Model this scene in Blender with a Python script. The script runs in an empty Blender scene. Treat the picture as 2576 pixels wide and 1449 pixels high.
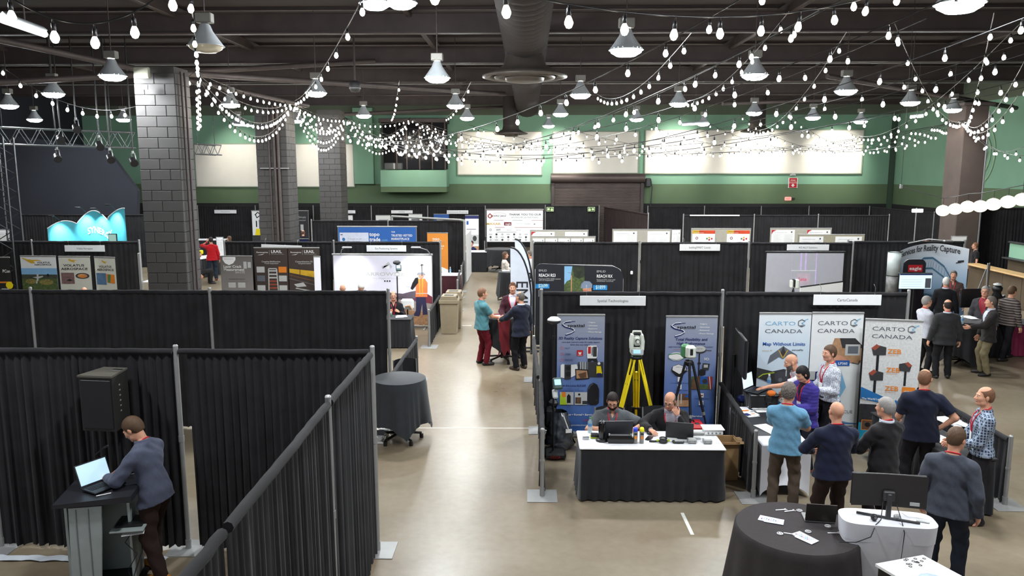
import bpy, math, random
import numpy as np
from mathutils import Vector, Matrix
random.seed(7); RNG = np.random.RandomState(7)
R = math.radians
C = bpy.context.scene.collection
SC = bpy.context.scene
# ---------------------------------------------------------------- camera
F, CX, CY, CAMH = 1950.0, 1288.0, 724.5, 4.5
cam = bpy.data.objects.new('camera', bpy.data.cameras.new('camera')); C.objects.link(cam)
cam.data.sensor_width = 36; cam.data.lens = F/2576*36; cam.data.clip_end = 300; cam.data.clip_start = .05
cam.location = (0, 0, CAMH); cam.rotation_euler = (R(90-8.68), 0, R(1.23)); SC.camera = cam
CM = cam.rotation_euler.to_matrix()
# ---------------------------------------------------------------- world, exposure
w = bpy.data.worlds.new('world'); SC.world = w; w.use_nodes = True
w.node_tree.nodes['Background'].inputs[0].default_value = (.86, .9, 1, 1)
w.node_tree.nodes['Background'].inputs[1].default_value = .5
SC.view_settings.view_transform = 'Standard'; SC.view_settings.look = 'None'
SC.view_settings.exposure = 0.0; SC.view_settings.gamma = 1; SC.view_settings.use_curve_mapping = False
LAMP_E, BULB_E, SPOT_W = 330.0, 22.0, 330.0       # lamp glass, string bulb, added panel-fill strengths
def ray(px, py): return CM @ Vector(((px-CX)/F, (CY-py)/F, -1))
def atz(px, py, z):
    d = ray(px, py); t = (z-CAMH)/d.z; return Vector((d.x*t, d.y*t, z))
def aty(px, py, y):
    d = ray(px, py); t = y/d.y; return Vector((d.x*t, y, CAMH+d.z*t))
# ---------------------------------------------------------------- materials
MATS = {}
def mat(name, rgb, rough=.6, metal=0., noise=.08, scale=8., emit=0., bump=0., spec=.5, alpha=1., trans=0., ecol=None, sheen=0.):
    if name in MATS: return MATS[name]
    m = bpy.data.materials.new(name); m.use_nodes = True; nt = m.node_tree; b = nt.nodes['Principled BSDF']
    lin = [((c/255)/12.92 if c/255 <= .04045 else ((c/255+.055)/1.055)**2.4) for c in rgb]
    b.inputs['Roughness'].default_value = rough; b.inputs['Metallic'].default_value = metal
    b.inputs['Specular IOR Level'].default_value = spec
    if sheen: b.inputs['Sheen Weight'].default_value = sheen
    if alpha < 1: b.inputs['Alpha'].default_value = alpha
    if trans: b.inputs['Transmission Weight'].default_value = trans
    if emit:
        b.inputs['Emission Color'].default_value = (*(ecol or lin), 1); b.inputs['Emission Strength'].default_value = emit
        b.inputs['Base Color'].default_value = (*lin, 1)
    if noise and not emit:
        tc = nt.nodes.new('ShaderNodeTexCoord'); n = nt.nodes.new('ShaderNodeTexNoise'); n.inputs['Scale'].default_value = scale
        n.inputs['Detail'].default_value = 4
        nt.links.new(tc.outputs['Object'], n.inputs['Vector'])
        r = nt.nodes.new('ShaderNodeMapRange'); r.inputs[1].default_value = .3; r.inputs[2].default_value = .7
        r.inputs[3].default_value = 1-noise; r.inputs[4].default_value = 1+noise
        nt.links.new(n.outputs['Fac'], r.inputs[0])
        v = nt.nodes.new('ShaderNodeVectorMath'); v.operation = 'SCALE'; v.inputs[0].default_value = lin
        nt.links.new(r.outputs[0], v.inputs['Scale']); nt.links.new(v.outputs[0], b.inputs['Base Color'])
        if bump:
            bp = nt.nodes.new('ShaderNodeBump'); bp.inputs['Strength'].default_value = bump; bp.inputs['Distance'].default_value = .01
            nt.links.new(n.outputs['Fac'], bp.inputs['Height']); nt.links.new(bp.outputs[0], b.inputs['Normal'])
    else: b.inputs['Base Color'].default_value = (*lin, 1)
    MATS[name] = m; return m
def gradmat(name, stops, axis=2, rough=.55):
    """printed colour gradient along generated coordinate"""
    if name in MATS: return MATS[name]
    m = bpy.data.materials.new(name); m.use_nodes = True; nt = m.node_tree; b = nt.nodes['Principled BSDF']
    b.inputs['Roughness'].default_value = rough
    tc = nt.nodes.new('ShaderNodeTexCoord'); s = nt.nodes.new('ShaderNodeSeparateXYZ'); cr = nt.nodes.new('ShaderNodeValToRGB')
    nt.links.new(tc.outputs['Generated'], s.inputs[0]); nt.links.new(s.outputs[axis], cr.inputs[0]); nt.links.new(cr.outputs[0], b.inputs['Base Color'])
    for i, (p, c) in enumerate(stops):
        e = cr.color_ramp.elements[i] if i < 2 else cr.color_ramp.elements.new(p)
        e.position = p; e.color = tuple(((x/255+.055)/1.055)**2.4 for x in c)+(1,)
    MATS[name] = m; return m
black_fabric = mat('black_fabric', (38, 37, 39), .88, noise=.25, scale=3, spec=.2, sheen=.05)
steel = mat('steel', (150, 150, 150), .45, .6, noise=.05)
alu = mat('aluminium', (150, 150, 148), .5, .4, noise=.04)
white = mat('white', (228, 228, 226), .5, noise=.02)
paper = mat('paper', (235, 235, 235), .6, noise=.02)
blackp = mat('black_plastic', (20, 20, 22), .4, noise=.1)
darkg = mat('dark_grey', (52, 52, 54), .5, noise=.1)
midg = mat('mid_grey', (120, 120, 122), .5, noise=.06)
lightg = mat('light_grey', (185, 186, 184), .5, noise=.04)
red = mat('red', (180, 22, 32), .5, noise=.05)
maroon = mat('maroon_cloth', (110, 18, 30), .75, noise=.15)
blue = mat('print_blue', (30, 84, 160), .5, noise=.03)
ltblue = mat('print_light_blue', (120, 175, 210), .5, noise=.03)
navyp = mat('print_navy', (24, 34, 92), .5, noise=.03)
orange = mat('print_orange', (222, 128, 36), .5, noise=.03)
yellow = mat('yellow', (238, 214, 10), .45, noise=.05)
green = mat('print_green', (70, 130, 84), .5, noise=.03)
ink = mat('ink', (22, 22, 28), .55, noise=.03)
inkg = mat('ink_grey', (95, 100, 108), .55, noise=.03)
tan = mat('print_tan', (170, 130, 96), .6, noise=.15, scale=20)
brownp = mat('print_brown', (96, 66, 44), .6, noise=.3, scale=14)
foliage = mat('print_foliage', (72, 88, 46), .6, noise=.5, scale=16)
skyp = mat('print_sky', (128, 176, 214), .55, noise=.05)
teal = mat('print_teal', (20, 130, 160), .5, noise=.03)
gold = mat('print_gold', (206, 164, 40), .5, noise=.05)
skinp = mat('print_skin', (196, 140, 112), .6, noise=.1)
cardb = mat('cardboard', (158, 126, 86), .8, noise=.08)
screen_on = mat('screen_lit', (150, 195, 225), .3, emit=.9)
screen_off = mat('screen_dark', (26, 28, 34), .2, noise=.05)
# ---------------------------------------------------------------- mesh builder
class MB:
    def __init__(s): s.v = []; s.f = []; s.m = []; s.s = []; s.T = None
    def add(s, vs, fs, mi=0, sm=False):
        o = len(s.v)
        if s.T is not None: vs = [tuple(s.T @ Vector(v)) for v in vs]
        s.v += [tuple(v) for v in vs]
        for f in fs: s.f.append(tuple(i+o for i in f)); s.m.append(mi); s.s.append(sm)
    def box(s, c, d, mi=0, rz=0., bev=0., rx=0.):
        hx, hy, hz = d[0]/2, d[1]/2, d[2]/2; cr, sr = math.cos(rz), math.sin(rz); cx_, sx_ = math.cos(rx), math.sin(rx)
        def P(x, y, z):
            y, z = y*cx_-z*sx_, y*sx_+z*cx_
            return (c[0]+x*cr-y*sr, c[1]+x*sr+y*cr, c[2]+z)
        if not bev:
            vs = [P(x*hx, y*hy, z*hz) for x in (-1, 1) for y in (-1, 1) for z in (-1, 1)]
            s.add(vs, [(0,1,3,2),(4,6,7,5),(0,4,5,1),(2,3,7,6),(0,2,6,4),(1,5,7,3)], mi); return
        b = min(bev, hx*.99, hy*.99, hz*.99); vs = []; ix = {}
        for x in (-1, 1):
            for y in (-1, 1):
                for z in (-1, 1):
                    for a in range(3):
                        q = [x*(hx-b), y*(hy-b), z*(hz-b)]; q[a] = (x*hx, y*hy, z*hz)[a]
                        ix[x, y, z, a] = len(vs); vs.append(P(*q))
        fs = []
        def quad(k, flip): fs.append(tuple(k[::-1] if flip else k))
        for a in range(3):
            b1, b2 = (a+1) % 3, (a+2) % 3
            for sg in (-1, 1):
                k = []
                for u, v_ in ((-1,-1),(1,-1),(1,1),(-1,1)):
                    q = [0]*3; q[a] = sg; q[b1] = u; q[b2] = v_; k.append(ix[(*q, a)])
                quad(k, sg < 0)
            for u in (-1, 1):
                for v_ in (-1, 1):
                    k = []
                    for (t, aa) in ((-1, b1), (1, b1), (1, b2), (-1, b2)):
                        q = [0]*3; q[a] = t; q[b1] = u; q[b2] = v_; k.append(ix[(*q, aa)])
                    quad(k, u*v_ > 0)
        for x in (-1, 1):
            for y in (-1, 1):
                for z in (-1, 1): quad([ix[x, y, z, a] for a in range(3)], x*y*z < 0)
        s.add(vs, fs, mi)
    def tube(s, pts, r, n=8, mi=0, cap=True, r2=None, sm=True):
        pts = [Vector(p) for p in pts]; k = len(pts); vs = []
        for i, p in enumerate(pts):
            d = (pts[min(i+1, k-1)]-pts[max(i-1, 0)])
            d = d.normalized() if d.length > 1e-9 else Vector((0, 0, 1))
            a = d.cross(Vector((0, 0, 1)))
            if a.length < .05: a = d.cross(Vector((1, 0, 0)))
            a.normalize(); b = d.cross(a); rr = r if r2 is None else r+(r2-r)*i/(k-1)
            for j in range(n):
                t = 2*math.pi*j/n; vs.append(p+a*rr*math.cos(t)+b*rr*math.sin(t))
        fs = [(i*n+j, i*n+(j+1) % n, (i+1)*n+(j+1) % n, (i+1)*n+j) for i in range(k-1) for j in range(n)]
        s.add(vs, fs, mi, sm)
        if cap: s.add(vs[:n], [tuple(range(n))[::-1]], mi); s.add(vs[-n:], [tuple(range(n))], mi)
    def cyl(s, a, b, r, r2=None, n=12, mi=0): s.tube([a, b], r, n, mi, True, r2)
    def lathe(s, prof, n=20, c=(0, 0, 0), mi=0, sm=True, sx=1., sy=1.):
        vs = [(c[0]+r*sx*math.cos(2*math.pi*j/n), c[1]+r*sy*math.sin(2*math.pi*j/n), c[2]+z) for r, z in prof for j in range(n)]
        fs = [(i*n+j, i*n+(j+1) % n, (i+1)*n+(j+1) % n, (i+1)*n+j) for i in range(len(prof)-1) for j in range(n)]
        s.add(vs, fs, mi, sm)
    def grid(s, fn, nu, nv, mi=0, sm=True, close=False):
        vs = [fn(i/nu, j/nv) for j in range(nv+1) for i in range(nu+1)]
        fs = [(j*(nu+1)+i, j*(nu+1)+i+1, (j+1)*(nu+1)+i+1, (j+1)*(nu+1)+i) for j in range(nv) for i in range(nu)]
        s.add(vs, fs, mi, sm)
    def prism(s, poly, z0, z1, mi=0, ax='z'):
        n = len(poly)
        def P(a, b, z): return (a, b, z) if ax == 'z' else ((a, z, b) if ax == 'y' else (z, a, b))
        vs = [P(a, b, z0) for a, b in poly]+[P(a, b, z1) for a, b in poly]
        s.add(vs, [tuple(range(n))[::-1], tuple(range(n, 2*n))]+[(i, (i+1) % n, n+(i+1) % n, n+i) for i in range(n)], mi)
def tag(o, label=None, cat=None, group=None, kind=None):
    if label: o['label'] = label
    if cat: o['category'] = cat
    if group: o['group'] = group
    if kind: o['kind'] = kind
    return o
def link(name, me, parent=None, loc=(0, 0, 0), rz=0.):
    o = bpy.data.objects.new(name, me); C.objects.link(o); o.location = loc; o.rotation_euler = (0, 0, rz)
    if parent is not None: o.parent = parent
    return o
def mesh(name, mb, mats):
    me = bpy.data.meshes.new(name); me.from_pydata([tuple(v) for v in mb.v], [], mb.f)
    if not isinstance(mats, (list, tuple)): mats = [mats]
    for m in mats: me.materials.append(m)
    me.polygons.foreach_set('material_index', mb.m); me.polygons.foreach_set('use_smooth', mb.s); me.update(); return me
def obj(name, mb, mats, parent=None, loc=(0, 0, 0), rz=0.): return link(name, mesh(name, mb, mats), parent, loc, rz)
def thing(name, label, cat, loc=(0, 0, 0), rz=0., group=None):
    return tag(link(name, None, None, loc, rz), label, cat, group)
def struct(name, mb, m): return tag(obj(name, mb, m), kind='structure')
def part(parent, name, mats, fn, loc=(0, 0, 0), rz=0., label=None):
    mb = MB(); fn(mb); o = obj(name, mb, mats, parent, loc, rz)
    if label: o['label'] = label
    return o
ORD = ['first','second','third','fourth','fifth','sixth','seventh','eighth','ninth','tenth','eleventh','twelfth','thirteenth','fourteenth','fifteenth','sixteenth','seventeenth','eighteenth','nineteenth','twentieth']
def nth(i):
    if i < 20: return ORD[i]
    t = ['twenty', 'thirty', 'forty', 'fifty', 'sixty'][(i+1)//10-2]; u = (i+1) % 10
    return t+'-'+ORD[u-1] if u else {'twenty': 'twentieth', 'thirty': 'thirtieth', 'forty': 'fortieth', 'fifty': 'fiftieth'}[t]
# ---------------------------------------------------------------- flat print
_txt = {}
def textmesh(t, bold):
    k = (t, bold)
    if k not in _txt:
        cu = bpy.data.curves.new('t', 'FONT'); cu.body = t; cu.size = 1; cu.resolution_u = 2; cu.fill_mode = 'FRONT'
        cu.offset = .018 if bold else 0.
        o = bpy.data.objects.new('t', cu); me = o.to_mesh()
        v = [(p.co.x, p.co.y) for p in me.vertices]; f = [tuple(p.vertices) for p in me.polygons]
        o.to_mesh_clear(); bpy.data.objects.remove(o); bpy.data.curves.remove(cu)
        if not v: v = [(0, 0), (1, 0), (1, 1)]
        x0 = min(p[0] for p in v); x1 = max(p[0] for p in v)
        _txt[k] = ([(p[0]-x0, p[1]) for p in v], f, x1-x0)
    return _txt[k]
def art(items, w, h, name='print', parent=None, off=.004, step=.0003, loc=(0, 0, 0), flat=False):
    """items drawn on a w x h face, origin lower left, facing local -Y (or +Z if flat); coordinates are fractions of w, h"""
    mb = MB(); ms = []
    def mi(m):
        if m not in ms: ms.append(m)
        return ms.index(m)
    for k, it in enumerate(items):
        y = -(off+k*step)
        def P(a, b): return ((a-.5)*w, (b-.5)*h, -y) if flat else ((a-.5)*w, y, b*h)
        if it[0] == 'r':
            _, x0, y0, x1, y1, m = it; mb.add([P(x0, y0), P(x1, y0), P(x1, y1), P(x0, y1)], [(0, 1, 2, 3)], mi(m))
        elif it[0] == 'p': mb.add([P(a, b) for a, b in it[1]], [tuple(range(len(it[1])))], mi(it[2]))
        elif it[0] == 'e':
            _, cx, cy, rx, m = it[:5]; ry = it[5] if len(it) > 5 else rx*w/h
            mb.add([P(cx+rx*math.cos(t*math.pi/8), cy+ry*math.sin(t*math.pi/8)) for t in range(16)], [tuple(range(16))], mi(m))
        elif it[0] == 'o':      # ring
            _, cx, cy, rx, th, m = it; n = 20; vs = []
            for t in range(n+1):
                a = 2*math.pi*t/n
                for q in (1, 1-th): vs.append(P(cx+rx*q*math.cos(a), cy+rx*w/h*q*math.sin(a)))
            mb.add(vs, [(2*i, 2*i+2, 2*i+3, 2*i+1) for i in range(n)], mi(m))
        elif it[0] == 'l':      # polyline
            _, pts, th, m = it
            for (a, b), (c, d) in zip(pts, pts[1:]):
                dx, dy = (c-a)*w, (d-b)*h; L = math.hypot(dx, dy) or 1; nx, ny = -dy/L*th/2/w, dx/L*th/2/h
                mb.add([P(a-nx, b-ny), P(c-nx, d-ny), P(c+nx, d+ny), P(a+nx, b+ny)], [(0, 1, 2, 3)], mi(m))
        elif it[0] == 't':      # text, x, y, width(frac), cap height(frac), mat, [bold, slant]
            _, s_, x, yy, tw, th, m = it[:7]; bold = it[7] if len(it) > 7 else False; sl = it[8] if len(it) > 8 else 0
            vs, fs, L = textmesh(s_, bold)
            mb.add([P(x+tw*a/L+sl*b*th/.7*h/w, yy+b*th/.7) for a, b in vs], fs, mi(m))
    return obj(name, mb, ms, parent, loc)
# ---------------------------------------------------------------- figures: implicit surfaces, one continuous body each
def _smin(a, b, k):
    h = np.clip(.5+.5*(b-a)/k, 0, 1); return b+(a-b)*h-k*h*(1-h)
def cone(P, a, b, ra, rb, fl=None):
    q = P-a; ba = b-a
    if fl is not None: q = q+np.outer((q@fl[0])*(fl[1]-1), fl[0])
    t = np.clip((q@ba)/max(ba@ba, 1e-9), 0, 1); return np.sqrt(((q-t[:, None]*ba)**2).sum(1))-(ra+(rb-ra)*t)
def ell(P, c, r, M=None):
    q = P-c
    if M is not None: q = q@M
    k = np.sqrt(((q/r)**2).sum(1)); return (k-1)*min(r)*1.0 if False else (k-1)*float(np.mean(r))
def evalp(prims, P, infl=0., k=.03):
    d = None
    for p in prims:
        e = (cone(P, p[1], p[2], p[3], p[4], p[5] if len(p) > 5 else None) if p[0] == 'c' else ell(P, p[1], p[2], p[3]))-infl
        if len(p) > 6 and p[6] is not None: e = np.maximum(e, (P-p[6][0])@p[6][1])
        d = e if d is None else _smin(d, e, k)
    return d
def nets(fn, lo, hi, h):
    lo = np.array(lo, float); hi = np.array(hi, float); n = (np.ceil((hi-lo)/(4*h)).astype(int)+1)
    ax = [lo[i]+4*h*(np.arange(n[i])+.375) for i in range(3)]
    G = np.stack(np.meshgrid(*ax, indexing='ij'), -1); Dc = fn(G.reshape(-1, 3)).reshape(n)
    act = np.abs(Dc) < 4*h*1.35+.012
    D = np.repeat(np.repeat(np.repeat(Dc, 4, 0), 4, 1), 4, 2); A = np.repeat(np.repeat(np.repeat(act, 4, 0), 4, 1), 4, 2)
    idx = np.argwhere(A)
    if len(idx) == 0: return None
    D[A] = fn(lo+idx*h)
    S = D < 0; s0 = S[:-1, :-1, :-1]; cnt = np.zeros(s0.shape, int)
    for i in (0, 1):
        for j in (0, 1):
            for k in (0, 1): cnt += S[i:S.shape[0]-1+i, j:S.shape[1]-1+j, k:S.shape[2]-1+k]
    cell = (cnt > 0) & (cnt < 8); ci = np.argwhere(cell)
    if len(ci) == 0: return None
    acc = np.zeros((len(ci), 3)); num = np.zeros(len(ci))
    cs = [(i, j, k) for i in (0, 1) for j in (0, 1) for k in (0, 1)]
    for a in cs:
        for x in range(3):
            if a[x]: continue
            b = list(a); b[x] = 1
            da = D[ci[:, 0]+a[0], ci[:, 1]+a[1], ci[:, 2]+a[2]]; db = D[ci[:, 0]+b[0], ci[:, 1]+b[1], ci[:, 2]+b[2]]
            m = (da < 0) != (db < 0); t = np.where(m, da/np.where(m, da-db, 1), 0)
            p = np.tile(np.array(a, float), (len(ci), 1)); p[:, x] += t
            acc[m] += p[m]; num[m] += 1
    V = lo+(ci+acc/num[:, None])*h
    im = -np.ones(cell.shape, int); im[tuple(ci.T)] = np.arange(len(ci)); Q = []
    for x in range(3):
        y, z = (x+1) % 3, (x+2) % 3; sl0 = [slice(None)]*3; sl1 = [slice(None)]*3; sl0[x] = slice(0, -1); sl1[x] = slice(1, None)
        ch = S[tuple(sl0)] != S[tuple(sl1)]; e = np.argwhere(ch)
        e = e[(e[:, y] >= 1) & (e[:, z] >= 1) & (e[:, y] < cell.shape[y]) & (e[:, z] < cell.shape[z])]
        if not len(e): continue
        def at(dy, dz):
            q = e.copy(); q[:, y] -= dy; q[:, z] -= dz; return im[tuple(q.T)]
        q = np.stack([at(1, 1), at(0, 1), at(0, 0), at(1, 0)], 1)
        fl = S[tuple(e.T)]; q[~fl] = q[~fl][:, ::-1]; Q.append(q)
    Q = np.concatenate(Q); Q = Q[(Q >= 0).all(1)]
    return V, Q
def npmesh(name, parts, mats, sel=None):
    """parts: list of (V,Q,mi or array)"""
    V = []; Fs = []; MI = []; o = 0
    for v, q, mi in parts:
        V.append(v); Fs.append(q+o); MI.append(np.full(len(q), mi) if np.isscalar(mi) else mi); o += len(v)
    V = np.concatenate(V); Fq = np.concatenate(Fs); MI = np.concatenate(MI)
    me = bpy.data.meshes.new(name); me.vertices.add(len(V)); me.vertices.foreach_set('co', V.astype(np.float32).ravel())
    me.loops.add(Fq.size); me.loops.foreach_set('vertex_index', Fq.ravel().astype(np.int32))
    me.polygons.add(len(Fq)); me.polygons.foreach_set('loop_start', (np.arange(len(Fq))*4).astype(np.int32))
    for m in (mats if isinstance(mats, list) else [mats]): me.materials.append(m)
    me.polygons.foreach_set('material_index', MI.astype(np.int32)); me.polygons.foreach_set('use_smooth', np.ones(len(Fq), bool))
    me.update(calc_edges=True); me.validate(); return me
def A3(*p): return np.array(p, float)
def rotm(yaw=0, pitch=0, roll=0):
    """yaw about z, pitch about x (positive nods forward), roll about y (positive leans right)"""
    return np.array(Matrix.Rotation(R(yaw), 3, 'Z') @ Matrix.Rotation(R(-pitch), 3, 'X') @ Matrix.Rotation(R(roll), 3, 'Y'))
def ik(a, t, l1, l2, hint):
    d = t-a; L = np.linalg.norm(d); L2 = min(L, (l1+l2)*.995); u = d/L; t = a+u*L2
    x = (l1*l1-l2*l2+L2*L2)/(2*L2); h = math.sqrt(max(l1*l1-x*x, 0)); p = hint-(hint@u)*u; n = np.linalg.norm(p)
    return a+u*x+p/max(n, 1e-6)*h, t
def norm(v): return v/max(np.linalg.norm(v), 1e-9)
def wrinkle(P, amp, sc=1.):
    x, y, z = P[:, 0]*sc, P[:, 1]*sc, P[:, 2]*sc
    return amp*(np.sin(x*31+z*17+y*9)*np.sin(z*23-y*27+2*np.sin(x*13))+.6*np.sin(z*52+x*21+3*np.sin(y*19+x*11)))
HAIRC = dict(dark=(40, 31, 28), brown=(84, 62, 44), ginger=(112, 78, 56), grey=(142, 138, 134), white=(205, 202, 196), blond=(150, 116, 80), black=(20, 15, 17), greybrown=(98, 90, 84))
def person(label, loc, heading, h=1.78, lean=(0, 0), twist=0, head=(0, 0, 0), L=None, Rr=None, eL=None, eR=None, hL=None, hR=None, nL=None, nR=None, curl=(.45, .45),
           feet=((-.13, 0), (.13, .04)), toes=(12, -12), sit=None, w=1., belly=0., top='tee', tc=(90, 90, 90), tm=None, under=(190, 195, 205), trous=(40, 38, 40), tuck=False,
           shoes=(28, 24, 24), hair='short', hc='brown', glasses=False, beard=None, lany=True, badge=False, det=1, skin=(205, 150, 122), female=False, collar=False, cap=None):
    s = h/1.78; near = det == 1; hb, hh, hd = (.014, .0055, .0048) if near else (.021, .0085, .0085)
    T0 = thing('person', label, 'person', loc, R(heading)); TT = rotm(twist*1., lean[0], lean[1])
    pz = .95 if sit is None else sit
    PV = A3(0, 0, pz)
    if sit is None and (abs(lean[0]) > 15): PV = PV+A3(0, -.08*math.sin(R(lean[0])), 0)
    tf = lambda x, y, z: PV+TT@A3(x, y, z)
    fy = (TT@A3(0, 1, 0), 1.22)
    sw = .90 if female else 1.0
    hip = [PV+A3(-.09, 0, -.02), PV+A3(.09, 0, -.02)]
    tor = [('c', PV+A3(-.075*w, 0, 0), PV+A3(.075*w, 0, 0), .118*w, .118*w, fy),
           ('c', tf(0, 0, 0), tf(0, .0, .34), .128*w, .135*w, fy),
           ('c', tf(-.05*w, .012+.02*belly, .13), tf(.05*w, .012+.02*belly, .13), .108*w+.03*belly, .108*w+.03*belly, fy),
           ('c', tf(-.072*w*sw, .008, .34), tf(.072*w*sw, .008, .34), .118*sw*w**.5, .118*sw*w**.5, fy),
           ('c', tf(-.125*w*sw, -.008, .424), tf(.125*w*sw, -.008, .424), .062, .062),
           ('c', tf(-.13*sw, -.012, .430), tf(-.01, -.012, .515), .042, .052), ('c', tf(.13*sw, -.012, .430), tf(.01, -.012, .515), .042, .052)]
    if female: tor.append(('c', tf(-.075, .085, .32), tf(.075, .085, .32), .062, .062))
    SH = [tf(-.175*w*sw, -.005, .418), tf(.175*w*sw, -.005, .418)]
    dfl = [A3(-.30*w, .05, pz-.17), A3(.30*w, .05, pz-.17)]
    arms = []; WR = []; EL = []
    for i in (0, 1):
        sg = (-1, 1)[i]; t = (L, Rr)[i]; t = dfl[i] if t is None else A3(*t); hint = (eL, eR)[i]
        hint = A3(sg*.5, -1, -.35) if hint is None else A3(*hint)
        e, t = ik(SH[i], t, .285, .255, hint); EL.append(e); WR.append(t)
        arms.append([('c', SH[i], e, .056*w**.5, .044), ('c', e, t, .044, .029)])
    # legs
    legs = []; AN = []; KN = []
    for i in (0, 1):
        fx, fy_ = feet[i]; an = A3(fx, fy_, .085)
        kn, an = ik(hip[i], an, .44, .43, A3((-.15, .15)[i], 1, .25 if sit else 0)); AN.append(an); KN.append(kn)
        legs.append([('c', hip[i]+A3(0, 0, -.03), kn, .088*w**.6, .058), ('c', kn+(an-kn)*.0, kn+(an-kn)*.3, .058, .057), ('c', kn+(an-kn)*.3, an, .055, .040)])
    td = [A3(-math.sin(R(toes[i])), math.cos(R(toes[i])), 0) for i in (0, 1)]
    foot = [[('c', A3(AN[i][0], AN[i][1], .045)-td[i]*.045, A3(AN[i][0], AN[i][1], .042)+td[i]*.10, .040, .040), ('c', A3(AN[i][0], AN[i][1], .035)+td[i]*.06, A3(AN[i][0], AN[i][1], .03)+td[i]*.165, .044, .034),
             ('c', AN[i], A3(AN[i][0], AN[i][1], .05), .042, .042)] for i in (0, 1)]
    # head
    HM = TT@rotm(head[0], head[1], head[2]) if sit is None or True else None
    NB = tf(0, -.008, .50); HC = tf(0, .004, .585)+HM@A3(0, .02, .105)
    hf = lambda x, y, z: HC+HM@A3(x, y, z)
    neck = [('c', NB, hf(0, -.02, -.07), .056*w**.4, .054)]
    headp = [('e', hf(0, -.018, .028), A3(.075, .095, .094), HM), ('e', hf(0, .028, -.032), A3(.060, .062, .084), HM),
             ('c', hf(-.034, .03, -.078), hf(.034, .03, -.078), .030, .030), ('c', hf(-.010, .066, -.092), hf(.010, .066, -.092), .020, .020),
             ('c', hf(-.034, .058, -.022), hf(.034, .058, -.022), .028, .028)]
    fine = [('c', hf(0, .088, .012), hf(0, .110, -.026), .007, .0125), ('c', hf(-.011, .098, -.03), hf(.011, .098, -.03), .009, .009),
            ('c', hf(-.036, .076, .024), hf(.036, .076, .024), .011, .011), ('e', hf(0, .086, -.058), A3(.025, .014, .010), HM)]
    ears = [('e', hf(sg*.077, -.006, -.008), A3(.011, .019, .031), HM) for sg in (-1, 1)]
    def dhead(P):
        d = evalp(headp, P, 0, .028); d = _smin(d, evalp(neck, P, 0, .02), .03); d = _smin(d, evalp(fine, P, 0, .01), .010)
        for sg in (-1, 1): d = np.maximum(d, -(np.sqrt(((P-hf(sg*.031, .103, .004))**2).sum(1))-.017))
        return _smin(d, evalp(ears, P, 0, .01), .008)
    # hands
    hands = []
    for i in (0, 1):
        sg = (-1, 1)[i]; W = WR[i]; fd = norm(W-EL[i]); d = (hL, hR)[i]; d = fd if d is None else norm(A3(*d))
        n = (nL, nR)[i]; n = A3(-sg, .15, 0) if n is None else A3(*n); n = norm(n-(n@d)*d); sd = np.cross(d, n)*(1 if i else -1)  # towards the thumb
        pr = [('c', W-fd*.02, W+d*.02, .027, .026, (n, 1.25)), ('c', W+d*.03-sd*.018, W+d*.078-sd*.026, .019, .017), ('c', W+d*.03+sd*.014, W+d*.08+sd*.026, .019, .017), ('c', W+d*.03, W+d*.082, .019, .017)]
        fg = []
        for j, (o, ln) in enumerate(((.031, .072), (.010, .082), (-.011, .076), (-.031, .060))):
            p = W+d*.088+sd*o; a = 0; cu = curl[i]*(1+.08*j)
            for q, (fr, da) in enumerate(((.45, 38), (.3, 55), (.25, 40))):
                a += da*cu; p2 = p+(d*math.cos(R(a))+n*math.sin(R(a))+sd*o*.8)*ln*fr; fg.append(('c', p, p2, .0095-.0008*q, .0088-.0008*q)); p = p2
        p = W+d*.022+sd*.022; dr = norm(d*.72+sd*.62+n*(.25+.3*curl[i])); p2 = p+dr*.045; p3 = p2+norm(dr*.6+d*.5+n*.35*curl[i])*.032; p4 = p3+norm(d*.8+n*.5*curl[i]+sd*.1)*.024
        th = [('c', p, p2, .015, .012), ('c', p2, p3, .011, .010), ('c', p3, p4, .010, .008)]
        hands.append((pr, fg, th, W+d*.07+n*.03))
    def dhand(P, i):
        pr, fg, th, _ = hands[i]; d = evalp(pr, P, 0, .012); d = _smin(d, evalp(th, P, 0, .006), .008)
        f = None
        for j in range(4):
            e = evalp(fg[j*3:j*3+3], P, 0, .003); f = e if f is None else np.minimum(f, e)
        return _smin(d, _smin(f, evalp([arms[i][1]], P), .004) if False else f, .006)
    ms = mat('skin_%d_%d_%d' % skin, skin, .55, noise=.06, scale=25, spec=.35); ml = mat('lips', (160, 88, 80), .5, noise=.03)
    trpr = [('c', PV+A3(-.07*w, 0, -.005), PV+A3(.07*w, 0, -.005), .118*w, .118*w, fy), ('c', tf(-.04, 0, 0), tf(.04, 0, .10), .118*w, .115*w, fy)]
    def dbody(P):
        d = evalp(tor, P, -.004, .05)
        for i in (0, 1):
            d = _smin(d, evalp(arms[i], P, 0, .02), .03); d = _smin(d, evalp(legs[i], P, -.004, .03), .03)
            d = np.minimum(d, evalp(foot[i], P, -.008, .02))
        return _smin(d, evalp(neck, P, -.001, .02), .02)
    al = [PV, HC]+WR+KN+AN+EL+SH; al = np.array(al); lo = al.min(0)-.2; hi = al.max(0)+.2; lo[2] = max(lo[2], -.012)
    parts = []
    r = nets(dbody, lo, hi, hb*1.6); parts.append((*r, 0))
    lo_, hi_ = HC-.16, HC+.16; cN = HC-.35*(HC-NB) ; lo_ = np.minimum(lo_, NB-.07); hi_ = np.maximum(hi_, NB+.07)
    lim = lambda P: (NB-P)@norm(HC-NB)-.035
    v, q = nets(lambda P: np.maximum(dhead(P), lim(P)), lo_, hi_, hh)
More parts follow.
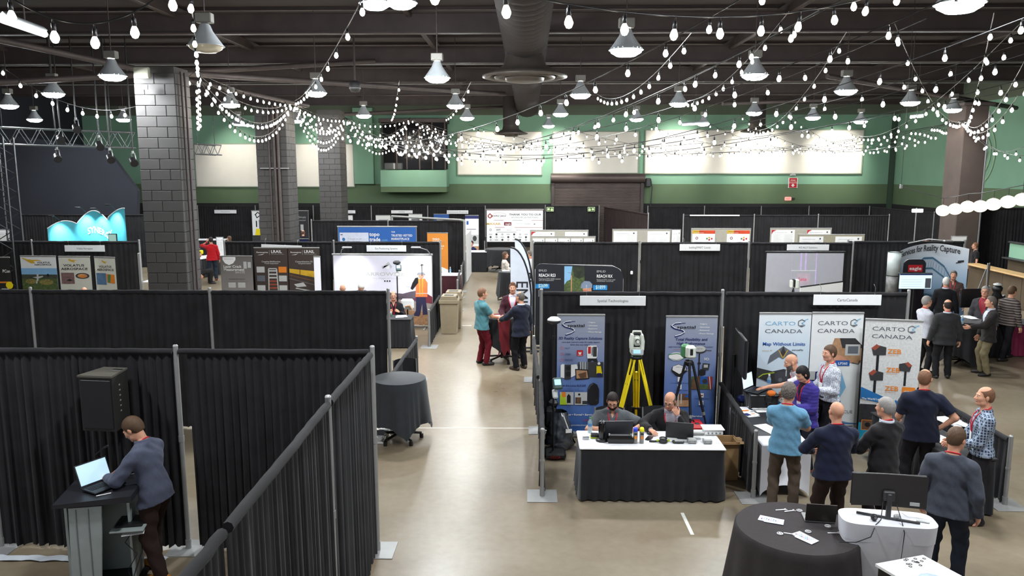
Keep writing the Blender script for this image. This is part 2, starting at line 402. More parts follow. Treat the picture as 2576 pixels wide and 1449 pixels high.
    fc = v[q].mean(1); loc_ = (fc-HC)@HM; lipm = (np.abs(loc_[:, 0]) < .025) & (np.abs(loc_[:, 2]+.058) < .0085-.004*np.abs(loc_[:, 0])/.025) & (loc_[:, 1] > .07)
    parts.append((v, q, lipm.astype(int)))
    for i in (0, 1):
        c = hands[i][3]; r = nets(lambda P: np.maximum(dhand(P, i), (WR[i]-P)@norm(WR[i]-EL[i])-.03 if False else -1), c-.135, c+.135, hd)
        if r: parts.append((*r, 0))
    for p in parts: p[0][:] *= s
    link('body', npmesh('body', parts, [ms, ml]), T0)
    def add(name, fn, m, res, lo_=lo, hi_=hi, lab=None):
        r = nets(fn, lo_, hi_, res)
        if r is None or len(r[1]) < 8: return
        o = link(name, npmesh(name, [(r[0]*s, r[1], 0)], m), T0)
        if lab: o['label'] = lab
    # eyes
    for sg in (-1, 1):
        eb = MB(); eb.T = Matrix.Scale(s, 4); c = Vector(hf(sg*.031, .0775, .005)); f_ = Vector(HM@A3(0, 1, 0))
        for rad, off, mi in ((.0118, 0, 0), (.0075, .0068, 1)):
            cc = c+f_*off
            n1 = 8; prof = [(rad*math.sin(math.pi*t/6), rad*math.cos(math.pi*t/6)) for t in range(7)]
            eb.lathe([(max(a, 1e-4), b) for a, b in prof], n1, tuple(cc), mi)
        obj('eye', eb, [mat('eye_white', (225, 220, 215), .3, noise=0), mat('iris', (40, 28, 22), .3, noise=0)], T0)
    # ---- clothes
    jk = top in ('jacket', 'puffer'); th = .010+(.010 if top == 'jacket' else .022 if top == 'puffer' else .004)
    hem = (-.04 if tuck else -.12) - (.06 if jk else 0); sleeve = .52 if top in ('tee', 'polo') else 1.0
    wr_amp = .0045 if top != 'puffer' else .003
    UP = TT@A3(0, 0, 1); topc = mat('cloth_%d_%d_%d' % tuple(tc), tc, .85, noise=.10, scale=40, spec=.2, sheen=.1) if tm is None else tm
    mu = mat('cloth_%d_%d_%d' % tuple(under), under, .8, noise=.05, spec=.2)
    def dtop(P, th=th, slv=sleeve, nocut=False):
        pr = tor+[('c', PV+A3(-.075*w, 0, hem-.02), PV+A3(.075*w, 0, hem-.02), .136*w, .136*w, (fy[0], 1.12))]
        d = evalp(pr, P, th, .05)
        for i in (0, 1):
            ax_u = norm(EL[i]-SH[i]); ax_f = norm(WR[i]-EL[i])
            if slv < 1: a = evalp([('c', SH[i], EL[i], .062*w**.5, .056)], P, th+.004); a = np.maximum(a, (P-(SH[i]+(EL[i]-SH[i])*(.74)))@ax_u)
            else:
                a = evalp([('c', SH[i], EL[i], .058*w**.5, .047), ('c', EL[i], WR[i], .047, .034)], P, th+.002, .03)
                a = np.maximum(a, (P-(WR[i]-ax_f*(0.0 if slv == 1. else .12)))@ax_f)
            d = _smin(d, a, .025)
        if not nocut:
            d = d+wrinkle(P, wr_amp)
            if top == 'puffer': d = d+.007*np.abs(np.sin(P@UP*62))
        d = np.maximum(d, (P-tf(0, 0, .535 if not jk else .525))@UP)
        q = (P-PV)@TT
        d = np.maximum(d, (hem-((P-PV)@(UP if not sit else A3(0, 0, 1))))) if sit is None else np.maximum(d, -.07-(P[:, 2]-PV[2]))
        if jk and not nocut:    # open front showing the shirt
            v_ = np.abs(q[:, 0])-np.clip((q[:, 2]-(.12 if top == 'jacket' else .30))*.30, .0, .09); d = np.maximum(d, -np.maximum(np.maximum(v_, .02-q[:, 1]), .12-q[:, 2]))
        elif not nocut:
            v_ = np.abs(q[:, 0])-np.clip((q[:, 2]-.42)*.42, 0, .05); d = np.maximum(d, -np.maximum(v_, .03-q[:, 1]))
        return d
    add({'tee': 'shirt', 'polo': 'shirt', 'long': 'shirt', 'jacket': 'jacket', 'puffer': 'jacket'}[top], dtop, topc, hb*.82)
    if jk: add('shirt', lambda P: np.maximum(dtop(P, th-(.009 if top == 'jacket' else .017), 1, True), .10-(P-PV)@UP), mu, hb)
    if collar or top in ('polo', 'jacket'):
        ct = topc if top == 'polo' or collar else mu
        cb = MB(); cb.T = Matrix.Scale(s, 4); n0 = 16; r0 = .066*w**.4
        def cf(u, v):
            a = R(-90+18)-u*R(360-36); a = R(90)-R(20)-u*R(320); rr = r0+.012*(1-abs(v-.5)*2)+.006*(v < .5)
            p = NB+TT@A3(rr*math.cos(a), rr*1.05*math.sin(a)+.006, (.050-.05*abs(v-.5)*2) if v <= .5 else .050-.045*(v-.5)*2); p = p+TT@A3(0, 0, -.012 if a > 0 else .004)
            if v > .5: p = p+TT@A3(.016*(v-.5)*2*math.cos(a), .016*(v-.5)*2*math.sin(a), 0)
            return tuple(p)
        cb.grid(cf, n0, 4); obj('collar', cb, ct, T0)
    if top in ('long',) or top == 'jacket' and det == 1:
        for i in (0, 1):
            cb = MB(); cb.T = Matrix.Scale(s, 4); f_ = norm(WR[i]-EL[i]); cb.tube([WR[i]-f_*.03, WR[i]+f_*(.004 if top == 'long' else .012)], .041 if top == 'long' else .036, 12, 0, True)
            obj('cuff', cb, topc if top == 'long' else mu, T0)
    mt = mat('cloth_%d_%d_%d' % tuple(trous), trous, .85, noise=.10, scale=30, spec=.2)
    def dtr(P):
        d = evalp(trpr, P, .008, .05)
        for i in (0, 1):
            ax_ = norm(AN[i]-KN[i]); a = evalp([('c', hip[i]+A3(0, 0, -.03), KN[i], .095*w**.6, .070), ('c', KN[i], AN[i]-A3(0, 0, .03), .070, .058)], P, .008, .03)
            a = np.maximum(a, (P-(AN[i]+ax_*.035))@ax_); d = _smin(d, a, .03)
        d = d+wrinkle(P, .006, .8)
        return np.maximum(d, (P-PV)@UP-(.10 if tuck else hem+.045)) if sit is None else d
    add('trousers', dtr, mt, hb, lo, np.array([hi[0], hi[1], pz+.25]))
    msh = mat('shoe_%d_%d_%d' % tuple(shoes), shoes, .45, noise=.08)
    for i in (0, 1):
        c = AN[i]*A3(1, 1, 0)+td[i]*.05; add('shoe', lambda P: np.maximum(evalp(foot[i], P, .004, .02), .004-P[:, 2]), msh, .012 if near else .02, c-A3(.2, .2, .012), c+A3(.2, .2, .15))
    if tuck:
        bb = MB(); bb.T = Matrix.Scale(s, 4); pts = [PV+TT@A3((.155*w+.018)*math.cos(a), (.118*w+.018)*math.sin(a), .015) for a in np.linspace(0, 2*math.pi, 21)]
        bb.tube(pts, .014, 6, 0, False); obj('belt', bb, blackp, T0)
    # ---- hair
    hcol = HAIRC[hc]; mh = mat('hair_'+hc, hcol, .65, noise=.16, scale=140, spec=.35)
    cr = [headp[0]]
    zx = [-.13, -.03, .0, .02, .045, .065, .13]
    def dhair(P, t=.012):
        q = (P-HC)@HM; d = evalp(cr+[('e', hf(0, -.05, -.02), A3(.062, .06, .075), HM)], P, 0, .03)-t*np.clip((q[:, 2]+.085)/.11, .15, 1)
        if hair == 'curly': d = d-.012+.006*np.sin(q[:, 0]*105+q[:, 2]*50+3*np.sin(q[:, 1]*80))*np.sin(q[:, 1]*95-q[:, 2]*75+3*np.sin(q[:, 0]*90))
        else: d = d+.0012*np.sin(q[:, 0]*190+q[:, 1]*60)*np.sin(q[:, 1]*120+q[:, 2]*90)
        zm = np.interp(q[:, 1], zx, [-.075, -.062, -.028, -.022, .052, .068, .074])
        if hair == 'quiff': d = _smin(d, evalp([('c', hf(-.03, .045, .115), hf(.03, .045, .115), .024, .024), ('c', hf(0, .03, .11), hf(0, -.05, .12), .03, .02)], P), .02)
        if hair == 'bob':
            d = _smin(d, evalp([('e', hf(0, -.03, -.03), A3(.088, .085, .11), HM)], P, .0), .02); zm = np.where(q[:, 1] > .045, .060, -.13)
        if hair == 'long':
            d = _smin(d, evalp([('c', hf(-.055, -.03, -.02), hf(-.075, -.02, -.24), .035, .03), ('c', hf(.055, -.03, -.02), hf(.075, -.02, -.24), .035, .03), ('c', hf(0, -.06, -.02), hf(0, -.075, -.26), .05, .045)], P, 0, .03), .03)
            zm = np.where(q[:, 1] > .04, .055, -.30)
        d = np.maximum(d, zm-q[:, 2])
        if hair in ('ring', 'thin'):
            zt = np.interp(q[:, 1], [-.12, -.05, .03, .1], [.085, .07, .045, .02]) if hair == 'ring' else np.interp(q[:, 1], [-.12, -.06, .0, .06, .1], [.2, .105, .085, .07, .05])
            d = np.maximum(d, q[:, 2]-zt)
        return d
    if hair != 'bald': add('hair', (lambda P: dhair(P, .005 if hair in ('ring', 'thin') else .011)), mh, hh if near else .0085, HC-.30 if hair == 'long' else HC-.17, HC+.19)
    for sg in (-1, 1):
        bw = MB(); bw.T = Matrix.Scale(s, 4); bw.tube([hf(sg*.014, .089, .023), hf(sg*.03, .0895, .0295), hf(sg*.046, .079, .024)], .0032, 5)
        obj('eyebrow', bw, mh if hc != 'white' else mat('hair_grey', HAIRC['grey']), T0)
    if beard:
        mbd = mat('beard_'+beard, HAIRC[beard], .7, noise=.3, scale=60, spec=.2)
        def dbeard(P):
            q = (P-HC)@HM; d = evalp(headp, P, .004, .028)
            d = np.maximum(d, q[:, 2]+np.interp(np.abs(q[:, 0]), [0, .03, .06, .09], [.040, .046, .03, .0])); d = np.maximum(d, np.minimum(.0-q[:, 1], .3)+.01)
            return np.maximum(d, -(np.sqrt((q[:, 0]/.024)**2+((q[:, 2]+.060)/.009)**2)-1)*.01)
        add('beard', dbeard, mbd, hh, HC-.16, HC+.1)
    if glasses:
        gb = MB(); gb.T = Matrix.Scale(s, 4)
        for sg in (-1, 1):
            gb.tube([hf(sg*.033+.023*math.cos(a), .101-.012*abs(sg*.033+.023*math.cos(a))/.05, .003+.017*math.sin(a)) for a in np.linspace(0, 2*math.pi, 13)], .0022, 5, 0, False)
            gb.tube([hf(sg*.056, .090, .008), hf(sg*.080, .04, .006), hf(sg*.083, -.015, .004)], .0022, 5)
        gb.tube([hf(-.010, .103, .006), hf(.010, .103, .006)], .0022, 5); obj('glasses', gb, blackp, T0)
    if lany:
        pts = [A3(.055*math.cos(a)*1.25, .055*math.sin(a)*1.15-.012, .545+.018*(-math.sin(a))) for a in np.linspace(R(20), R(-200), 11)]
        pts = [A3(.01, .16, .22), A3(.035, .15, .34), A3(.055, .10, .44)]+pts+[A3(-.055, .10, .44), A3(-.035, .15, .34), A3(-.01, .16, .22)]
        pts = [PV+TT@p for p in pts]; outp = []
        for p in pts:   # lay the strap on the cloth
            for _ in range(5):
                Q_ = np.array([p, p+A3(.004, 0, 0), p+A3(0, .004, 0), p+A3(0, 0, .004)]); dd = np.minimum(dtop(Q_), evalp(neck, Q_)); g = (dd[1:]-dd[0])/.004; n = np.linalg.norm(g)
                if n < 1e-3: break
                p = p+g/n*(.005-dd[0])*.7
            outp.append(p)
        lb = MB(); lb.T = Matrix.Scale(s, 4); sm = []
        for a, b in zip(outp, outp[1:]): sm += [a, (a+b)/2]
        lb.tube(sm+[outp[-1]], .0085, 6); obj('lanyard', lb, mat('lanyard_red', (190, 20, 44), .6, noise=.05), T0)
        if badge or det == 1:
            bb = MB(); bb.T = Matrix.Scale(s, 4); c = outp[0]*.5+outp[-1]*.5+TT@A3(0, .006, -.05); x_ = Vector(TT@A3(1, 0, 0)); z_ = Vector(UP); y_ = Vector(TT@A3(0, 1, 0)); c = Vector(c)
            vs = [c+x_*a*.045+z_*b*.06+y_*e for e in (0, .004) for a, b in ((-1, -1), (1, -1), (1, 1), (-1, 1))]
            bb.add(vs, [(3, 2, 1, 0), (4, 5, 6, 7), (0, 1, 5, 4), (1, 2, 6, 5), (2, 3, 7, 6), (3, 0, 4, 7)]); obj('badge', bb, paper, T0)
    T0['_w'] = 0
    del T0['_w']
    return T0, dict(WR=[loc_w(T0, w_*s) for w_ in WR])
def loc_w(T0, p):
    a = T0.rotation_euler.z; return Vector((T0.location.x+p[0]*math.cos(a)-p[1]*math.sin(a), T0.location.y+p[0]*math.sin(a)+p[1]*math.cos(a), T0.location.z+p[2]))
# ---------------------------------------------------------------- the hall
def floor_mat():
    m = bpy.data.materials.new('polished_concrete'); m.use_nodes = True; nt = m.node_tree; b = nt.nodes['Principled BSDF']
    tc = nt.nodes.new('ShaderNodeTexCoord')
    n1 = nt.nodes.new('ShaderNodeTexNoise'); n1.inputs['Scale'].default_value = .55; n1.inputs['Detail'].default_value = 6; n1.inputs['Roughness'].default_value = .6
    n2 = nt.nodes.new('ShaderNodeTexNoise'); n2.inputs['Scale'].default_value = 9; n2.inputs['Detail'].default_value = 8
    for n in (n1, n2): nt.links.new(tc.outputs['Object'], n.inputs['Vector'])
    mx = nt.nodes.new('ShaderNodeMath'); mx.operation = 'MULTIPLY_ADD'; mx.inputs[1].default_value = .35; nt.links.new(n2.outputs['Fac'], mx.inputs[0]); nt.links.new(n1.outputs['Fac'], mx.inputs[2])
    cr = nt.nodes.new('ShaderNodeValToRGB'); nt.links.new(mx.outputs[0], cr.inputs[0])
    cr.color_ramp.elements[0].position = .42; cr.color_ramp.elements[0].color = (.165, .122, .076, 1)
    cr.color_ramp.elements[1].position = .92; cr.color_ramp.elements[1].color = (.275, .228, .163, 1)
    nt.links.new(cr.outputs[0], b.inputs['Base Color'])
    r = nt.nodes.new('ShaderNodeMapRange'); r.inputs[3].default_value = .22; r.inputs[4].default_value = .40; nt.links.new(n1.outputs['Fac'], r.inputs[0]); nt.links.new(r.outputs[0], b.inputs['Roughness'])
    bp = nt.nodes.new('ShaderNodeBump'); bp.inputs['Strength'].default_value = .05; bp.inputs['Distance'].default_value = .02; nt.links.new(n1.outputs['Fac'], bp.inputs['Height']); nt.links.new(bp.outputs[0], b.inputs['Normal'])
    return m
XL, XR, YB, YF, ZC = -26., 20.9, 45.5, -1.0, 8.9
def quad(name, pts, m):
    mb = MB(); mb.add(pts, [(0, 1, 2, 3)]); return struct(name, mb, m)
RX = 26.5
quad('floor', [(XL, YF, 0), (RX, YF, 0), (RX, YB+.3, 0), (XL, YB+.3, 0)], floor_mat())
ceil_m = mat('dark_ceiling', (72, 63, 61), .9, noise=.15, scale=.8)
beam_m = mat('dark_steel_beam', (76, 67, 65), .6, .2, noise=.15, scale=2)
quad('ceiling', [(XL, YF, ZC), (XL, YB+.3, ZC), (RX, YB+.3, ZC), (RX, YF, ZC)], ceil_m)
g_up = mat('wall_sage_green', (128, 168, 142), .85, noise=.05, scale=1); g_lo = mat('wall_olive_green', (94, 114, 84), .85, noise=.06, scale=1); g_bk = mat('wall_black', (34, 33, 34), .85, noise=.1)
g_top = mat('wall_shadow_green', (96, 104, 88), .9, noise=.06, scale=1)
zb1 = aty(1700, 463, YB).z; zb2 = aty(1700, 512, YB).z
# back wall: black plinth, olive band, sage field
mb = MB()
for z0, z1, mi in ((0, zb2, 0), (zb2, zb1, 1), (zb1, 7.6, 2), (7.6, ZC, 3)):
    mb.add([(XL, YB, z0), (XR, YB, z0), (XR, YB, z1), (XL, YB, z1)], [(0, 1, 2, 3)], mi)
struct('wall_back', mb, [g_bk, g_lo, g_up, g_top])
mb = MB()
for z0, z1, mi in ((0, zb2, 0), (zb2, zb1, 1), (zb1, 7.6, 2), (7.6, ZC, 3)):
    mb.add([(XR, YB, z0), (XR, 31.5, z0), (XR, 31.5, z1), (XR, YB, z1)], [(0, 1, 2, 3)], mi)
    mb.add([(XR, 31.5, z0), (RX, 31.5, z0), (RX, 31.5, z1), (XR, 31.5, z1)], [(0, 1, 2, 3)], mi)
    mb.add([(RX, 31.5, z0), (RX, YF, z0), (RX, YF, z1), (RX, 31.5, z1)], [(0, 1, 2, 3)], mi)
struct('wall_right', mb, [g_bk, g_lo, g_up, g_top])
mb = MB(); dk = mat('wall_charcoal', (42, 44, 52), .9, noise=.08, scale=.6)
mb.add([(XL, YF, 0), (XL, YB, 0), (XL, YB, ZC), (XL, YF, ZC)], [(0, 1, 2, 3)]); struct('wall_left', mb, dk)
# stage block on the left: charcoal wall in front of the green one, with its sloping edge
yS = 37.; p = [aty(-60, 330, yS), aty(262, 372, yS), aty(290, 405, yS), aty(345, 480, yS), aty(345, 700, yS), aty(-60, 700, yS)]
mb = MB(); poly = [(q.x, max(q.z, 0)) for q in p]; poly[4] = (poly[4][0], 0); poly[5] = (poly[5][0], 0)
mb.prism(poly, yS, yS+.3, 0, 'y'); struct('wall_stage', mb, dk)
# drywall pilaster strips, conduit and corner post of the back wall
def strip(name, x0, x1, y, z0, z1, m, t=.12): mb = MB(); mb.box(((x0+x1)/2, y-t/2, (z0+z1)/2), (x1-x0, t, z1-z0), 0, bev=.01); return struct(name, mb, m)
xa = aty(893, 400, YB).x; xb = aty(942, 400, YB).x
strip('trim_1', xa, xb, YB, zb1, 8, g_up, .35); strip('trim_2', XR-.25, XR-.02, YB-.02, 0, 7.4, mat('corner_green_dark', (62, 80, 64), .8), .25)
# acoustic panels
panel_m = mat('off_white_panel', (238, 232, 220), .8, noise=.02, scale=2); pedge = mat('panel_edge', (150, 160, 140), .6)
for k, (x0, y0, x1, y1, lb) in enumerate([(488, 362, 662, 470, 'white acoustic wall panel at the far left, beside the big block column'), (736, 362, 806, 470, 'white acoustic wall panel seen between the two rear block columns'), (862, 362, 892, 470, 'narrow white acoustic wall panel left of the projection booth'),
        (1150, 331, 1363, 440, 'white acoustic wall panel right of the projection booth window'), (1391, 331, 1605, 436, 'white acoustic wall panel directly above the roller shutter'), (1624, 327, 2167, 437, 'long white acoustic wall panel right of the roller shutter')]):
    a = aty(x0, y0, YB-.1); b = aty(x1, y1, YB-.1); t = thing('wall_panel', lb, 'wall panel', ((a.x+b.x)/2, YB-.02, b.z))
    W_, H_ = b.x-a.x, a.z-b.z
    part(t, 'board', panel_m, lambda m_: m_.box((0, -.05, H_/2), (W_-.06, .08, H_-.06), bev=.01)); 
    for nm, c, d in (('edge_rail', (0, -.055, .0), (W_+.06, .11, .06)), ('edge_rail', (0, -.055, H_), (W_+.06, .11, .06)), ('edge_rail', (-W_/2, -.055, H_/2), (.06, .11, H_)), ('edge_rail', (W_/2, -.055, H_/2), (.06, .11, H_))):
        part(t, nm, pedge, lambda m_: m_.box(c, d, bev=.01))
# projection booth
a = aty(956, 428, YB-1.4); b = aty(1124, 484, YB-1.4)
t = thing('projection_booth', 'sage green projection booth jutting from the back wall with dark windows', 'booth', ((a.x+b.x)/2, YB, b.z)); BW, BH = b.x-a.x, a.z-b.z
part(t, 'balustrade', [g_up, g_lo], lambda m_: (m_.box((0, -.7, BH*.62), (BW, 1.4, BH*.76), 0, bev=.02), m_.box((0, -.7, BH*.12), (BW, 1.38, BH*.24), 1, bev=.02)))
part(t, 'roof_panel', beam_m, lambda m_: m_.box((0, -.6, BH+2.75), (BW+.1, 1.3, .25), bev=.02))
part(t, 'interior', mat('booth_dark', (30, 26, 28), .9), lambda m_: m_.box((0, -.3, BH+1.35), (BW-.1, .4, 2.6), bev=.01))
for i in range(6): part(t, 'mullion', beam_m, lambda m_: m_.box((-BW/2+.08+(BW-.16)*(i/5 if i != 1 else .24), -1.3, BH+1.35), (.07, .09, 2.65), bev=.01))
gm = mat('window_glass', (30, 30, 34), .06, noise=0, alpha=.35)
for i in range(5): part(t, 'window_pane', gm, lambda m_: m_.box((-BW/2+.08+(BW-.16)*(i+.5)/5, -1.29, BH+1.35), ((BW-.16)/5-.09, .02, 2.6), bev=.004))
part(t, 'desk_equipment', lightg, lambda m_: m_.box((-BW/2+.7, -1.0, BH+.22), (1.0, .4, .36), bev=.03))
# roller shutter
a = aty(1386, 437, YB-.3); b = aty(1622, 456, YB-.3)
t = thing('roller_shutter', 'dark ribbed roller shutter door with housing in the back wall', 'shutter', ((a.x+b.x)/2, YB, 0)); SW = b.x-a.x; SZ = a.z
shm = mat('shutter_metal', (92, 80, 76), .5, .4, noise=.2, scale=1)
def slats(m_):
    n = 46
    for i in range(n): z = i*(SZ-.35)/n; m_.box((0, -.12-.0*i, z+.04), (SW-.35, .05, (SZ-.35)/n*.72), bev=.012)
    m_.box((0, -.08, SZ/2), (SW-.4, .02, SZ-.1), 0)
part(t, 'slat', shm, slats)['kind'] = 'stuff'
part(t, 'housing', shm, lambda m_: m_.tube([(-SW/2, -.3, SZ-.25), (SW/2, -.3, SZ-.25)], .27, 14))
for sg in (-1, 1): part(t, 'guide_rail', beam_m, lambda m_: m_.box((sg*(SW/2-.12), -.15, SZ/2-.1), (.2, .22, SZ-.2), bev=.02))
part(t, 'motor', darkg, lambda m_: (m_.box((SW/2+.2, -.3, SZ-.5), (.3, .3, .5), bev=.05), m_.tube([(SW/2+.35, -.2, SZ-.3), (SW/2+.45, -.2, SZ-.8), (SW/2+.3, -.15, 1), (SW/2+.3, -.15, .2)], .03, 6)))
# fire extinguisher sign, exit sign on the back wall
a = aty(1984, 447, YB-.05); b = aty(2006, 473, YB-.05)
t = thing('fire_sign', 'red and white fire extinguisher sign with downward arrow on green wall', 'sign', ((a.x+b.x)/2, YB-.03, b.z)); FW, FH = b.x-a.x, a.z-b.z
part(t, 'plate', white, lambda m_: m_.box((0, 0, FH/2), (FW, .03, FH), bev=.005)); art([('r', .08, .52, .92, .97, red), ('t', 'FIRE', .25, .70, .5, .12, white), ('t', 'EXTINGUISHER', .15, .6, .7, .06, white), ('r', .08, .03, .92, .48, red), ('p', [(.4, .4), (.4, .28), (.28, .28), (.5, .1), (.72, .28), (.6, .28), (.6, .4)], white)], FW, FH, 'print', t, off=.02)
a = aty(1990, 438, YB-.05)
t = thing('alarm_strobe', 'small cream alarm box above the fire extinguisher sign', 'alarm', (a.x+.1, YB-.05, a.z)); part(t, 'housing', white, lambda m_: m_.box((0, 0, 0), (.32, .12, .18), bev=.02)); part(t, 'lens', lightg, lambda m_: m_.box((0, -.07, 0), (.2, .05, .1), bev=.01))
a = aty(1983, 500, YB-.1)
t = thing('exit_sign', 'glowing pink exit sign on the olive wall above the drapes', 'sign', (a.x, YB-.05, a.z)); part(t, 'housing', mat('exit_glow', (250, 150, 140), .4, emit=1.1), lambda m_: m_.box((0, 0, 0), (.36, .1, .2), bev=.02)); art([('t', 'EXIT', .15, .25, .7, .5, red)], .36, .2, 'lettering', t, off=.055, loc=(0, 0, -.1))
part(t, 'lamp_head', darkg, lambda m_: m_.box((.3, -.03, 0), (.14, .1, .13), bev=.02))
# faint mural crest on the right wall
t = thing('wall_mural', 'faint pale circular crest painted on the green side wall', 'mural', (XR-.02, 36.8, 5.2)); mural = mat('mural_paint', (146, 178, 144), .85, noise=.05)
def mur(m_):
    n = 28
    for r_ in (1.15, .8):
        vs = []
        for i in range(n+1):
            an = 2*math.pi*i/n; vs += [(-.01, r_*math.cos(an), r_*1.2*math.sin(an)), (-.01, (r_-.1)*math.cos(an), (r_-.1)*1.2*math.sin(an))]
        m_.add(vs, [(2*i, 2*i+1, 2*i+3, 2*i+2) for i in range(n)])
    m_.add([(-.01, .4, -.5), (-.01, -.4, -.5), (-.01, -.55, .1), (-.01, -.2, .2), (-.01, 0, .65), (-.01, .2, .2), (-.01, .55, .1)], [tuple(range(7))])
part(t, 'crest', mural, mur)
# ---------------------------------------------------------------- block columns: every block a part
blk = mat('painted_block', (64, 62, 61), .75, noise=.1, scale=6, bump=.15); blk2 = mat('painted_block_light', (112, 104, 98), .8, noise=.08, scale=6)
mort = mat('block_mortar', (62, 60, 58), .9, noise=.1)
def block_col(lab, x0, x1, y0, y1, H, m, course=.25, bl=.62, cap=None):
    t = thing('block_column', lab, 'column', ((x0+x1)/2, (y0+y1)/2, 0)); W_, D_ = x1-x0, y1-y0
    part(t, 'core', mort, lambda m_: m_.box((0, 0, H/2), (W_-.03, D_-.03, H), 0))
    cache = {}
    def blkm(w_, d_):
        k = (round(w_, 3), round(d_, 3))
        if k not in cache: mb = MB(); mb.box((0, 0, 0), (w_-.012, d_, course-.012), bev=.006); cache[k] = mesh('block', mb, m)
        return cache[k]
    n = int(H/course); cnt = 0
    ztop = int(min(n, 6.6/course))
    # courses above/below the visible faces that would pass 300 pieces are joined
    def row(i, face):
        L_ = W_ if face == 0 else D_; k = max(1, round(L_/bl)); b_ = L_/k; off = b_/2 if i % 2 else 0; xs = [0]
        x = off or b_
        while x < L_-.01: xs.append(x); x += b_
        xs.append(L_); return [((a+b)/2-L_/2, b-a) for a, b in zip(xs, xs[1:])]
    for i in range(n):
        z = (i+.5)*course
        for c, w_ in row(i, 0):
            link('block', blkm(w_, .03), t, (c, -D_/2+.010, z)); cnt += 1
        side = 1 if (x0+x1)/2 < 0 else -1
        if side:
            for c, w_ in row(i+1, 1): link('block', blkm(w_, .03), t, (side*(W_/2-.010), c, z), R(90)); cnt += 1
    return t
yc = 18.6
xq0 = aty(350, 400, yc).x; xq1 = aty(452, 400, yc).x; xq2 = aty(483, 400, yc+.9).x
t = block_col('massive dark painted block column at left, rising from behind the drapes', xq0, xq1, yc, yc+.8, 6.9, blk)
for x_ in (.06, .16): part(t, 'conduit', beam_m, lambda m_: m_.cyl((( xq1-xq0)/2+.06, -.3+x_*2, .2), ((xq1-xq0)/2+.06, -.3+x_*2, 6.8), .028, n=8))
part(t, 'junction_box', mat('box_cream', (150, 150, 134), .6), lambda m_: m_.box((-.15, -.66, 6.72), (.36, .10, .26), bev=.02)); part(t, 'wall_plate', lightg, lambda m_: m_.box((-.1, -.63, 6.4), (.11, .04, .11), bev=.01))
yc = 30.
t = block_col('dark block column with vertical pipes', aty(645, 400, yc).x, aty(722, 400, yc).x, yc, yc+1.2, 6.9, blk)
for x_ in (-.05, .15, .3): part(t, 'pipe', beam_m, lambda m_: m_.cyl((x_, -.70, .2), (x_, -.70, 6.9), .06 if x_ > .1 else .035, n=8))
part(t, 'pipe_bracket', steel, lambda m_: m_.box((.12, -.68, 4.55), (1.1, .08, .05), bev=.01)); t['label'] = 'dark block column with vertical pipes, middle of the left three'
yc = 36.
t = block_col('dark block column third from left, nearest the projection booth', aty(800, 400, yc).x, aty(856, 400, yc).x, yc, yc+1.2, 7.2, blk)
yc = 30.3
cm2 = mat('brown_column', (74, 62, 56), .8, noise=.12, scale=2)
t = thing('column', 'tall brown clad column at right above the bar', 'column', ((aty(2418, 400, yc).x+aty(2478, 400, yc).x)/2, yc+.6, 0)); cw = aty(2478, 400, yc).x-aty(2418, 400, yc).x
part(t, 'shaft', cm2, lambda m_: m_.box((0, 0, 3.45), (cw, 1.2, 6.9), bev=.03))
part(t, 'corner_guard', steel, lambda m_: m_.box((cw/2+.02, -.58, 3.4), (.06, .06, 6.6), bev=.01)); part(t, 'cap_plate', beam_m, lambda m_: m_.box((0, 0, 6.95), (cw+.3, 1.5, .12), bev=.02))
# ---------------------------------------------------------------- ceiling steel
for i, yb in enumerate((15.5, 21.4, 27.2, 33.0, 38.8, 44.4)):
    mb = MB()
    for z in (8.62, 8.1): mb.box(((XL+RX)/2, yb, z), (RX-XL, .22, .04), 0)
    mb.box(((XL+RX)/2, yb, 8.36), (RX-XL, .03, .5), 0); struct('beam_%d' % (i+1), mb, beam_m)['name_hint'] = 0
    del bpy.data.objects['beam_%d' % (i+1)]['name_hint']; bpy.data.objects['beam_%d' % (i+1)].name = 'trim_%d' % (i+10)
    part(None, 'x', beam_m, lambda m_: None) if False else None
for i, xb_ in enumerate((-18, -9.5, -3.2, 6.8, 14.5)):
    mb = MB(); mb.box((xb_, 24, 8.66), (.16, 44, .3), 0, bev=.02); struct('trim_%d' % (i+20), mb, beam_m)
# diagonal braces, purlins
k = 30
for p, q in (((-14, 20.6, 6.75), (-5.2, 26.8, 8.1)), ((-9.6, 19.3, 6.9), (-1.0, 33, 7.6)), ((-15, 16, 8), (-8.4, 30, 6.9)), ((8, 33, 7.2), (20, 38, 8)), ((10, 27, 7.6), (20, 33, 7.0)), ((-9.5, 36.6, 7.0), (0, 44, 8.0))):
    mb = MB(); mb.tube([p, q], .09, 6); struct('trim_%d' % k, mb, beam_m); k += 1
mb = MB()
for yy in np.arange(13, 45, 1.5): mb.box(((XL+RX)/2, float(yy), 8.85), (RX-XL, .06, .08), 0)
struct('trim_%d' % k, mb, beam_m)['kind'] = 'structure'; k += 1
# conduits with glints
for p, q in (((XL, 27.05, 8.03), (RX, 27.05, 8.03)), ((XL, 32.85, 8.0), (RX, 32.85, 8.0)), ((-.6, 12, 8.2), (-.6, 44, 8.2))):
    mb = MB(); mb.tube([p, q], .025, 6); struct('trim_%d' % k, mb, alu); k += 1
mb = MB()    # hangers along the duct
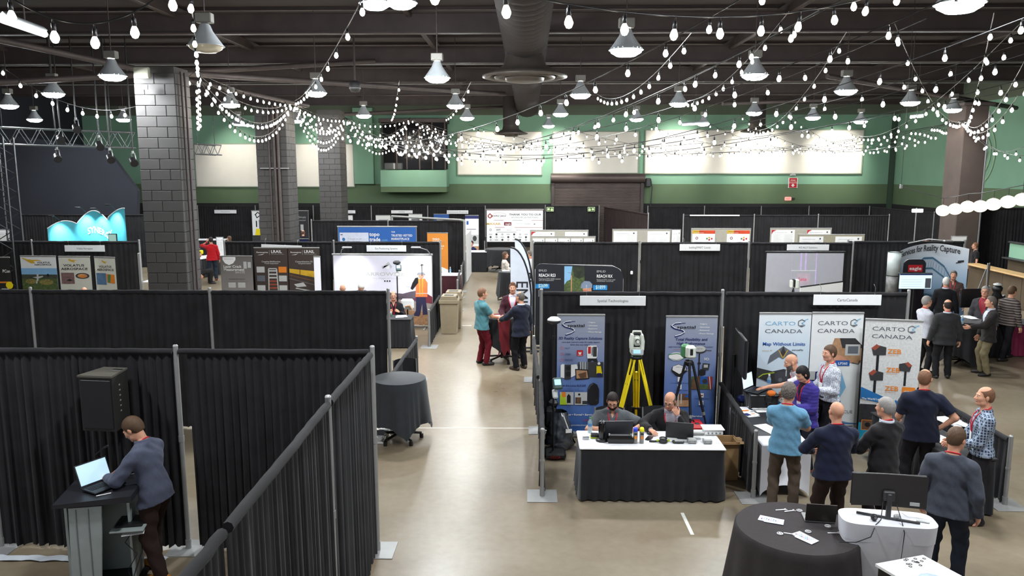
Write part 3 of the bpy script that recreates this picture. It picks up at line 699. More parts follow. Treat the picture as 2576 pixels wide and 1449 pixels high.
# duct with round diffusers
ductm = mat('duct_dark', (50, 45, 43), .85, .0, noise=.15, scale=2)
t = thing('air_duct', 'dark ribbed air duct running along the ceiling centre', 'duct', (-.1, 28, 7.75))
def duct(m_):
    pr = []
    for i in range(64): y = -15.9+i*.5; pr += [(y, .50), (y+.08, .56), (y+.16, .50)]
    vs = []; n = 16
    for y, r_ in pr: vs += [(r_*1.05*math.cos(2*math.pi*j/n), y, r_*.7*math.sin(2*math.pi*j/n)) for j in range(n)]
    m_.add(vs, [(i*n+j, (i+1)*n+j, (i+1)*n+(j+1) % n, i*n+(j+1) % n) for i in range(len(pr)-1) for j in range(n)], 0, True)
part(t, 'duct_tube', ductm, duct)
for yy in (-10, -4, 2, 8, 14): part(t, 'hanger_rod', steel, lambda m_: m_.cyl((-.5, yy, 0), (-.5, yy, 1.14), .02, n=6))
dfm = mat('diffuser_metal', (84, 78, 72), .5, .4, noise=.1)
for i, (px, py, wpx, yy, lb) in enumerate(((1320, 192, 208, 21.4, 'large round air diffuser under the central ceiling duct'), (1285, 336, 84, 42., 'small far round diffuser beneath the duct near the white panels'), (1905, 330, 80, 42., 'round dark diffuser hanging before the long white wall panel'))):
    c = aty(px, py, yy); r_ = wpx/F*yy/2
    t = thing('air_diffuser', lb, 'air diffuser', (c.x, c.y, c.z))
    part(t, 'disc', dfm, lambda m_: (m_.lathe([(.45*r_, .5*r_), (.5*r_, .25*r_), (.75*r_, .1*r_), (r_, .02), (r_, -.03), (.93*r_, -.05), (.82*r_, -.02), (.80*r_, .05)], 32)))
    part(t, 'inner_cone', dfm, lambda m_: (m_.lathe([(.72*r_, -.02), (.70*r_, -.07), (.6*r_, -.05), (.56*r_, .03)], 32), m_.lathe([(.46*r_, -.05), (.44*r_, -.14), (.3*r_, -.16), (.02, -.17)], 32)))
    part(t, 'neck', ductm, lambda m_: m_.lathe([(.46*r_, .45*r_), (.46*r_, .5*r_+.2 if i == 0 else ZC-c.z-.01)], 24))
# ---------------------------------------------------------------- high-bay dome lamps
lampglass = mat('lamp_glass', (255, 255, 255), .3, emit=LAMP_E, ecol=(.92, .97, 1.0)); shadem = mat('lamp_shade', (190, 196, 200), .4, .3, noise=.05); balm = mat('ballast_box', (120, 118, 112), .5, .3)
lamps = [(283,190,1),(134,235,1),(22,265,1),(87,300,1),(311,300,1),(518,115,0),(580,262,1),(600,310,1),(795,233,1),(915,290,1),(943,8,1),(1010,6,1),(1100,195,1),(1146,265,1),(1175,296,1),(1460,238,1),(1410,286,1),(1380,316,1),(1575,125,1),(1707,260,1),(1601,299,1),(1769,311,1),(1898,188,1),(1897,283,1),(2045,295,1),(2128,228,1),(2165,305,1),(2290,257,1),(2397,275,1),(2415,8,1),(2553,311,1),(748,303,1)]
lamps.sort()
def mk(name, fn, m): mb = MB(); fn(mb); return mesh(name, mb, m)
rr = .30
sh_me = mk('shade', lambda m_: m_.lathe([(.07, .36), (.09, .34), (.13, .24), (.22, .11), (rr, .0), (rr+.015, -.01), (rr-.01, -.012), (.21, .095), (.10, .25)], 24), shadem)
gl_me = mk('glass', lambda m_: m_.lathe([(rr-.01, .012), (rr-.03, -.05), (.17, -.11), (.002, -.125)], 20), lampglass)
gl0_me = mk('glass', lambda m_: m_.lathe([(rr-.01, .012), (rr-.03, -.05), (.17, -.11), (.002, -.125)], 20), mat('lamp_glass_off', (214, 206, 180), .2, noise=.05, trans=.3))
bl_me = mk('ballast', lambda m_: (m_.box((0, 0, .46), (.28, .17, .17), bev=.015), m_.cyl((0, 0, .33), (0, 0, .40), .05)), balm)
for i, (px, py, on) in enumerate(lamps):
    c = atz(px, py, 6.62); far_ = c.y > 44
    if far_: c = aty(px, py, 43)
    if px in (943, 1010): c = aty(px, py, 15.5)
    lb = ('round white glowing high-bay dome lamp, %s from the left of those hanging from the ceiling' % nth(i)) if on else 'unlit cream dome lamp hanging beside the big block column'
    t = thing('high_bay_lamp', lb, 'ceiling lamp', c, 0, 'glowing high-bay lamps' if on else None)
    link('shade', sh_me, t); link('glass', gl_me if on else gl0_me, t); link('ballast', bl_me, t)
    part(t, 'hanger_rod', beam_m, lambda m_: m_.cyl((0, 0, .54), (0, 0, ZC-c.z-.05), .012, n=6))
for k, (x_, y_) in enumerate(((-7.2, 6.9), (-1.2, 6.6), (4.6, 6.7), (10.5, 7.0))):
    t = thing('high_bay_lamp', 'high-bay dome lamp just above the upper picture edge, %s from the left' % nth(k), 'ceiling lamp', (x_, y_, 6.75), 0, 'glowing high-bay lamps'); link('shade', sh_me, t); link('glass', gl_me, t); link('ballast', bl_me, t); part(t, 'hanger_rod', beam_m, lambda m_: m_.cyl((0, 0, .54), (0, 0, ZC-6.8), .012, n=6))
# fluorescent battens
tubem = mat('tube_light', (255, 255, 255), .3, emit=8, ecol=(.93, 1, .97))
for i, (a, b, lb) in enumerate((((8, 50, 10.5), (112, 86, 12.2), 'long glowing fluorescent batten at the top left corner'), ((588, 314, 33), (637, 317, 33), 'thin fluorescent batten between the block columns'), ((1716, 314, 33), (1782, 311, 33), 'fluorescent batten above the long white wall panel'), ((2290, 296, 30), (2322, 293, 30), 'small fluorescent batten near the brown column top'))):
    p, q = aty(*a), aty(*b); c = (p+q)/2; t = thing('fluorescent_batten', lb, 'ceiling lamp', c)
    part(t, 'tube', tubem, lambda m_: m_.tube([p-c, q-c], .035 if i else .05, 8)); part(t, 'batten', shadem, lambda m_: m_.tube([p-c+Vector((0, 0, .06)), q-c+Vector((0, 0, .06))], .05, 4))
    part(t, 'chain', beam_m, lambda m_: m_.cyl((0, 0, .08), (0, 0, ZC-c.z-.02), .01, n=5))
# unseen fill spots added to put brightness and hot spots on the white panels
for px, py in ((1395, 405), (1700, 385), (2095, 405), (1050, 440), (600, 400), (810, 400), (1230, 400), (1900, 400)):
    tg = aty(px, py, YB); l = bpy.data.lights.new('panel_fill', 'SPOT'); l.energy = SPOT_W*(3.2 if px > 1300 else 1.2); l.color = (1, .98, .90); l.spot_size = R(75); l.spot_blend = .9; l.shadow_soft_size = .12
    o = bpy.data.objects.new('panel_fill_light', l); C.objects.link(o); o.location = (tg.x, YB-3.0, 6.9); o.rotation_euler = (tg-o.location).to_track_quat('-Z', 'Y').to_euler()
# dark lattice trusses at stage left, with spotlights
def truss(lab, a, b, wd=.35, n=10, up=Vector((0, 0, 1))):
    a = Vector(a); b = Vector(b); L_ = (b-a).length; t = thing('lighting_truss', lab, 'truss', a); d = (b-a)/L_; u = up; v_ = d.cross(u).normalized(); al_m = mat('truss_metal', (105, 108, 110), .35, .8, noise=.1)
    for su in (0, 1):
        for sv in (-.5, .5): part(t, 'chord', al_m, lambda m_: m_.cyl(u*su*-wd+v_*sv*wd, d*L_+u*su*-wd+v_*sv*wd, .025, n=7))
    for i in range(n):
        for sv in (-.5, .5): part(t, 'brace', al_m, lambda m_: m_.cyl(d*L_*i/n+v_*sv*wd-u*(wd if i % 2 else 0), d*L_*(i+1)/n+v_*sv*wd-u*(0 if i % 2 else wd), .014, n=5))
    if u.z > .5:
        for fr in (.15, .85): part(t, 'hanger_cable', blackp, lambda m_: m_.cyl(d*L_*fr, Vector((d.x*L_*fr, d.y*L_*fr, ZC-a.z-.02)), .012, n=5))
    return t
a = aty(-60, 318, 23); b = aty(333, 334, 26); truss('long aluminium lighting truss at the upper left over the stage', a, b, .5, 16)
truss('short aluminium truss beside the big block column', aty(487, 362, 32), aty(549, 366, 33), .4, 6)
a = aty(20, 345, 22); t = truss('vertical truss tower at the left picture edge', (a.x, a.y, .1), (a.x, a.y, a.z), .45, 20, Vector((1, 0, 0)))
for i, (px, py, lb) in enumerate(((150, 345, 'black stage spotlight, leftmost on the long truss'), (190, 318, 'black stage spotlight standing on top of the long truss'), (248, 362, 'black stage spotlight hanging at the right end of the long truss'), (142, 392, 'black stage spotlight hanging lowest under the truss'), (275, 394, 'black stage spotlight low under the right truss end'), (333, 402, 'black speaker bracket on the left side of the big block column'))):
    c = aty(px, py, 24.5); t = thing('stage_spotlight', lb, 'spotlight', c)
    part(t, 'can', blackp, lambda m_: m_.cyl((0, 0, 0), (.16, -.2, -.12), .10, .12, 12)); part(t, 'yoke', steel, lambda m_: m_.tube([(-.05, .1, .0), (-.05, .05, .2), (.12, -.05, .2), (.14, -.05, 0)], .015, 6)); part(t, 'clamp', steel, lambda m_: m_.box((.03, 0, .23), (.06, .06, .1), bev=.01)); part(t, 'drop_bar', blackp, lambda m_: m_.cyl((.03, 0, .2), (.03, 0, ZC-c.z-.02), .02, n=6))
# ---------------------------------------------------------------- pipe and drape
def curtain_mb(L_, H, amp=.035, seed=0, z0=.03, dens=9., opening=None):
    rg = random.Random(seed); n = max(8, int(L_*dens*4)); mb = MB(); ph = [0]; 
    for i in range(n): ph.append(ph[-1]+rg.uniform(.75, 1.9))
    am = [amp*rg.uniform(.35, 1.1) for _ in range(n+1)]; jit = [rg.uniform(-.02, .02) for _ in range(n+1)]
    def fn(u, v):
        i = min(n, int(round(u*n))); z = z0+(H-z0)*(1-v); k = .45+.75*v
        return ((u-.5)*L_+.012*math.sin(ph[i]*1.3)*k, am[i]*k*math.sin(ph[i])+jit[i]*v*.8, z+(jit[i]*.5 if v > .99 else 0))
    mb.grid(fn, n, 6); return mb
up_me = {}
def upright(parent, loc, H, base=True, lean=0.):
    k = round(H, 2)
    if k not in up_me:
        a = MB(); a.cyl((0, 0, .01), (0, 0, H+.05), .028, n=12); a.cyl((0, 0, H*.55), (0, 0, H*.58), .033, n=12); a.lathe([(.030, H+.05), (.022, H+.065), (.001, H+.066)], 12); b = MB(); b.box((0, 0, .005), (.42, .42, .01), bev=.003); b.cyl((0, 0, .01), (0, 0, .12), .034, n=12)
        up_me[k] = (mesh('upright', a, alu), mesh('base_plate', b, alu))
    o = link('upright', up_me[k][0], parent, loc)
    if lean: o.rotation_euler = (0, R(lean), 0)
    if base: link('base_plate', up_me[k][1], o)
    return o
SEED = [100]
def run(label, pts, H=2.44, Hs=None, posts=None, cat='drape', dens=9, m=None, gaps=(), sleeve=True, z0=.03):
    """pipe and drape along world points; one curtain + crossbar per bay"""
    pts = [Vector((p[0], p[1], 0)) for p in pts]; o = pts[0]; t = thing('pipe_and_drape', label, cat, o)
    for i, p in enumerate(pts):
        h = H if Hs is None else Hs[i]
        if posts is None or i in posts: upright(t, p-o, h)
    for i, (a, b) in enumerate(zip(pts, pts[1:])):
        if i in gaps: continue
        h = H if Hs is None else min(Hs[i], Hs[i+1]); d = b-a; L_ = d.length; an = math.atan2(d.y, d.x); c = (a+b)/2-o; SEED[0] += 1
        obj('curtain', curtain_mb(L_-.05, h-.02, seed=SEED[0], dens=dens, z0=z0), m or black_fabric, t, c, an)
        if sleeve:
            mb = MB(); rg = random.Random(SEED[0]); k = max(6, int(L_*9)); P_ = [(-L_/2+.04+(L_-.08)*j/k, rg.uniform(-.004, .004), h-.015+rg.uniform(-.004, .004)) for j in range(k+1)]; mb.tube(P_, .036, 8)
            obj('crossbar_sleeve', mb, m or black_fabric, t, c, an)
    return t
# near left booth (row A) with its side wall
run('nearest left tall black drape wall behind the man at the lectern', [(-8.6, 8.65), (-6.35, 8.65), (-4.07, 8.65), (-1.79, 8.65)], posts=(1, 2, 3), gaps=(2,), dens=12)
_t = bpy.data.objects['pipe_and_drape']; SEED[0] += 1
obj('curtain', curtain_mb(2.14, 2.42, seed=55, dens=13), black_fabric, _t, (5.73, 0, 0)); mb = MB(); mb.tube([(-1.1+.22*j, 0, 2.425+.003*math.sin(j*2)) for j in range(11)], .036, 8); obj('crossbar_sleeve', mb, black_fabric, _t, (5.67, 0, 0))
run('diagonal tall black side drape closing the near left booth', [(-1.79, 8.55), (-1.79, 6.67), (-1.76, 4.2), (-1.74, 2.4)], posts=(1,), dens=12)
t = thing('floor_marking_strip', 'crumpled white plastic strip on floor along the near left drape', 'strip', (-5.6, 8.35, 0))
part(t, 'strip', mat('plastic_strip', (200, 205, 212), .3, noise=.1), lambda m_: m_.grid(lambda u, v: (-2.2+3.6*u, -.06+.12*v+.01*math.sin(u*60), .012+.012*abs(math.sin(u*47+v*3))), 60, 3))
# row B
run('second tall black drape wall from the camera on the left of the aisle', [(-11.6, 13.0), (-8.57, 13.0), (-5.46, 13.0), (-2.39, 13.0)], dens=9)
run('low black side rail drape receding behind the second left wall', [(-2.42, 13.2), (-2.39, 16.2)], Hs=(.92, .92), H=.92, posts=(1,), z0=.05)
run('tall black drape wall behind the blue spatial technology banners', [(.22, 13.0), (3.28, 13.0)], dens=9)
run('tall black drape wall behind the three white cartography banners', [(3.31, 13.02), (6.40, 13.02)], posts=(1,), dens=9)
run('low black rail drape left of the yellow tripod booth, along the aisle', [(.22, 12.9), (.20, 10.25)], Hs=(.92, .92), H=.92, posts=(1,))
run('low black rail drape between the yellow tripod booth and the cartography booth', [(3.28, 12.9), (3.12, 10.25)], Hs=(1.0, .92), H=.92, posts=(1,))
run('low black rail drape on the right side of the cartography booth', [(6.44, 12.9), (6.47, 10.1)], Hs=(1.0, .92), H=.92, posts=(1,))
run('low black rail drape on the far side of the yellow tripod booth', [(.18, 13.15), (.12, 16.3)], Hs=(.92, .92), H=.92, posts=(1,), z0=.05)
# row C
run('tall black drape wall behind the aerospace banners at left', [(-17.5, 22.1), (-14.4, 22.1), (-11.25, 22.1)])
run('tall black drape wall behind the laser crack measurement banner', [(-8.77, 22.1), (-5.62, 22.1)], posts=(0,))
run('tall black drape wall around the bright location backdrop', [(-5.60, 22.1), (-2.53, 22.1)])
run('low black rail drape beside the brown recycling bins', [(-2.56, 22.0), (-2.54, 19.4)], Hs=(1.0, .92), H=.92, posts=(1,))
run('tall black drape wall right of the feather flags', [(.12, 22.1), (3.16, 22.1)])
run('tall black drape wall under the small building sign', [(3.18, 22.12), (6.27, 22.12)], posts=(1,))
run('tall black drape wall behind the grey projection screen', [(6.29, 22.1), (9.2, 22.1)], posts=(1,))
run('tall black drape wall behind the arched reality capture backdrop', [(9.25, 22.6), (12.6, 22.6)], posts=(0, 1))
# row D
run('tall black drape wall behind the blue marketplace banner', [(-8.87, 31.5), (-5.73, 31.5), (-2.63, 31.5)])
run('low black rail drape near the orange banner table', [(-2.6, 31.3), (-2.5, 28.6)], Hs=(.92, .92), H=.92, posts=(1,))
run('low black rail drape behind the recycling bins, middle of the aisle', [(-2.45, 27.2), (-2.3, 24.8)], Hs=(.92, .92), H=.92)
run('far tall black drape wall above the poster boards at right', [(7.08, 35.7), (10.3, 35.7), (13.2, 35.7), (16.4, 35.7)])
run('brown angled drape panel leading away beside the roller shutter', [(4.2, 43.5), (5.6, 36.5)], posts=(1,), m=mat('brown_fabric', (52, 42, 42), .85, noise=.2, scale=3, spec=.2))
# row E along the back wall
run('farthest black drape wall at the left behind the big column', [(-18.8, 43.8), (-15.5, 43.8), (-12.2, 43.8)])
run('farthest black drape wall under the projection booth', [(-12.15, 43.8), (-8.9, 43.8), (-5.7, 43.8), (-2.45, 43.8)], posts=(1, 2, 3))
run('black drape between the two green running-man signs', [(.92, 43.2), (3.9, 43.2)], Hs=(2.5, 2.5))
run('farthest black drape wall at the right under the fire sign', [(6.68, 43.8), (9.84, 43.8), (13.0, 43.8), (15.65, 43.8), (19.0, 43.8)])
run('black drape run along the green right side wall', [(19.1, 43.8), (19.6, 38), (19.9, 32.5)], posts=(1, 2))
run('black drape run at far left behind the glowing turquoise backdrop', [(-23.5, 35.5), (-20.3, 35.5), (-17.2, 35.5), (-15.9, 36.8)])
run('black drape run behind the bar at the right edge', [(17.3, 31.2), (20.1, 31.2), (22.9, 31.1), (25.6, 31.0)], H=3.0)
run('short low rail drape in the far aisle near the sponsor board', [(-2.3, 41.5), (-2.2, 38.6)], Hs=(.92, .92), H=.92)
# ---------------------------------------------------------------- banners and booth contents
def rollup(label, x0, x1, yt, Y, face, items, yaw=0., yb=None, rail=alu, cat='banner', f=1.):
    if f < 1: items = squash(items, f, f*1.15)
    a, b = aty(x0, yt, Y), aty(x1, yt, Y); W_ = b.x-a.x; H_ = (a.z+b.z)/2; z0 = 0.
    t = thing('roll_up_banner', label, cat, ((a.x+b.x)/2, Y, 0), R(yaw))
    part(t, 'base_cassette', rail, lambda m_: m_.box((0, 0, .05), (W_+.03, .16, .09), bev=.02))
    for sg in (-1, 1): part(t, 'foot', rail, lambda m_: m_.box((sg*W_*.32, 0, .008), (.05, .38, .016), bev=.006))
    part(t, 'rear_pole', rail, lambda m_: m_.cyl((0, .04, .08), (0, .03, H_-.02), .012, n=8))
    part(t, 'top_rail', rail, lambda m_: m_.box((0, 0, H_-.015), (W_+.01, .025, .035), bev=.008))
    part(t, 'panel', face, lambda m_: m_.grid(lambda u, v: ((u-.5)*W_, .001*math.sin(u*5+v*2), .09+(H_-.11)*v), 4, 6))
    if items: art(items, W_, H_-.11, 'print', t, off=.004, loc=(0, 0, .09))
    return t
def squash(items, f, ft=None):
    ft = ft or f; g = lambda y: 1-(1-y)*f; o = []
    for it in items:
        it = list(it); k = it[0]
        if k == 'r': it[2] = g(it[2]); it[4] = g(it[4])
        elif k in ('p', 'l'): it[1] = [(x, g(y)) for x, y in it[1]]
        elif k in ('e', 'o'): it[2] = g(it[2])
        elif k == 't': it[3] = g(it[3]); it[5] *= ft
        if k == 'e' and len(it) > 5: it[5] *= f
        o.append(tuple(it))
    return o
bluegrad = gradmat('banner_blue_gradient', [(0, (46, 92, 164)), (1, (150, 156, 170)), (.45, (96, 122, 178)), (.75, (134, 144, 172))])
wgrad = gradmat('banner_pale_blue', [(0, (206, 214, 222)), (1, (222, 228, 230)), (.7, (196, 212, 224))])
def swoosh(x, y, s_, a=1.):
    p = [(x+s_*q[0], y+s_*a*q[1]) for q in ((.30, .12), (.12, .10), (0, .02), (.10, -.06), (.36, -.13), (.42, -.20), (.30, -.28), (.12, -.34))]
    q = [(b+.016*s_, c+.03*s_*a) for b, c in p]
    return [('l', p, s_*.042, navyp), ('l', q, s_*.02, white), ('l', [(x+.1*s_, y+.1*s_*a), (x+.45*s_, y+.13*s_*a)], .01, navyp)]
def spat(title, sub):
    it = swoosh(.10, .915, .62, .4)+[('t', 'spatial', .215, .902, .36, .024, ink, True), ('t', 'TECHNOLOGIES', .30, .893, .26, .004, inkg)]
    for k, c in enumerate(('Calgary', 'Edmonton', 'Richmond', 'Prince George')): it += [('t', '- '+c, .63, .935-.027*k, (.17, .22, .21, .30)[k], .012, white, True)]
    for k, (s_, x, wd) in enumerate(title): it += [('t', s_, x, .80-.035*k if len(title) > 1 else .795, wd, .022, navyp, True, .12)]
    for k, (s_, x, wd) in enumerate(sub): it += [('t', s_, x, (.768 if len(title) == 1 else .742)-.022*k, wd, .010, navyp, True, .12)]
    return it
def scanner(x, y, s_, body=white):
    return [('p', [(x-.10*s_, y), (x-.11*s_, y+.06*s_), (x-.08*s_, y+.10*s_), (x+.10*s_, y+.10*s_), (x+.12*s_, y+.06*s_), (x+.11*s_, y)], body), ('r', x-.05*s_, y+.01*s_, x+.05*s_, y+.09*s_, darkg), ('e', x, y+.055*s_, .04*s_, inkg)]
L1 = spat([('3D Reality Capture Solutions', .03, .92)], [('Leica laser scanners make 3D reality capture', .10, .80), ('faster than ever before.', .28, .42)])
for k, s_ in enumerate(('FAST', 'AGILE', 'PRECISE')): L1 += [('o', .105, .722-.05*k, .035, .3, mat('pink', (190, 110, 130))), ('t', s_, .17, .714-.05*k, (.10, .12, .16)[k], .013, mat('slate', (88, 100, 140)), True, .1)]
L1 += [('r', .42, .655, .55, .705, red), ('p', [(.455, .675), (.485, .665), (.515, .675), (.515, .692), (.485, .684), (.455, .692)], white), ('r', .44, .660, .53, .663, white),
  ('p', [(.64, .64), (.63, .72), (.66, .745), (.83, .745), (.86, .72), (.85, .65), (.82, .635), (.66, .632)], white), ('r', .655, .675, .715, .735, red), ('r', .76, .65, .84, .735, darkg), ('r', .73, .66, .755, .73, inkg), ('p', [(.66, .635), (.84, .635), (.87, .60), (.80, .60), (.75, .62), (.70, .60), (.65, .60)], ink),
  ('r', .45, .475, .98, .605, darkg), ('p', [(.45, .605), (.66, .605), (.66, .50), (.60, .49)], inkg), ('l', [(.50, .605), (.50, .53)], .015, lightg), ('l', [(.55, .605), (.55, .53)], .015, lightg), ('l', [(.60, .605), (.60, .53)], .015, lightg),
  ('e', .89, .592, .03, white), ('p', [(.84, .57), (.93, .57), (.96, .505), (.84, .505)], yellow), ('r', .86, .475, .94, .51, navyp),
  ('p', [(.08, .47), (.08, .575), (.11, .585), (.16, .585), (.16, .465)], white), ('r', .16, .455, .30, .58, darkg), ('p', [(.30, .58), (.42, .585), (.44, .56), (.44, .50), (.30, .47)], white), ('e', .24, .55, .05, ink), ('e', .24, .50, .055, ink),
  ('p', [(.385, .545), (.66, .54), (.69, .46), (.40, .45)], ink), ('p', [(.41, .535), (.64, .53), (.665, .468), (.42, .462)], tan), ('p', [(.45, .50), (.62, .52), (.63, .47), (.50, .465)], brownp),
  ('t', 'Meet the Leica BLK360', .05, .394, .57, .016, navyp, True), ('t', 'imaging laser scanner', .12, .37, .36, .007, navyp), ('t', 'Imaging Laser Scanner', .05, .352, .53, .012, navyp, False, .1),
  ('p', [(.66, .25), (.66, .37), (.70, .41), (.78, .428), (.86, .41), (.90, .37), (.90, .25), (.84, .235), (.72, .235)], ink), ('l', [(.68, .37), (.72, .405), (.78, .418)], .008, inkg), ('e', .85, .275, .018, darkg),
  ('r', .07, .235, .36, .345, lightg), ('p', [(.07, .235), (.07, .32), (.14, .33), (.20, .29), (.22, .235)], mat('hi_vis', (176, 204, 40))), ('p', [(.10, .345), (.19, .345), (.20, .30), (.12, .30)], orange), ('p', [(.22, .25), (.22, .31), (.255, .33), (.30, .31), (.30, .25)], ink),
  ('r', .385, .235, .65, .345, lightg), ('r', .40, .245, .52, .30, darkg), ('r', .43, .25, .50, .30, brownp), ('e', .48, .325, .025, ink), ('r', .55, .24, .65, .27, darkg),
  ('t', 'Sales   Rental   Service', .18, .142, .62, .016, white, True, .12), ('e', .345, .15, .010, white), ('e', .572, .15, .010, white), ('t', 'Leica', .57, .098, .16, .018, mat('wine', (160, 40, 90)), True, .1), ('t', 'Geosystems', .59, .087, .14, .006, mat('wine', (160, 40, 90))),
  ('t', 'www.spatialtechnologies.com', .15, .052, .75, .013, white)]
rollup('blue grey roll-up banner titled 3D Reality Capture Solutions, left of the yellow tripod', 1402, 1522, 790, 12.72, bluegrad, L1)
R1 = spat([('Total Flexibility and', .19, .62), ('High Performance', .22, .55)], [("today's most compact most powerful, self-learning GNSS receivers!", .06, .86)])
R1 += [('r', .32, .70, .42, .745, red), ('o', .37, .724, .03, .3, white), ('t', 'captivate', .16, .72, .14, .006, red), ('e', .67, .722, .13, darkg, .032), ('e', .67, .730, .12, lightg, .026), ('t', 'GS18', .62, .728, .10, .008, darkg), ('l', [(.78, .718), (.90, .716)], .012, darkg), ('r', .655, .49, .68, .69, ink), ('r', .64, .60, .70, .615, ink),
  ('e', .22, .665, .15, white, .035), ('l', [(.06, .68), (.22, .69), (.38, .68)], .016, green), ('l', [(.06, .65), (.22, .635), (.38, .65)], .008, green),
  ('t', '3D', .76, .635, .10, .02, white, True), ('p', [(.13, .54), (.15, .58), (.27, .60), (.42, .575), (.44, .54), (.30, .49), (.22, .50)], ink), ('p', [(.15, .55), (.16, .58), (.27, .597), (.41, .572), (.41, .55), (.29, .515)], white), ('t', 'GS16', .22, .57, .12, .009, darkg), ('l', [(.42, .55), (.54, .55)], .012, lightg),
  ('p', [(.74, .61), (.88, .605), (.86, .55), (.73, .555)], darkg), ('r', .76, .572, .84, .597, lightg), ('p', [(.66, .53), (.70, .50), (.80, .51), (.80, .55), (.70, .56)], ink),
  ('r', .53, .385, .94, .495, foliage), ('p', [(.53, .385), (.56, .46), (.60, .495), (.70, .495), (.72, .44), (.66, .385)], brownp), ('r', .70, .43, .86, .495, blue), ('e', .79, .455, .05, darkg), ('p', [(.84, .495), (.94, .495), (.94, .385), (.88, .385)], mat('brick_red', (150, 50, 40))), ('l', [(.88, .495), (.91, .385)], .012, white),
  ('r', .26, .45, .34, .49, white), ('r', .26, .385, .34, .425, white), ('p', [(.28, .39), (.32, .39), (.31, .42), (.30, .41)], darkg), ('t', 'Low maintenance & durability', .13, .436, .38, .007, navyp, True), ('t', 'Adaptive GNSS', .20, .372, .26, .007, navyp, True),
  ('r', .20, .235, .50, .345, tan), ('r', .20, .29, .50, .345, brownp), ('l', [(.28, .24), (.28, .345)], .02, lightg), ('l', [(.34, .26), (.34, .345)], .02, lightg), ('p', [(.40, .32), (.46, .345), (.50, .34), (.50, .31)], blue),
  ('r', .69, .315, .78, .352, white), ('r', .705, .328, .765, .338, mat('brick_red', (150, 50, 40))), ('t', 'Universal control', .60, .303, .28, .007, navyp, True), ('r', .69, .25, .78, .288, white), ('l', [(.71, .262), (.76, .278)], .03, ink), ('t', 'Integrated', .66, .238, .15, .007, navyp, True),
  ('t', 'Sales   Rental   Service', .14, .145, .62, .016, white, True, .12), ('e', .31, .153, .010, white), ('e', .535, .153, .010, white), ('t', 'Leica', .57, .10, .16, .018, mat('wine', (160, 40, 90)), True, .1), ('t', 'www.spatialtechnologies.com', .10, .052, .70, .013, white)]
rollup('blue grey roll-up banner Total Flexibility and High Performance, behind the small scanner', 1676, 1806, 794, 12.66, bluegrad, R1)
def sign(label, x0, y0, x1, y1, Y, text, th=.35, tw=.45, tx=None, rz=0., col=ink):
    a, b = aty(x0, y0, Y), aty(x1, y1, Y); W_, H_ = b.x-a.x, a.z-b.z; t = thing('booth_sign', label, 'sign', ((a.x+b.x)/2, Y, b.z))
    t.rotation_euler = (0, R(rz), 0)
    part(t, 'card', paper, lambda m_: m_.box((0, 0, H_/2), (W_, .012, H_), bev=.003))
    for sg in (-.4, .4): part(t, 'hook', steel, lambda m_: m_.tube([(sg*W_, .0, H_*.95), (sg*W_, -.01, H_+.12), (sg*W_, .06, H_+.17)], .004, 5))
    if text: art([('t', text, (1-tw)/2 if tx is None else tx, .5-th/2, tw, th, col)], W_, H_, 'lettering', t, off=.007)
    return t
sign('white hanging name sign above the yellow tripod booth', 1459, 744, 1624, 769, 12.9, 'Spatial Technologies', .27, .47)
sign('white hanging name sign above the three cartography banners', 2047, 741, 2216, 768, 12.9, 'CartoCanada', .27, .30)
sign('white hanging name sign above the bright dunes backdrop', 922, 617, 1022, 633, 22.0, 'Eos Positioning Systems', .32, .56)
sign('white hanging name sign above the three gold bird banners', 162, 617, 264, 633, 22.0, 'Volatus Aerospace', .3, .4)
sign('white hanging name sign on bare drape right of the rounded black backdrop', 1710, 614, 1811, 631, 22.0, 'buildingSMART Canada', .3, .53)
sign('white hanging name sign over the grey projection screen', 1980, 615, 2085, 630, 22.0, '4iG-ALLY Solutions', .32, .44)
sign('tilted white sign card above the two rail banners', 657, 616, 759, 624, 22.0, None, rz=2)
sign('small white sign on the farthest drape, left of the tall survey banner', 539, 528, 595, 537, 43.6, 'Conteches', .3, .4, col=inkg)
sign('small white sign on the farthest drape, right of the third column', 865, 529, 894, 537, 43.6, 'Altena', .3, .5, col=inkg)
sign('small white sign on the farthest drape, under the projection booth left end', 984, 529, 1038, 537, 43.6, 'GNNL', .35, .3, col=inkg)
sign('small white sign on the farthest drape, right end under the projection booth', 1124, 529, 1178, 538, 43.6, 'Environmental Monitoring', .35, .9, col=inkg)
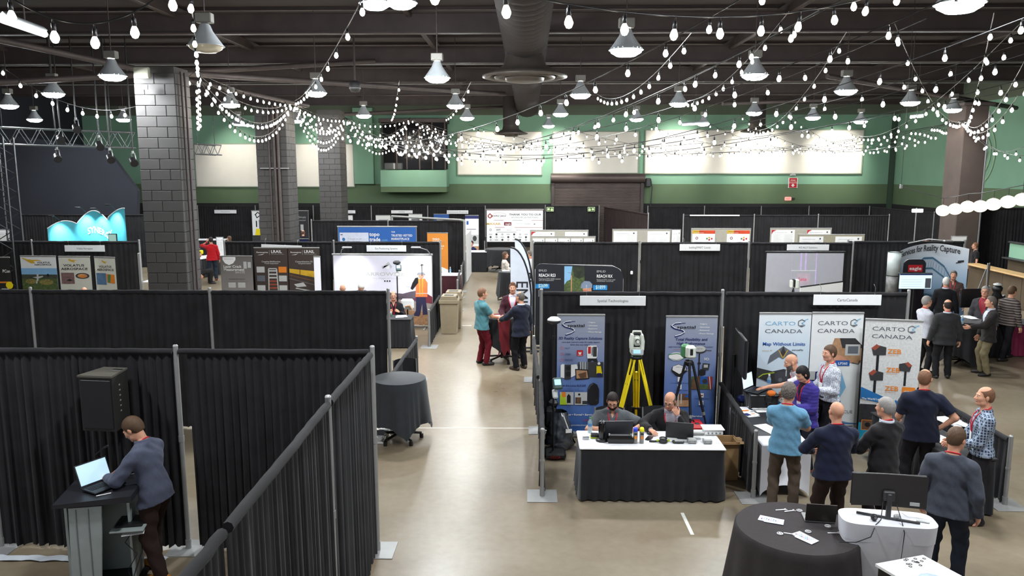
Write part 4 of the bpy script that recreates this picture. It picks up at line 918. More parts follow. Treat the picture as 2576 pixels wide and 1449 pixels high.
# cartography banners
def carto(x, y, sc, cm):
    it = [('t', 'CARTO', x, y, .58*sc, .032*sc, cm), ('t', 'CANADA', x, y-.062*sc, .72*sc, .032*sc, inkg)]
    gx, gy = x+.70*sc, y+.018*sc
    hexa = [(gx+.075*sc*math.cos(R(a)), gy+.030*sc*math.sin(R(a))) for a in range(30, 390, 60)]
    return it+[('l', hexa, .014*sc, inkg), ('l', [hexa[5], (gx, gy), hexa[0]], .012*sc, ltblue), ('l', [(gx+.05*sc, gy+.022*sc), (gx+.12*sc, gy+.035*sc)], .014*sc, ltblue), ('l', [(gx-.03*sc, gy-.02*sc), (gx+.03*sc, gy-.02*sc)], .018*sc, inkg)]
c1 = carto(.12, .905, 1., ltblue)+[('t', 'Map Without Limits', .09, .742, .82, .026, blue, True), ('t', 'senseFly', .66, .700, .22, .012, darkg, True), ('t', 'ebee X', .08, .695, .2, .01, gold),
  ('p', [(.20, .59), (.24, .66), (.45, .725), (.49, .738), (.53, .725), (.76, .665), (.79, .595), (.56, .655), (.49, .63), (.42, .65)], inkg), ('p', [(.44, .68), (.49, .738), (.54, .685), (.50, .635)], darkg), ('l', [(.40, .705), (.49, .64), (.58, .705)], .012, gold),
  ('p', [(0, .56), (.10, .55), (.30, .53), (.52, .55), (1, .50), (1, .42), (.58, .40), (.45, .43), (.30, .43), (.05, .47), (0, .475)], darkg), ('e', .48, .485, .14, mat('drone_dark', (60, 60, 66)), .045), ('e', .46, .46, .04, inkg), ('l', [(.03, .478), (.12, .505), (.34, .52)], .018, mat('lime', (170, 190, 40))), ('r', .56, .49, .58, .54, lightg),
  ('p', [(0, .0), (0, .30), (.08, .345), (.16, .30), (.24, .26), (.34, .30), (.44, .27), (.52, .31), (.60, .27), (1, .33), (1, 0)], mat('deep_blue', (30, 104, 164))), ('o', .22, .315, .12, .16, blue), ('e', .22, .315, .095, white, .032), ('o', .22, .31, .05, .3, ink), ('e', .55, .30, .10, white, .034), ('t', 'EAMS', .50, .292, .14, .014, ink), ('t', '3D', .15, .14, .14, .04, white, True), ('t', 'Mapping', .12, .09, .3, .02, white)]
rollup('white cartography roll-up banner with grey delta drone, reading Map Without Limits', 1911, 2042, 786, 12.62, wgrad, c1)
c2 = carto(.12, .905, 1., inkg)+[('p', [(.38, .70), (.46, .80), (.86, .80), (1.0, .745), (1.0, .60), (.78, .60), (.50, .66)], tan), ('p', [(.56, .80), (.86, .80), (1, .745), (1, .72), (.62, .72)], darkg), ('r', .68, .66, .97, .75, lightg), ('r', .73, .675, .93, .735, inkg), ('p', [(.36, .68), (.60, .66), (.74, .62), (.60, .60), (.38, .62)], skinp), ('r', .50, .575, .78, .62, blue), ('t', 'LP360', .56, .585, .18, .02, white, True), ('l', [(.82, .60), (.95, .59), (.98, .62)], .012, ink),
  ('p', [(.0, .40), (.05, .52), (.35, .545), (.42, .47), (.3, .36), (.08, .33)], navyp), ('r', .0, .46, .12, .53, lightg), ('l', [(.05, .42), (.3, .5)], .02, inkg), ('l', [(.1, .38), (.36, .45)], .014, ltblue), ('p', [(.48, .53), (.62, .54), (.74, .40), (.62, .31), (.5, .36)], ltblue), ('r', .52, .25, .65, .29, mat('deep_blue', (30, 104, 164))), ('t', 'GEOCUE', .52, .185, .38, .025, inkg),
  ('p', [(0, .0), (0, .17), (.5, .13), (1, .10), (1, 0)], mat('deep_blue', (30, 104, 164))), ('r', .0, .0, 1, .06, teal), ('r', .55, .03, 1, .095, lightg), ('t', 'World-class support and software', .40, .105, .56, .010, white), ('e', .80, .06, .08, ink, .014), ('l', [(.68, .078), (.92, .078)], .014, ink), ('l', [(.72, .045), (.70, .02)], .012, ink), ('l', [(.88, .045), (.90, .02)], .012, ink)]
rollup('white cartography roll-up banner in the middle, half hidden by the patterned-shirt man', 2044, 2174, 785, 12.62, mat('banner_white', (222, 224, 224), .55, noise=.02), c2)
def handheld(x, y, s_, flip=1):
    return [('r', x-.02*s_, y-.12*s_, x+.02*s_, y, ink), ('p', [(x-.07*s_*flip, y-.005), (x-.10*s_*flip, y+.045*s_), (x-.03*s_*flip, y+.07*s_), (x+.12*s_*flip, y+.055*s_), (x+.12*s_*flip, y)], darkg), ('p', [(x-.11*s_*flip, y+.045*s_), (x-.03*s_*flip, y+.075*s_), (x+.02*s_*flip, y+.06*s_), (x-.05*s_*flip, y+.03*s_)], mat('rust', (150, 70, 50)))]
c3 = carto(.13, .915, .98, inkg)+handheld(.26, .72, 1.15)+handheld(.24, .515, 1.15)+handheld(.76, .60, 1.0, -1)+[('p', [(.17, .375), (.33, .375), (.28, .395), (.2, .395)], ink)]
for x, y in ((.42, .735), (.42, .585), (.42, .435)): c3 += [('t', 'ZEB', x, y, .24, .036, orange, True), ('t', 'HORIZON', x+.01, y-.018, .18, .006, orange)]
c3 += [('r', .72, .375, .95, .47, orange), ('t', 'GEO', .755, .42, .165, .02, white, True), ('t', 'SLAM', .76, .39, .15, .014, white),
  ('p', [(0, .36), (0, .40), (0, .455), (.45, .375), (1, .33), (1, .29), (.5, .32)], mat('deep_blue', (30, 104, 164))), ('t', 'The World Leader in SLAM Technology', .03, .352, .85, .016, white, True), ('r', 0, .16, 1, .315, mat('cave_dark', (38, 38, 42), noise=.4, scale=20)), ('e', .40, .245, .09, inkg, .012), ('e', .70, .25, .04, inkg, .012), ('p', [(.15, .20), (.3, .235), (.6, .235), (.7, .2)], darkg),
  ('r', 0, 0, 1, .162, teal), ('r', .05, .10, .42, .185, orange), ('r', .06, .104, .41, .181, brownp), ('e', .16, .145, .05, ink, .02), ('r', .24, .115, .40, .165, tan), ('t', 'CartoCanada', .16, .07, .5, .02, white), ('t', '877-282-1455', .20, .03, .46, .02, white)]
rollup('white cartography roll-up banner at right with three handheld scanner pictures and orange square', 2182, 2318, 803, 12.25, mat('banner_white2', (206, 206, 204), .6, noise=.12, scale=30), c3, yaw=-11)
# eos backdrop
def stand(label, x0, x1, yt, Y, zb, face, items, name='backdrop_stand', cat='backdrop', curve=.0, frame=alu, yb=None, glossy=False):
    a, b = aty(x0, yt, Y), aty(x1, yt, Y); W_ = b.x-a.x; H_ = a.z-zb; t = thing(name, label, cat, ((a.x+b.x)/2, Y, 0))
    part(t, 'panel', face, lambda m_: m_.box((0, 0, zb+H_/2), (W_, .03, H_), bev=.01))
    part(t, 'top_rail', frame, lambda m_: m_.cyl((-W_/2-.03, 0, zb+H_), (W_/2+.03, 0, zb+H_), .03, n=10))
    for sg in (-1, 1):
        part(t, 'side_rail', frame, lambda m_: m_.box((sg*W_/2, .01, (zb+H_)/2), (.025, .05, zb+H_), bev=.006)); part(t, 'foot', frame, lambda m_: m_.box((sg*W_*.42, .0, .012), (.06, .42, .024), bev=.008))
    if items: art(items, W_, H_, 'print', t, off=.018, loc=(0, 0, zb))
    return t
dune = mat('print_dune', (92, 80, 92), .6, noise=.2, scale=6); dune2 = mat('print_sand', (150, 140, 132), .6, noise=.2, scale=10); grass = mat('print_dry_grass', (150, 112, 80), .6, noise=.35, scale=24)
hv = mat('hi_vis_orange', (236, 116, 62)); dun3 = mat('print_red_hill', (110, 40, 52), .6, noise=.1)
def hill(pts, m): return ('p', [(0, 0)]+pts+[(1, 0)], m)
e_it = [hill([(0, .44), (.05, .425), (.15, .42), (.26, .42), (.34, .435), (.42, .43), (.54, .465), (.62, .455), (.70, .445), (.78, .475), (.84, .49), (.90, .46), (1, .40)], dune), ('p', [(.80, .36), (.92, .47), (1, .40), (1, .30)], dun3), hill([(0, .36), (.2, .34), (.4, .35), (.6, .37), (.75, .35), (1, .30)], dune2), hill([(0, .22), (.3, .26), (.6, .24), (.8, .20), (1, .18)], grass),
  ('t', 'ARROWSEED', .32, .70, .46, .05, lightg, True), ('t', 'The Magic of Location', .39, .655, .31, .02, lightg), ('p', [(.49, .83), (.50, .80), (.53, .86), (.56, .90), (.60, .83), (.58, .80), (.57, .86), (.535, .83)], lightg), ('e', .555, .815, .015, white), ('e', .52, .625, .008, ink), ('e', .545, .625, .008, ink), ('e', .57, .625, .008, ink),
  ('p', [(.80, .13), (.83, .20), (.835, .42), (.93, .42), (.95, .15), (.90, .14), (.895, .30), (.875, .15), (.86, .12)], mat('print_navy_trousers', (38, 34, 66))), ('p', [(.83, .40), (.835, .58), (.85, .66), (.93, .66), (.955, .60), (.95, .40)], hv), ('p', [(.78, .52), (.80, .60), (.83, .67), (.86, .68), (.86, .60), (.80, .50)], ink), ('l', [(.835, .45), (.95, .45)], .02, lightg), ('l', [(.875, .42), (.87, .66)], .016, mat('lime', (170, 190, 40))), ('l', [(.90, .42), (.905, .66)], .016, mat('lime', (170, 190, 40))), ('e', .89, .70, .028, skinp, .035), ('p', [(.845, .715), (.86, .75), (.92, .75), (.935, .715)], mat('hat_grey', (130, 132, 140))), ('r', .895, .70, .903, .85, darkg), ('p', [(.88, .85), (.90, .87), (.92, .85)], darkg), ('p', [(.74, .55), (.74, .60), (.79, .60), (.78, .55)], white)]
t = stand('large bright location backdrop with dunes and surveyor in orange vest', 838, 1086, 640, 21.7, .12, mat('eos_face', (214, 212, 226), .5, noise=.02), e_it)
for px, lb in ((868, 'left'), (1072, 'right')):
    c = aty(px, 641, 21.65); t = thing('arm_light', 'thin %s arm spotlight on top of the bright location backdrop' % lb, 'light', c); sg = 1 if lb == 'left' else -1
    part(t, 'arm', steel, lambda m_: m_.tube([(-.12*sg, 0, .02), (-.05*sg, -.2, .16), (.12*sg, -.55, .26)], .012, 6)); part(t, 'head', lightg, lambda m_: m_.box((.2*sg, -.6, .27), (.26, .1, .04), bev=.012))
    l = bpy.data.lights.new('arm_spot', 'SPOT'); l.energy = 95; l.spot_size = R(95); l.spot_blend = 1; l.shadow_soft_size = .06; o = bpy.data.objects.new('arm_spot_light', l); C.objects.link(o); o.location = c+Vector((.2*sg, -.62, .22)); o.rotation_euler = (Vector((0, .62, -1.0))).to_track_quat('-Z', 'Y').to_euler()
# survey poles with antennas
def gnss_pole(label, px, ptop, Y, ctrl=None, base=True, ctrl_side=1, dark=False, dish=white):
    c = aty(px, ptop, Y); t = thing('survey_pole', label, 'survey pole', (c.x, Y, 0)); H_ = c.z
    part(t, 'pole', blackp, lambda m_: (m_.cyl((0, 0, .02), (0, 0, H_-.1), .016, n=8), m_.cyl((0, 0, 1.0), (0, 0, 1.1), .024, n=8), m_.cyl((0, 0, H_-.35), (0, 0, H_-.3), .024, n=8)))
    part(t, 'antenna', [dish, darkg], lambda m_: (m_.lathe([(.001, H_), (.06, H_-.005), (.10, H_-.035), (.105, H_-.05)], 18), m_.lathe([(.105, H_-.05), (.10, H_-.085), (.05, H_-.11), (.02, H_-.12)], 18, mi=1)))
    if ctrl:
        part(t, 'controller', [mat('device_green', (58, 78, 72), .5), lightg, screen_on], lambda m_: (m_.box((ctrl_side*.06, -.08, ctrl), (.15, .05, .20), 0, rz=.2, bev=.03, rx=-.6), m_.box((ctrl_side*.06, -.105, ctrl+.03), (.10, .02, .09), 2, rz=.2, rx=-.6), m_.box((ctrl_side*.02, -.10, ctrl-.16), (.085, .04, .15), 1, rz=.2, bev=.02, rx=-.6)))
        part(t, 'clamp', blackp, lambda m_: m_.tube([(0, 0, ctrl-.05), (ctrl_side*.04, -.05, ctrl-.02)], .018, 6))
    return t
t = gnss_pole('black survey pole with white dish antenna and green controller, left of the 3D banner', 1394, 797, 11.75, 1.22)
part(t, 'base_plate', [blackp, red], lambda m_: (m_.box((.03, 0, .06), (.34, .32, .10), 0, bev=.03)), label='black base block with red lettering'); art([('t', 'LEICA', .30, .2, .45, .5, red)], .34, .1, 'lettering', t, off=.165, loc=(.03, 0, .01))
gnss_pole('black survey pole with dark antenna standing before the location backdrop', 998, 655, 20.6, 1.9, dish=darkg)
# tripod with total station, and scanner tripod
t = thing('survey_tripod', 'yellow wooden survey tripod with white total station on top', 'tripod', (aty(1601, 900, 11.9).x, 11.9, 0)); hz = 1.60
for k, (dx, dy) in enumerate(((-.43, -.22), (.42, -.20), (.10, .55))):
    top_ = Vector((dx*.10, dy*.10, hz)); ft = Vector((dx, dy, .03)); mid = top_.lerp(ft, .60); pd = Vector((-dy, dx, 0)).normalized()
    l = part(t, 'leg', yellow, lambda m_: [m_.cyl(top_+pd*s_*.045, mid+pd*s_*.035, .016, n=6) for s_ in (-1, 1)]+[m_.cyl(top_.lerp(mid, .3), top_.lerp(ft, .86), .020, n=6)])
    part(l, 'clamp', blackp, lambda m_: (m_.tube([mid-pd*.07, mid+pd*.07], .026, 6), m_.tube([top_.lerp(mid, .45)-pd*.05, top_.lerp(mid, .45)+pd*.05], .012, 6))); part(l, 'spike', steel, lambda m_: m_.cyl(top_.lerp(ft, .84), ft, .018, .006, 6))
part(t, 'head_plate', blackp, lambda m_: m_.lathe([(.001, hz+.02), (.09, hz+.015), (.09, hz-.03), (.03, hz-.06)], 16))
t2 = thing('total_station', 'white total station instrument with telescope and lit display', 'instrument', (t.location.x, 11.9, hz+.02)); cr_ = mat('instrument_cream', (214, 218, 206), .45, noise=.03)
part(t2, 'base', [cr_, green], lambda m_: (m_.box((0, 0, .07), (.20, .17, .09), 0, bev=.02), m_.box((0, 0, .015), (.15, .15, .03), 1, bev=.01)))
for sg in (-1, 1): part(t2, 'side_support', cr_, lambda m_: m_.prism([(sg*.105, .10), (sg*.112, .24), (sg*.092, .34), (sg*.055, .34), (sg*.060, .10)], -.075, .075, 0, 'y'))
part(t2, 'telescope', [cr_, blackp], lambda m_: (m_.box((0, 0, .24), (.115, .14, .15), 0, bev=.03), m_.cyl((0, -.06, .245), (0, -.12, .245), .034, n=16, mi=1), m_.cyl((0, -.115, .245), (0, -.125, .245), .026, n=16, mi=0)))
part(t2, 'handle', [cr_, blackp], lambda m_: (m_.tube([(-.07, 0, .33), (-.06, 0, .385), (.06, 0, .385), (.07, 0, .33)], .017, 8), m_.box((0, 0, .345), (.12, .06, .02), 1)))
part(t2, 'display', [lightg, screen_on], lambda m_: (m_.box((0, -.095, .075), (.185, .03, .10), 0, bev=.01), m_.box((-.01, -.112, .085), (.11, .01, .055), 1)))
t = thing('scanner_tripod', 'slim black carbon tripod carrying the small cream laser scanner', 'tripod', (aty(1733, 905, 11.6).x, 11.6, 0)); hz = 1.60
for dx, dy in ((-.42, -.05), (.42, -.12), (.0, -.42)):
    top_ = Vector((dx*.12, dy*.12, hz)); ft = Vector((dx, dy, .02))
    l = part(t, 'leg', mat('carbon', (34, 36, 42), .35, .3), lambda m_: (m_.cyl(top_, top_.lerp(ft, .5), .021, n=8), m_.cyl(top_.lerp(ft, .5), ft, .015, n=8)))
    part(l, 'clamp', steel, lambda m_: (m_.cyl(top_.lerp(ft, .49), top_.lerp(ft, .52), .027, n=8), m_.cyl(top_.lerp(ft, .75), top_.lerp(ft, .77), .022, n=8)))
part(t, 'head_plate', blackp, lambda m_: m_.lathe([(.001, hz+.03), (.06, hz+.02), (.07, hz-.02), (.03, hz-.07)], 14))
t2 = thing('laser_scanner', 'small cream laser scanner with dark slot on the black tripod', 'instrument', (t.location.x, 11.6, hz+.03))
part(t2, 'housing', [cr_, darkg, green], lambda m_: (m_.box((.015, -.02, .125), (.155, .12, .20), 0, rz=.15, bev=.03), m_.box((-.04, .05, .125), (.14, .13, .21), 2, rz=.15, bev=.03)))
part(t2, 'slot', blackp, lambda m_: m_.box((.02, -.078, .135), (.045, .02, .10), rz=.15, bev=.005))
for dx in (1653, 1742):
    c = atz(dx, 1062, .5) if False else aty(dx, 1078, 11.9)
    t = thing('instrument_case', 'red plastic instrument case behind table, %s' % ('under the yellow tripod' if dx == 1653 else 'under the small scanner tripod'), 'case', (c.x-.05, 12.0, 0)); rc = mat('case_red', (188, 24, 28), .35, noise=.04)
    part(t, 'body', rc, lambda m_: (m_.box((0, 0, .20), (.50, .34, .36), bev=.05), m_.box((0, -.17, .2), (.42, .03, .05), bev=.01))); part(t, 'lid', rc, lambda m_: m_.box((0, 0, .45), (.51, .35, .13), bev=.05)); part(t, 'handle', blackp, lambda m_: (m_.tube([(-.09, -.02, .50), (-.08, -.02, .545), (.08, -.02, .545), (.09, -.02, .50)], .015, 6), m_.box((.12, -.1, .50), (.08, .06, .05), bev=.01)))
# emlid backdrop and feather flags
em_dark = mat('emlid_face', (26, 28, 36), .45, noise=.05)
em = [('r', .33, .0, .56, .985, foliage), ('p', [(.33, .985), (.33, .45), (.36, .55), (.40, .60), (.42, .985)], skyp), ('p', [(.42, .985), (.44, .7), (.50, .62), (.56, .7), (.56, .985)], mat('tree_dark', (34, 44, 28), noise=.5, scale=18)), ('r', .405, .0, .418, .72, tan), ('l', [(.37, .80), (.46, .79)], .008, brownp),
  ('p', [(.52, .35), (.525, .48), (.56, .56), (.62, .55), (.65, .47), (.65, .36), (.60, .34)], mat('hard_hat', (120, 134, 156))), ('p', [(.54, .34), (.64, .36), (.65, .10), (.57, .05)], skinp), ('l', [(.545, .29), (.60, .285)], .012, red),
  ('t', 'EMLID', .04, .83, .09, .035, lightg), ('t', 'REACH RS3', .04, .68, .19, .05, white, True), ('t', 'Multi-band RTK GNSS receiver', .04, .60, .25, .022, lightg), ('t', 'with tilt compensation', .04, .56, .17, .022, lightg), ('r', .0, .34, .16, .47, mat('price_blue', (30, 130, 196))), ('t', '$2699', .035, .37, .105, .06, mat('price_pale', (190, 214, 200)), True),
  ('t', 'EMLID', .70, .81, .10, .035, lightg), ('t', 'REACH RX', .70, .66, .18, .05, white, True), ('t', 'Network RTK rover with', .70, .58, .21, .022, lightg), ('t', 'centimeter accuracy', .70, .54, .19, .022, lightg), ('r', .66, .30, .82, .44, mat('price_blue', (30, 130, 196))), ('t', '$1899', .69, .335, .11, .06, mat('price_pale', (190, 214, 200)), True), ('l', [(.04, .1), (.04, .3)], .012, lightg), ('l', [(.055, .1), (.055, .3)], .006, lightg)]
a, b = aty(1347, 663, 19.5), aty(1568, 663, 19.5); t = thing('backdrop_stand', 'black rounded backdrop with blue price tags and hard-hat photo', 'backdrop', ((a.x+b.x)/2, 19.5, 0)); W_ = b.x-a.x; H_ = a.z-.05
part(t, 'panel', em_dark, lambda m_: m_.prism([(-W_/2, .05), (-W_/2, H_-.06)]+[(-W_/2+.16-.16*math.cos(R(q)), H_-.11+.16*math.sin(R(q))) for q in range(0, 91, 15)]+[(W_/2-.3+.3*math.sin(R(q)), H_-.30+.28*math.cos(R(q))) for q in range(0, 91, 15)]+[(W_/2, .05)], -.02, .02, 0, 'y'))
art(squash(em, .42, .72), W_, H_, 'print', t, off=.024)
part(t, 'frame_edge', alu, lambda m_: m_.tube([(-W_/2, 0, .03), (-W_/2, 0, H_-.1), (-W_/2+.1, 0, H_+.03), (W_/2-.28, 0, H_), (W_/2-.08, 0, H_-.1), (W_/2, 0, H_-.35), (W_/2, 0, .03)], .016, 6)); part(t, 'foot', blackp, lambda m_: [m_.box((s_*W_*.4, 0, .02), (.08, .5, .03), bev=.01) for s_ in (-1, 1)])
for i, (x0, xb, yt, yb, Y, ph, lb) in enumerate(((1286, 1345, 612, 770, 18.9, 0, 'white feather flag with black lettering, front one of the pair'), (1297, 1350, 588, 740, 19.3, 1, 'white feather flag with black edge, rear one of the pair'))):
    a = aty(x0-2, (622 if i == 0 else 601), Y); ht = a.z; bx = aty(xb-8, 740, Y).x; t = thing('feather_flag', lb, 'flag', (bx, Y, 0)); wf = bx-a.x
    edge = [(0, .45), (-.01, 1.2)]+[(-wf*(1-math.cos(R(q))), 1.2+(ht-1.2)*math.sin(R(q))) for q in range(10, 91, 10)]
    left = [(-wf, ht), (-wf*1.0, ht-.45), (-wf*.98, 1.3), (-wf*.75, .45)]
    if i: left = [(-wf, ht), (-wf*.97, ht-.5), (-wf*.72, 1.2), (-wf*.6, .45)]
    part(t, 'sail', mat('flag_white', (206, 212, 224), .6, noise=.06, scale=5), lambda m_: m_.prism(edge+left[1:], -.004, .004, 0, 'y')); part(t, 'pole_sleeve', blackp, lambda m_: m_.tube([(0, 0, .05)]+[(p[0], 0, p[1]) for p in edge], .022, 7)); part(t, 'base', blackp, lambda m_: (m_.box((0, 0, .02), (.5, .06, .03), bev=.01), m_.box((0, 0, .02), (.06, .5, .03), bev=.01)))
    vs, fs, L_ = textmesh('EMLID', False); mb = MB(); mb.add([(-wf*.72+q*.42+.0*p, -.012, ht-.85-p*.52*(1.6/2.2)) for p, q in vs], fs); obj('lettering', mb, ink, t)
# volatus banners
gb = [('p', [(.10, .92), (.20, .85), (.30, .80), (.42, .80), (.36, .86), (.48, .87), (.60, .87), (.50, .90), (.36, .90)], gold), ('l', [(.06, .95), (.22, .88)], .03, gold), ('l', [(.10, .93), (.26, .86)], .02, gold)]
v1 = gb+[('t', 'VOLATUS', .46, .80, .36, .04, ink, True), ('t', 'AEROSPACE', .38, .74, .48, .035, ink, True), ('r', 0, 0, 1, .66, skyp), ('r', 0, .0, 1, .48, mat('tree_mid', (60, 66, 52), noise=.4, scale=20)), ('r', 0, 0, 1, .36, foliage), ('e', .25, .28, .16, mat('shrub', (126, 116, 62), noise=.4, scale=18), .07), ('e', .68, .26, .2, mat('shrub', (126, 116, 62), noise=.4, scale=18), .08), ('p', [(.30, .40), (.60, .44), (.60, .41), (.45, .36), (.42, .22), (.38, .22), (.42, .37)], lightg), ('p', [(.42, .50), (.48, .50), (.46, .30), (.43, .30)], lightg), ('e', .74, .46, .04, ink)]
rollup('left aerospace roll-up banner with gold bird and landscape with drone', 50, 140, 643, 20.9, mat('banner_white'
, (222, 224, 224)), v1, f=.47)
v2 = [('p', [(.30, .90), (.44, .85), (.52, .85), (.48, .88), (.60, .90), (.42, .91)], gold), ('l', [(.32, .93), (.46, .88)], .025, gold), ('l', [(.36, .89), (.5, .84)], .02, gold), ('t', 'VOLATUS', .14, .72, .66, .055, ink, True), ('t', 'AEROSPACE', .06, .62, .84, .055, ink, True), ('r', .05, .22, .46, .54, mat('heather', (120, 92, 92), noise=.3, scale=20)), ('p', [(.2, .32), (.3, .36), (.42, .32), (.3, .3)], ink), ('e', .72, .45, .22, darkg, .085), ('e', .72, .45, .16, mat('thermal', (196, 140, 90), noise=.3), .06), ('e', .72, .43, .08, orange, .03)]
rollup('middle aerospace roll-up banner with two inset photos', 146, 226, 644, 20.9, mat('banner_cream', (208, 208, 196), .55, noise=.02), v2, f=.47)
v3 = [('p', [(.36, .88), (.48, .83), (.56, .83), (.52, .86), (.62, .88)], gold), ('l', [(.36, .91), (.5, .86)], .025, gold), ('t', 'VOLATUS', .20, .70, .60, .055, ink, True), ('t', 'AEROSPACE', .10, .61, .80, .055, ink, True), ('r', .05, .2, .52, .54, mat('dusk_blue', (84, 116, 150), noise=.2)), ('p', [(.52, .52), (.92, .50), (.92, .24), (.55, .26)], orange), ('p', [(.6, .5), (.75, .5), (.7, .26), (.58, .27)], green)]
rollup('right aerospace roll-up banner, turned, with orange and blue inset photos', 233, 292, 646, 21.0, mat('banner_cream', (208, 208, 196)), v3, yaw=-10, f=.47)
rollup('black roll-up banner with orange circle at the left edge', -22, 24, 646, 20.6, mat('banner_black', (34, 32, 32), .5), [('t', 'PCon', .55, .80, .4, .04, white, True), ('r', .0, .66, 1, .68, orange), ('e', .85, .63, .2, yellow)]+[('l', [(.4, .58-.07*k), (.8, .58-.07*k)], .03, lightg) for k in range(6)])
# pavemetrics banners
pv = gradmat('pave_gradient', [(0, (196, 190, 188)), (1, (104, 100, 98)), (.45, (140, 134, 132))])
rollup('grey roll-up banner reading Laser Crack Measurement', 553, 634, 643, 21.2, pv, [('p', [(.08, .985), (.08, .92), (.15, .84), (.27, .80), (.40, .84), (.48, .92), (.48, .985)], paper), ('t', 'Pavemetrics', .13, .93, .28, .018, inkg), ('t', 'Laser Crack', .10, .74, .56, .05, white, True), ('t', 'Measurement', .10, .67, .64, .05, white, True), ('t', 'System (LCMS)', .45, .615, .30, .045, lightg, True), ('r', .72, .72, .82, .88, lightg), ('r', .85, .74, .95, .87, lightg), ('t', 'Automated 3D Inspection', .25, .47, .5, .02, ink), ('r', .22, .28, .45, .40, lightg), ('r', .52, .28, .75, .40, lightg), ('t', 'of roads and runways worldwide', .2, .42, .6, .01, inkg)], f=.6)
pd_ = mat('pave_dark', (64, 54, 50), .5, noise=.05)
def lr(k): 
    it = [('t', 'Pavemetrics', .08, .90, .34, .022, white, True), ('p', [(.10, .855), (.22, .87), (.32, .885), (.24, .86)], white), ('r', .46, .86, .466, .96, lightg), ('t', 'LRAIL', .52, .90, .32, .05, white, True), ('t', 'Laser Rail Inspection System', .52, .87, .38, .012, lightg), ('t', ('Complete Multifunction', 'Comprehensive 3D')[k], .22, .71, .56, .026, lightg, True), ('t', ('Track Inspection', 'Track geometry Inspection')[k], .30, .675, .42, .022, lightg, True)]
    if k == 0:
        for j in range(7): it += [('r', .40, .10+.07*j, .68, .13+.07*j, (lightg, mat('rust', (150, 70, 50)))[j in (1, 2, 3)])]
        it += [('l', [(.40, .05), (.42, .58), (.66, .58), (.69, .05)], .03, lightg), ('r', .06, .50, .30, .62, lightg), ('r', .72, .50, .96, .62, orange), ('r', .06, .32, .30, .44, inkg), ('r', .72, .32, .96, .44, lightg), ('r', .06, .12, .30, .24, lightg), ('r', .72, .12, .96, .24, lightg)]
    else: it += [('p', [(.02, .50), (.02, .58), (.98, .52), (.98, .38)], gold), ('l', [(.35, .44), (.36, .56)], .02, brownp), ('l', [(0, .45), (1, .30)], .04, brownp), ('l', [(0, .38), (1, .22)], .02, mat('gravel', (110, 100, 96))), ('p', [(.15, .26), (.45, .30), (.55, .22), (.25, .20)], lightg), ('l', [(.2, .18), (.9, .1)], .03, lightg)]
    return it
rollup('brown roll-up banner with rail track drawing, left of the brown pair', 638, 722, 622, 21.5, pd_, lr(0), f=.62); rollup('brown roll-up banner with yellow train, right of the brown pair', 724, 803, 622, 21.5, pd_, lr(1), f=.62)
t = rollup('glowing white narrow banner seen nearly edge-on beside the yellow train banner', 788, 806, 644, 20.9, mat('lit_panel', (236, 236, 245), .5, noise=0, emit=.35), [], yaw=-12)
# topo trade
tb = mat('topo_blue', (34, 92, 168), .5, noise=.03)
stand('wide blue marketplace banner with white lettering, far left aisle booth', 850, 1047, 570, 31.2, .5, tb, [('t', 'topo', .40, .78, .13, .09, white, True), ('t', 'trade', .40, .66, .14, .09, white, True), ('t', '.com', .55, .66, .08, .06, ltblue), ('t', 'YOUR', .68, .86, .05, .035, white, True), ('t', 'TRUSTED VETTED', .68, .77, .27, .05, white, True), ('t', 'MARKETPLACE', .68, .69, .23, .05, white, True), ('p', [(.02, .3), (.02, .86), (.39, .86), (.39, .3)], mat('print_pale', (196, 204, 222))), ('e', .07, .70, .02, mat('deep_blue', (30, 104, 164)), .04), ('t', 'Create your own user', .12, .70, .18, .03, inkg), ('t', 'Marketplace Storefront', .12, .64, .19, .03, inkg), ('r', .03, .80, .06, .82, darkg)])
to = mat('topo_orange', (214, 134, 48), .5, noise=.03)
rollup('orange roll-up banner with white lettering at right of the blue banner', 1074, 1127, 585, 29.6, to, [('t', 'topo', .25, .87, .34, .045, white, True), ('t', 'trade', .25, .82, .38, .045, white, True), ('t', '.com', .66, .82, .2, .03, tan), ('t', 'WE BUY YOUR', .18, .74, .64, .026, white, True), ('t', 'EQUIPMENT', .3, .69, .45, .026, white, True), ('p', [(0, 0), (0, .50), (.4, .40), (1, .30), (1, 0)], white), ('p', [(0, 0), (0, .38), (.5, .34), (1, .28), (1, 0)], paper), ('l', [(.3, .25), (.7, .25)], .02, inkg), ('l', [(.3, .15), (.6, .15)], .02, inkg)], yaw=-6)
rollup('navy roll-up banner low beside the second block column', 733, 776, 600, 32.5, navyp, [('t', 'topo', .35, .88, .3, .05, white, True)])
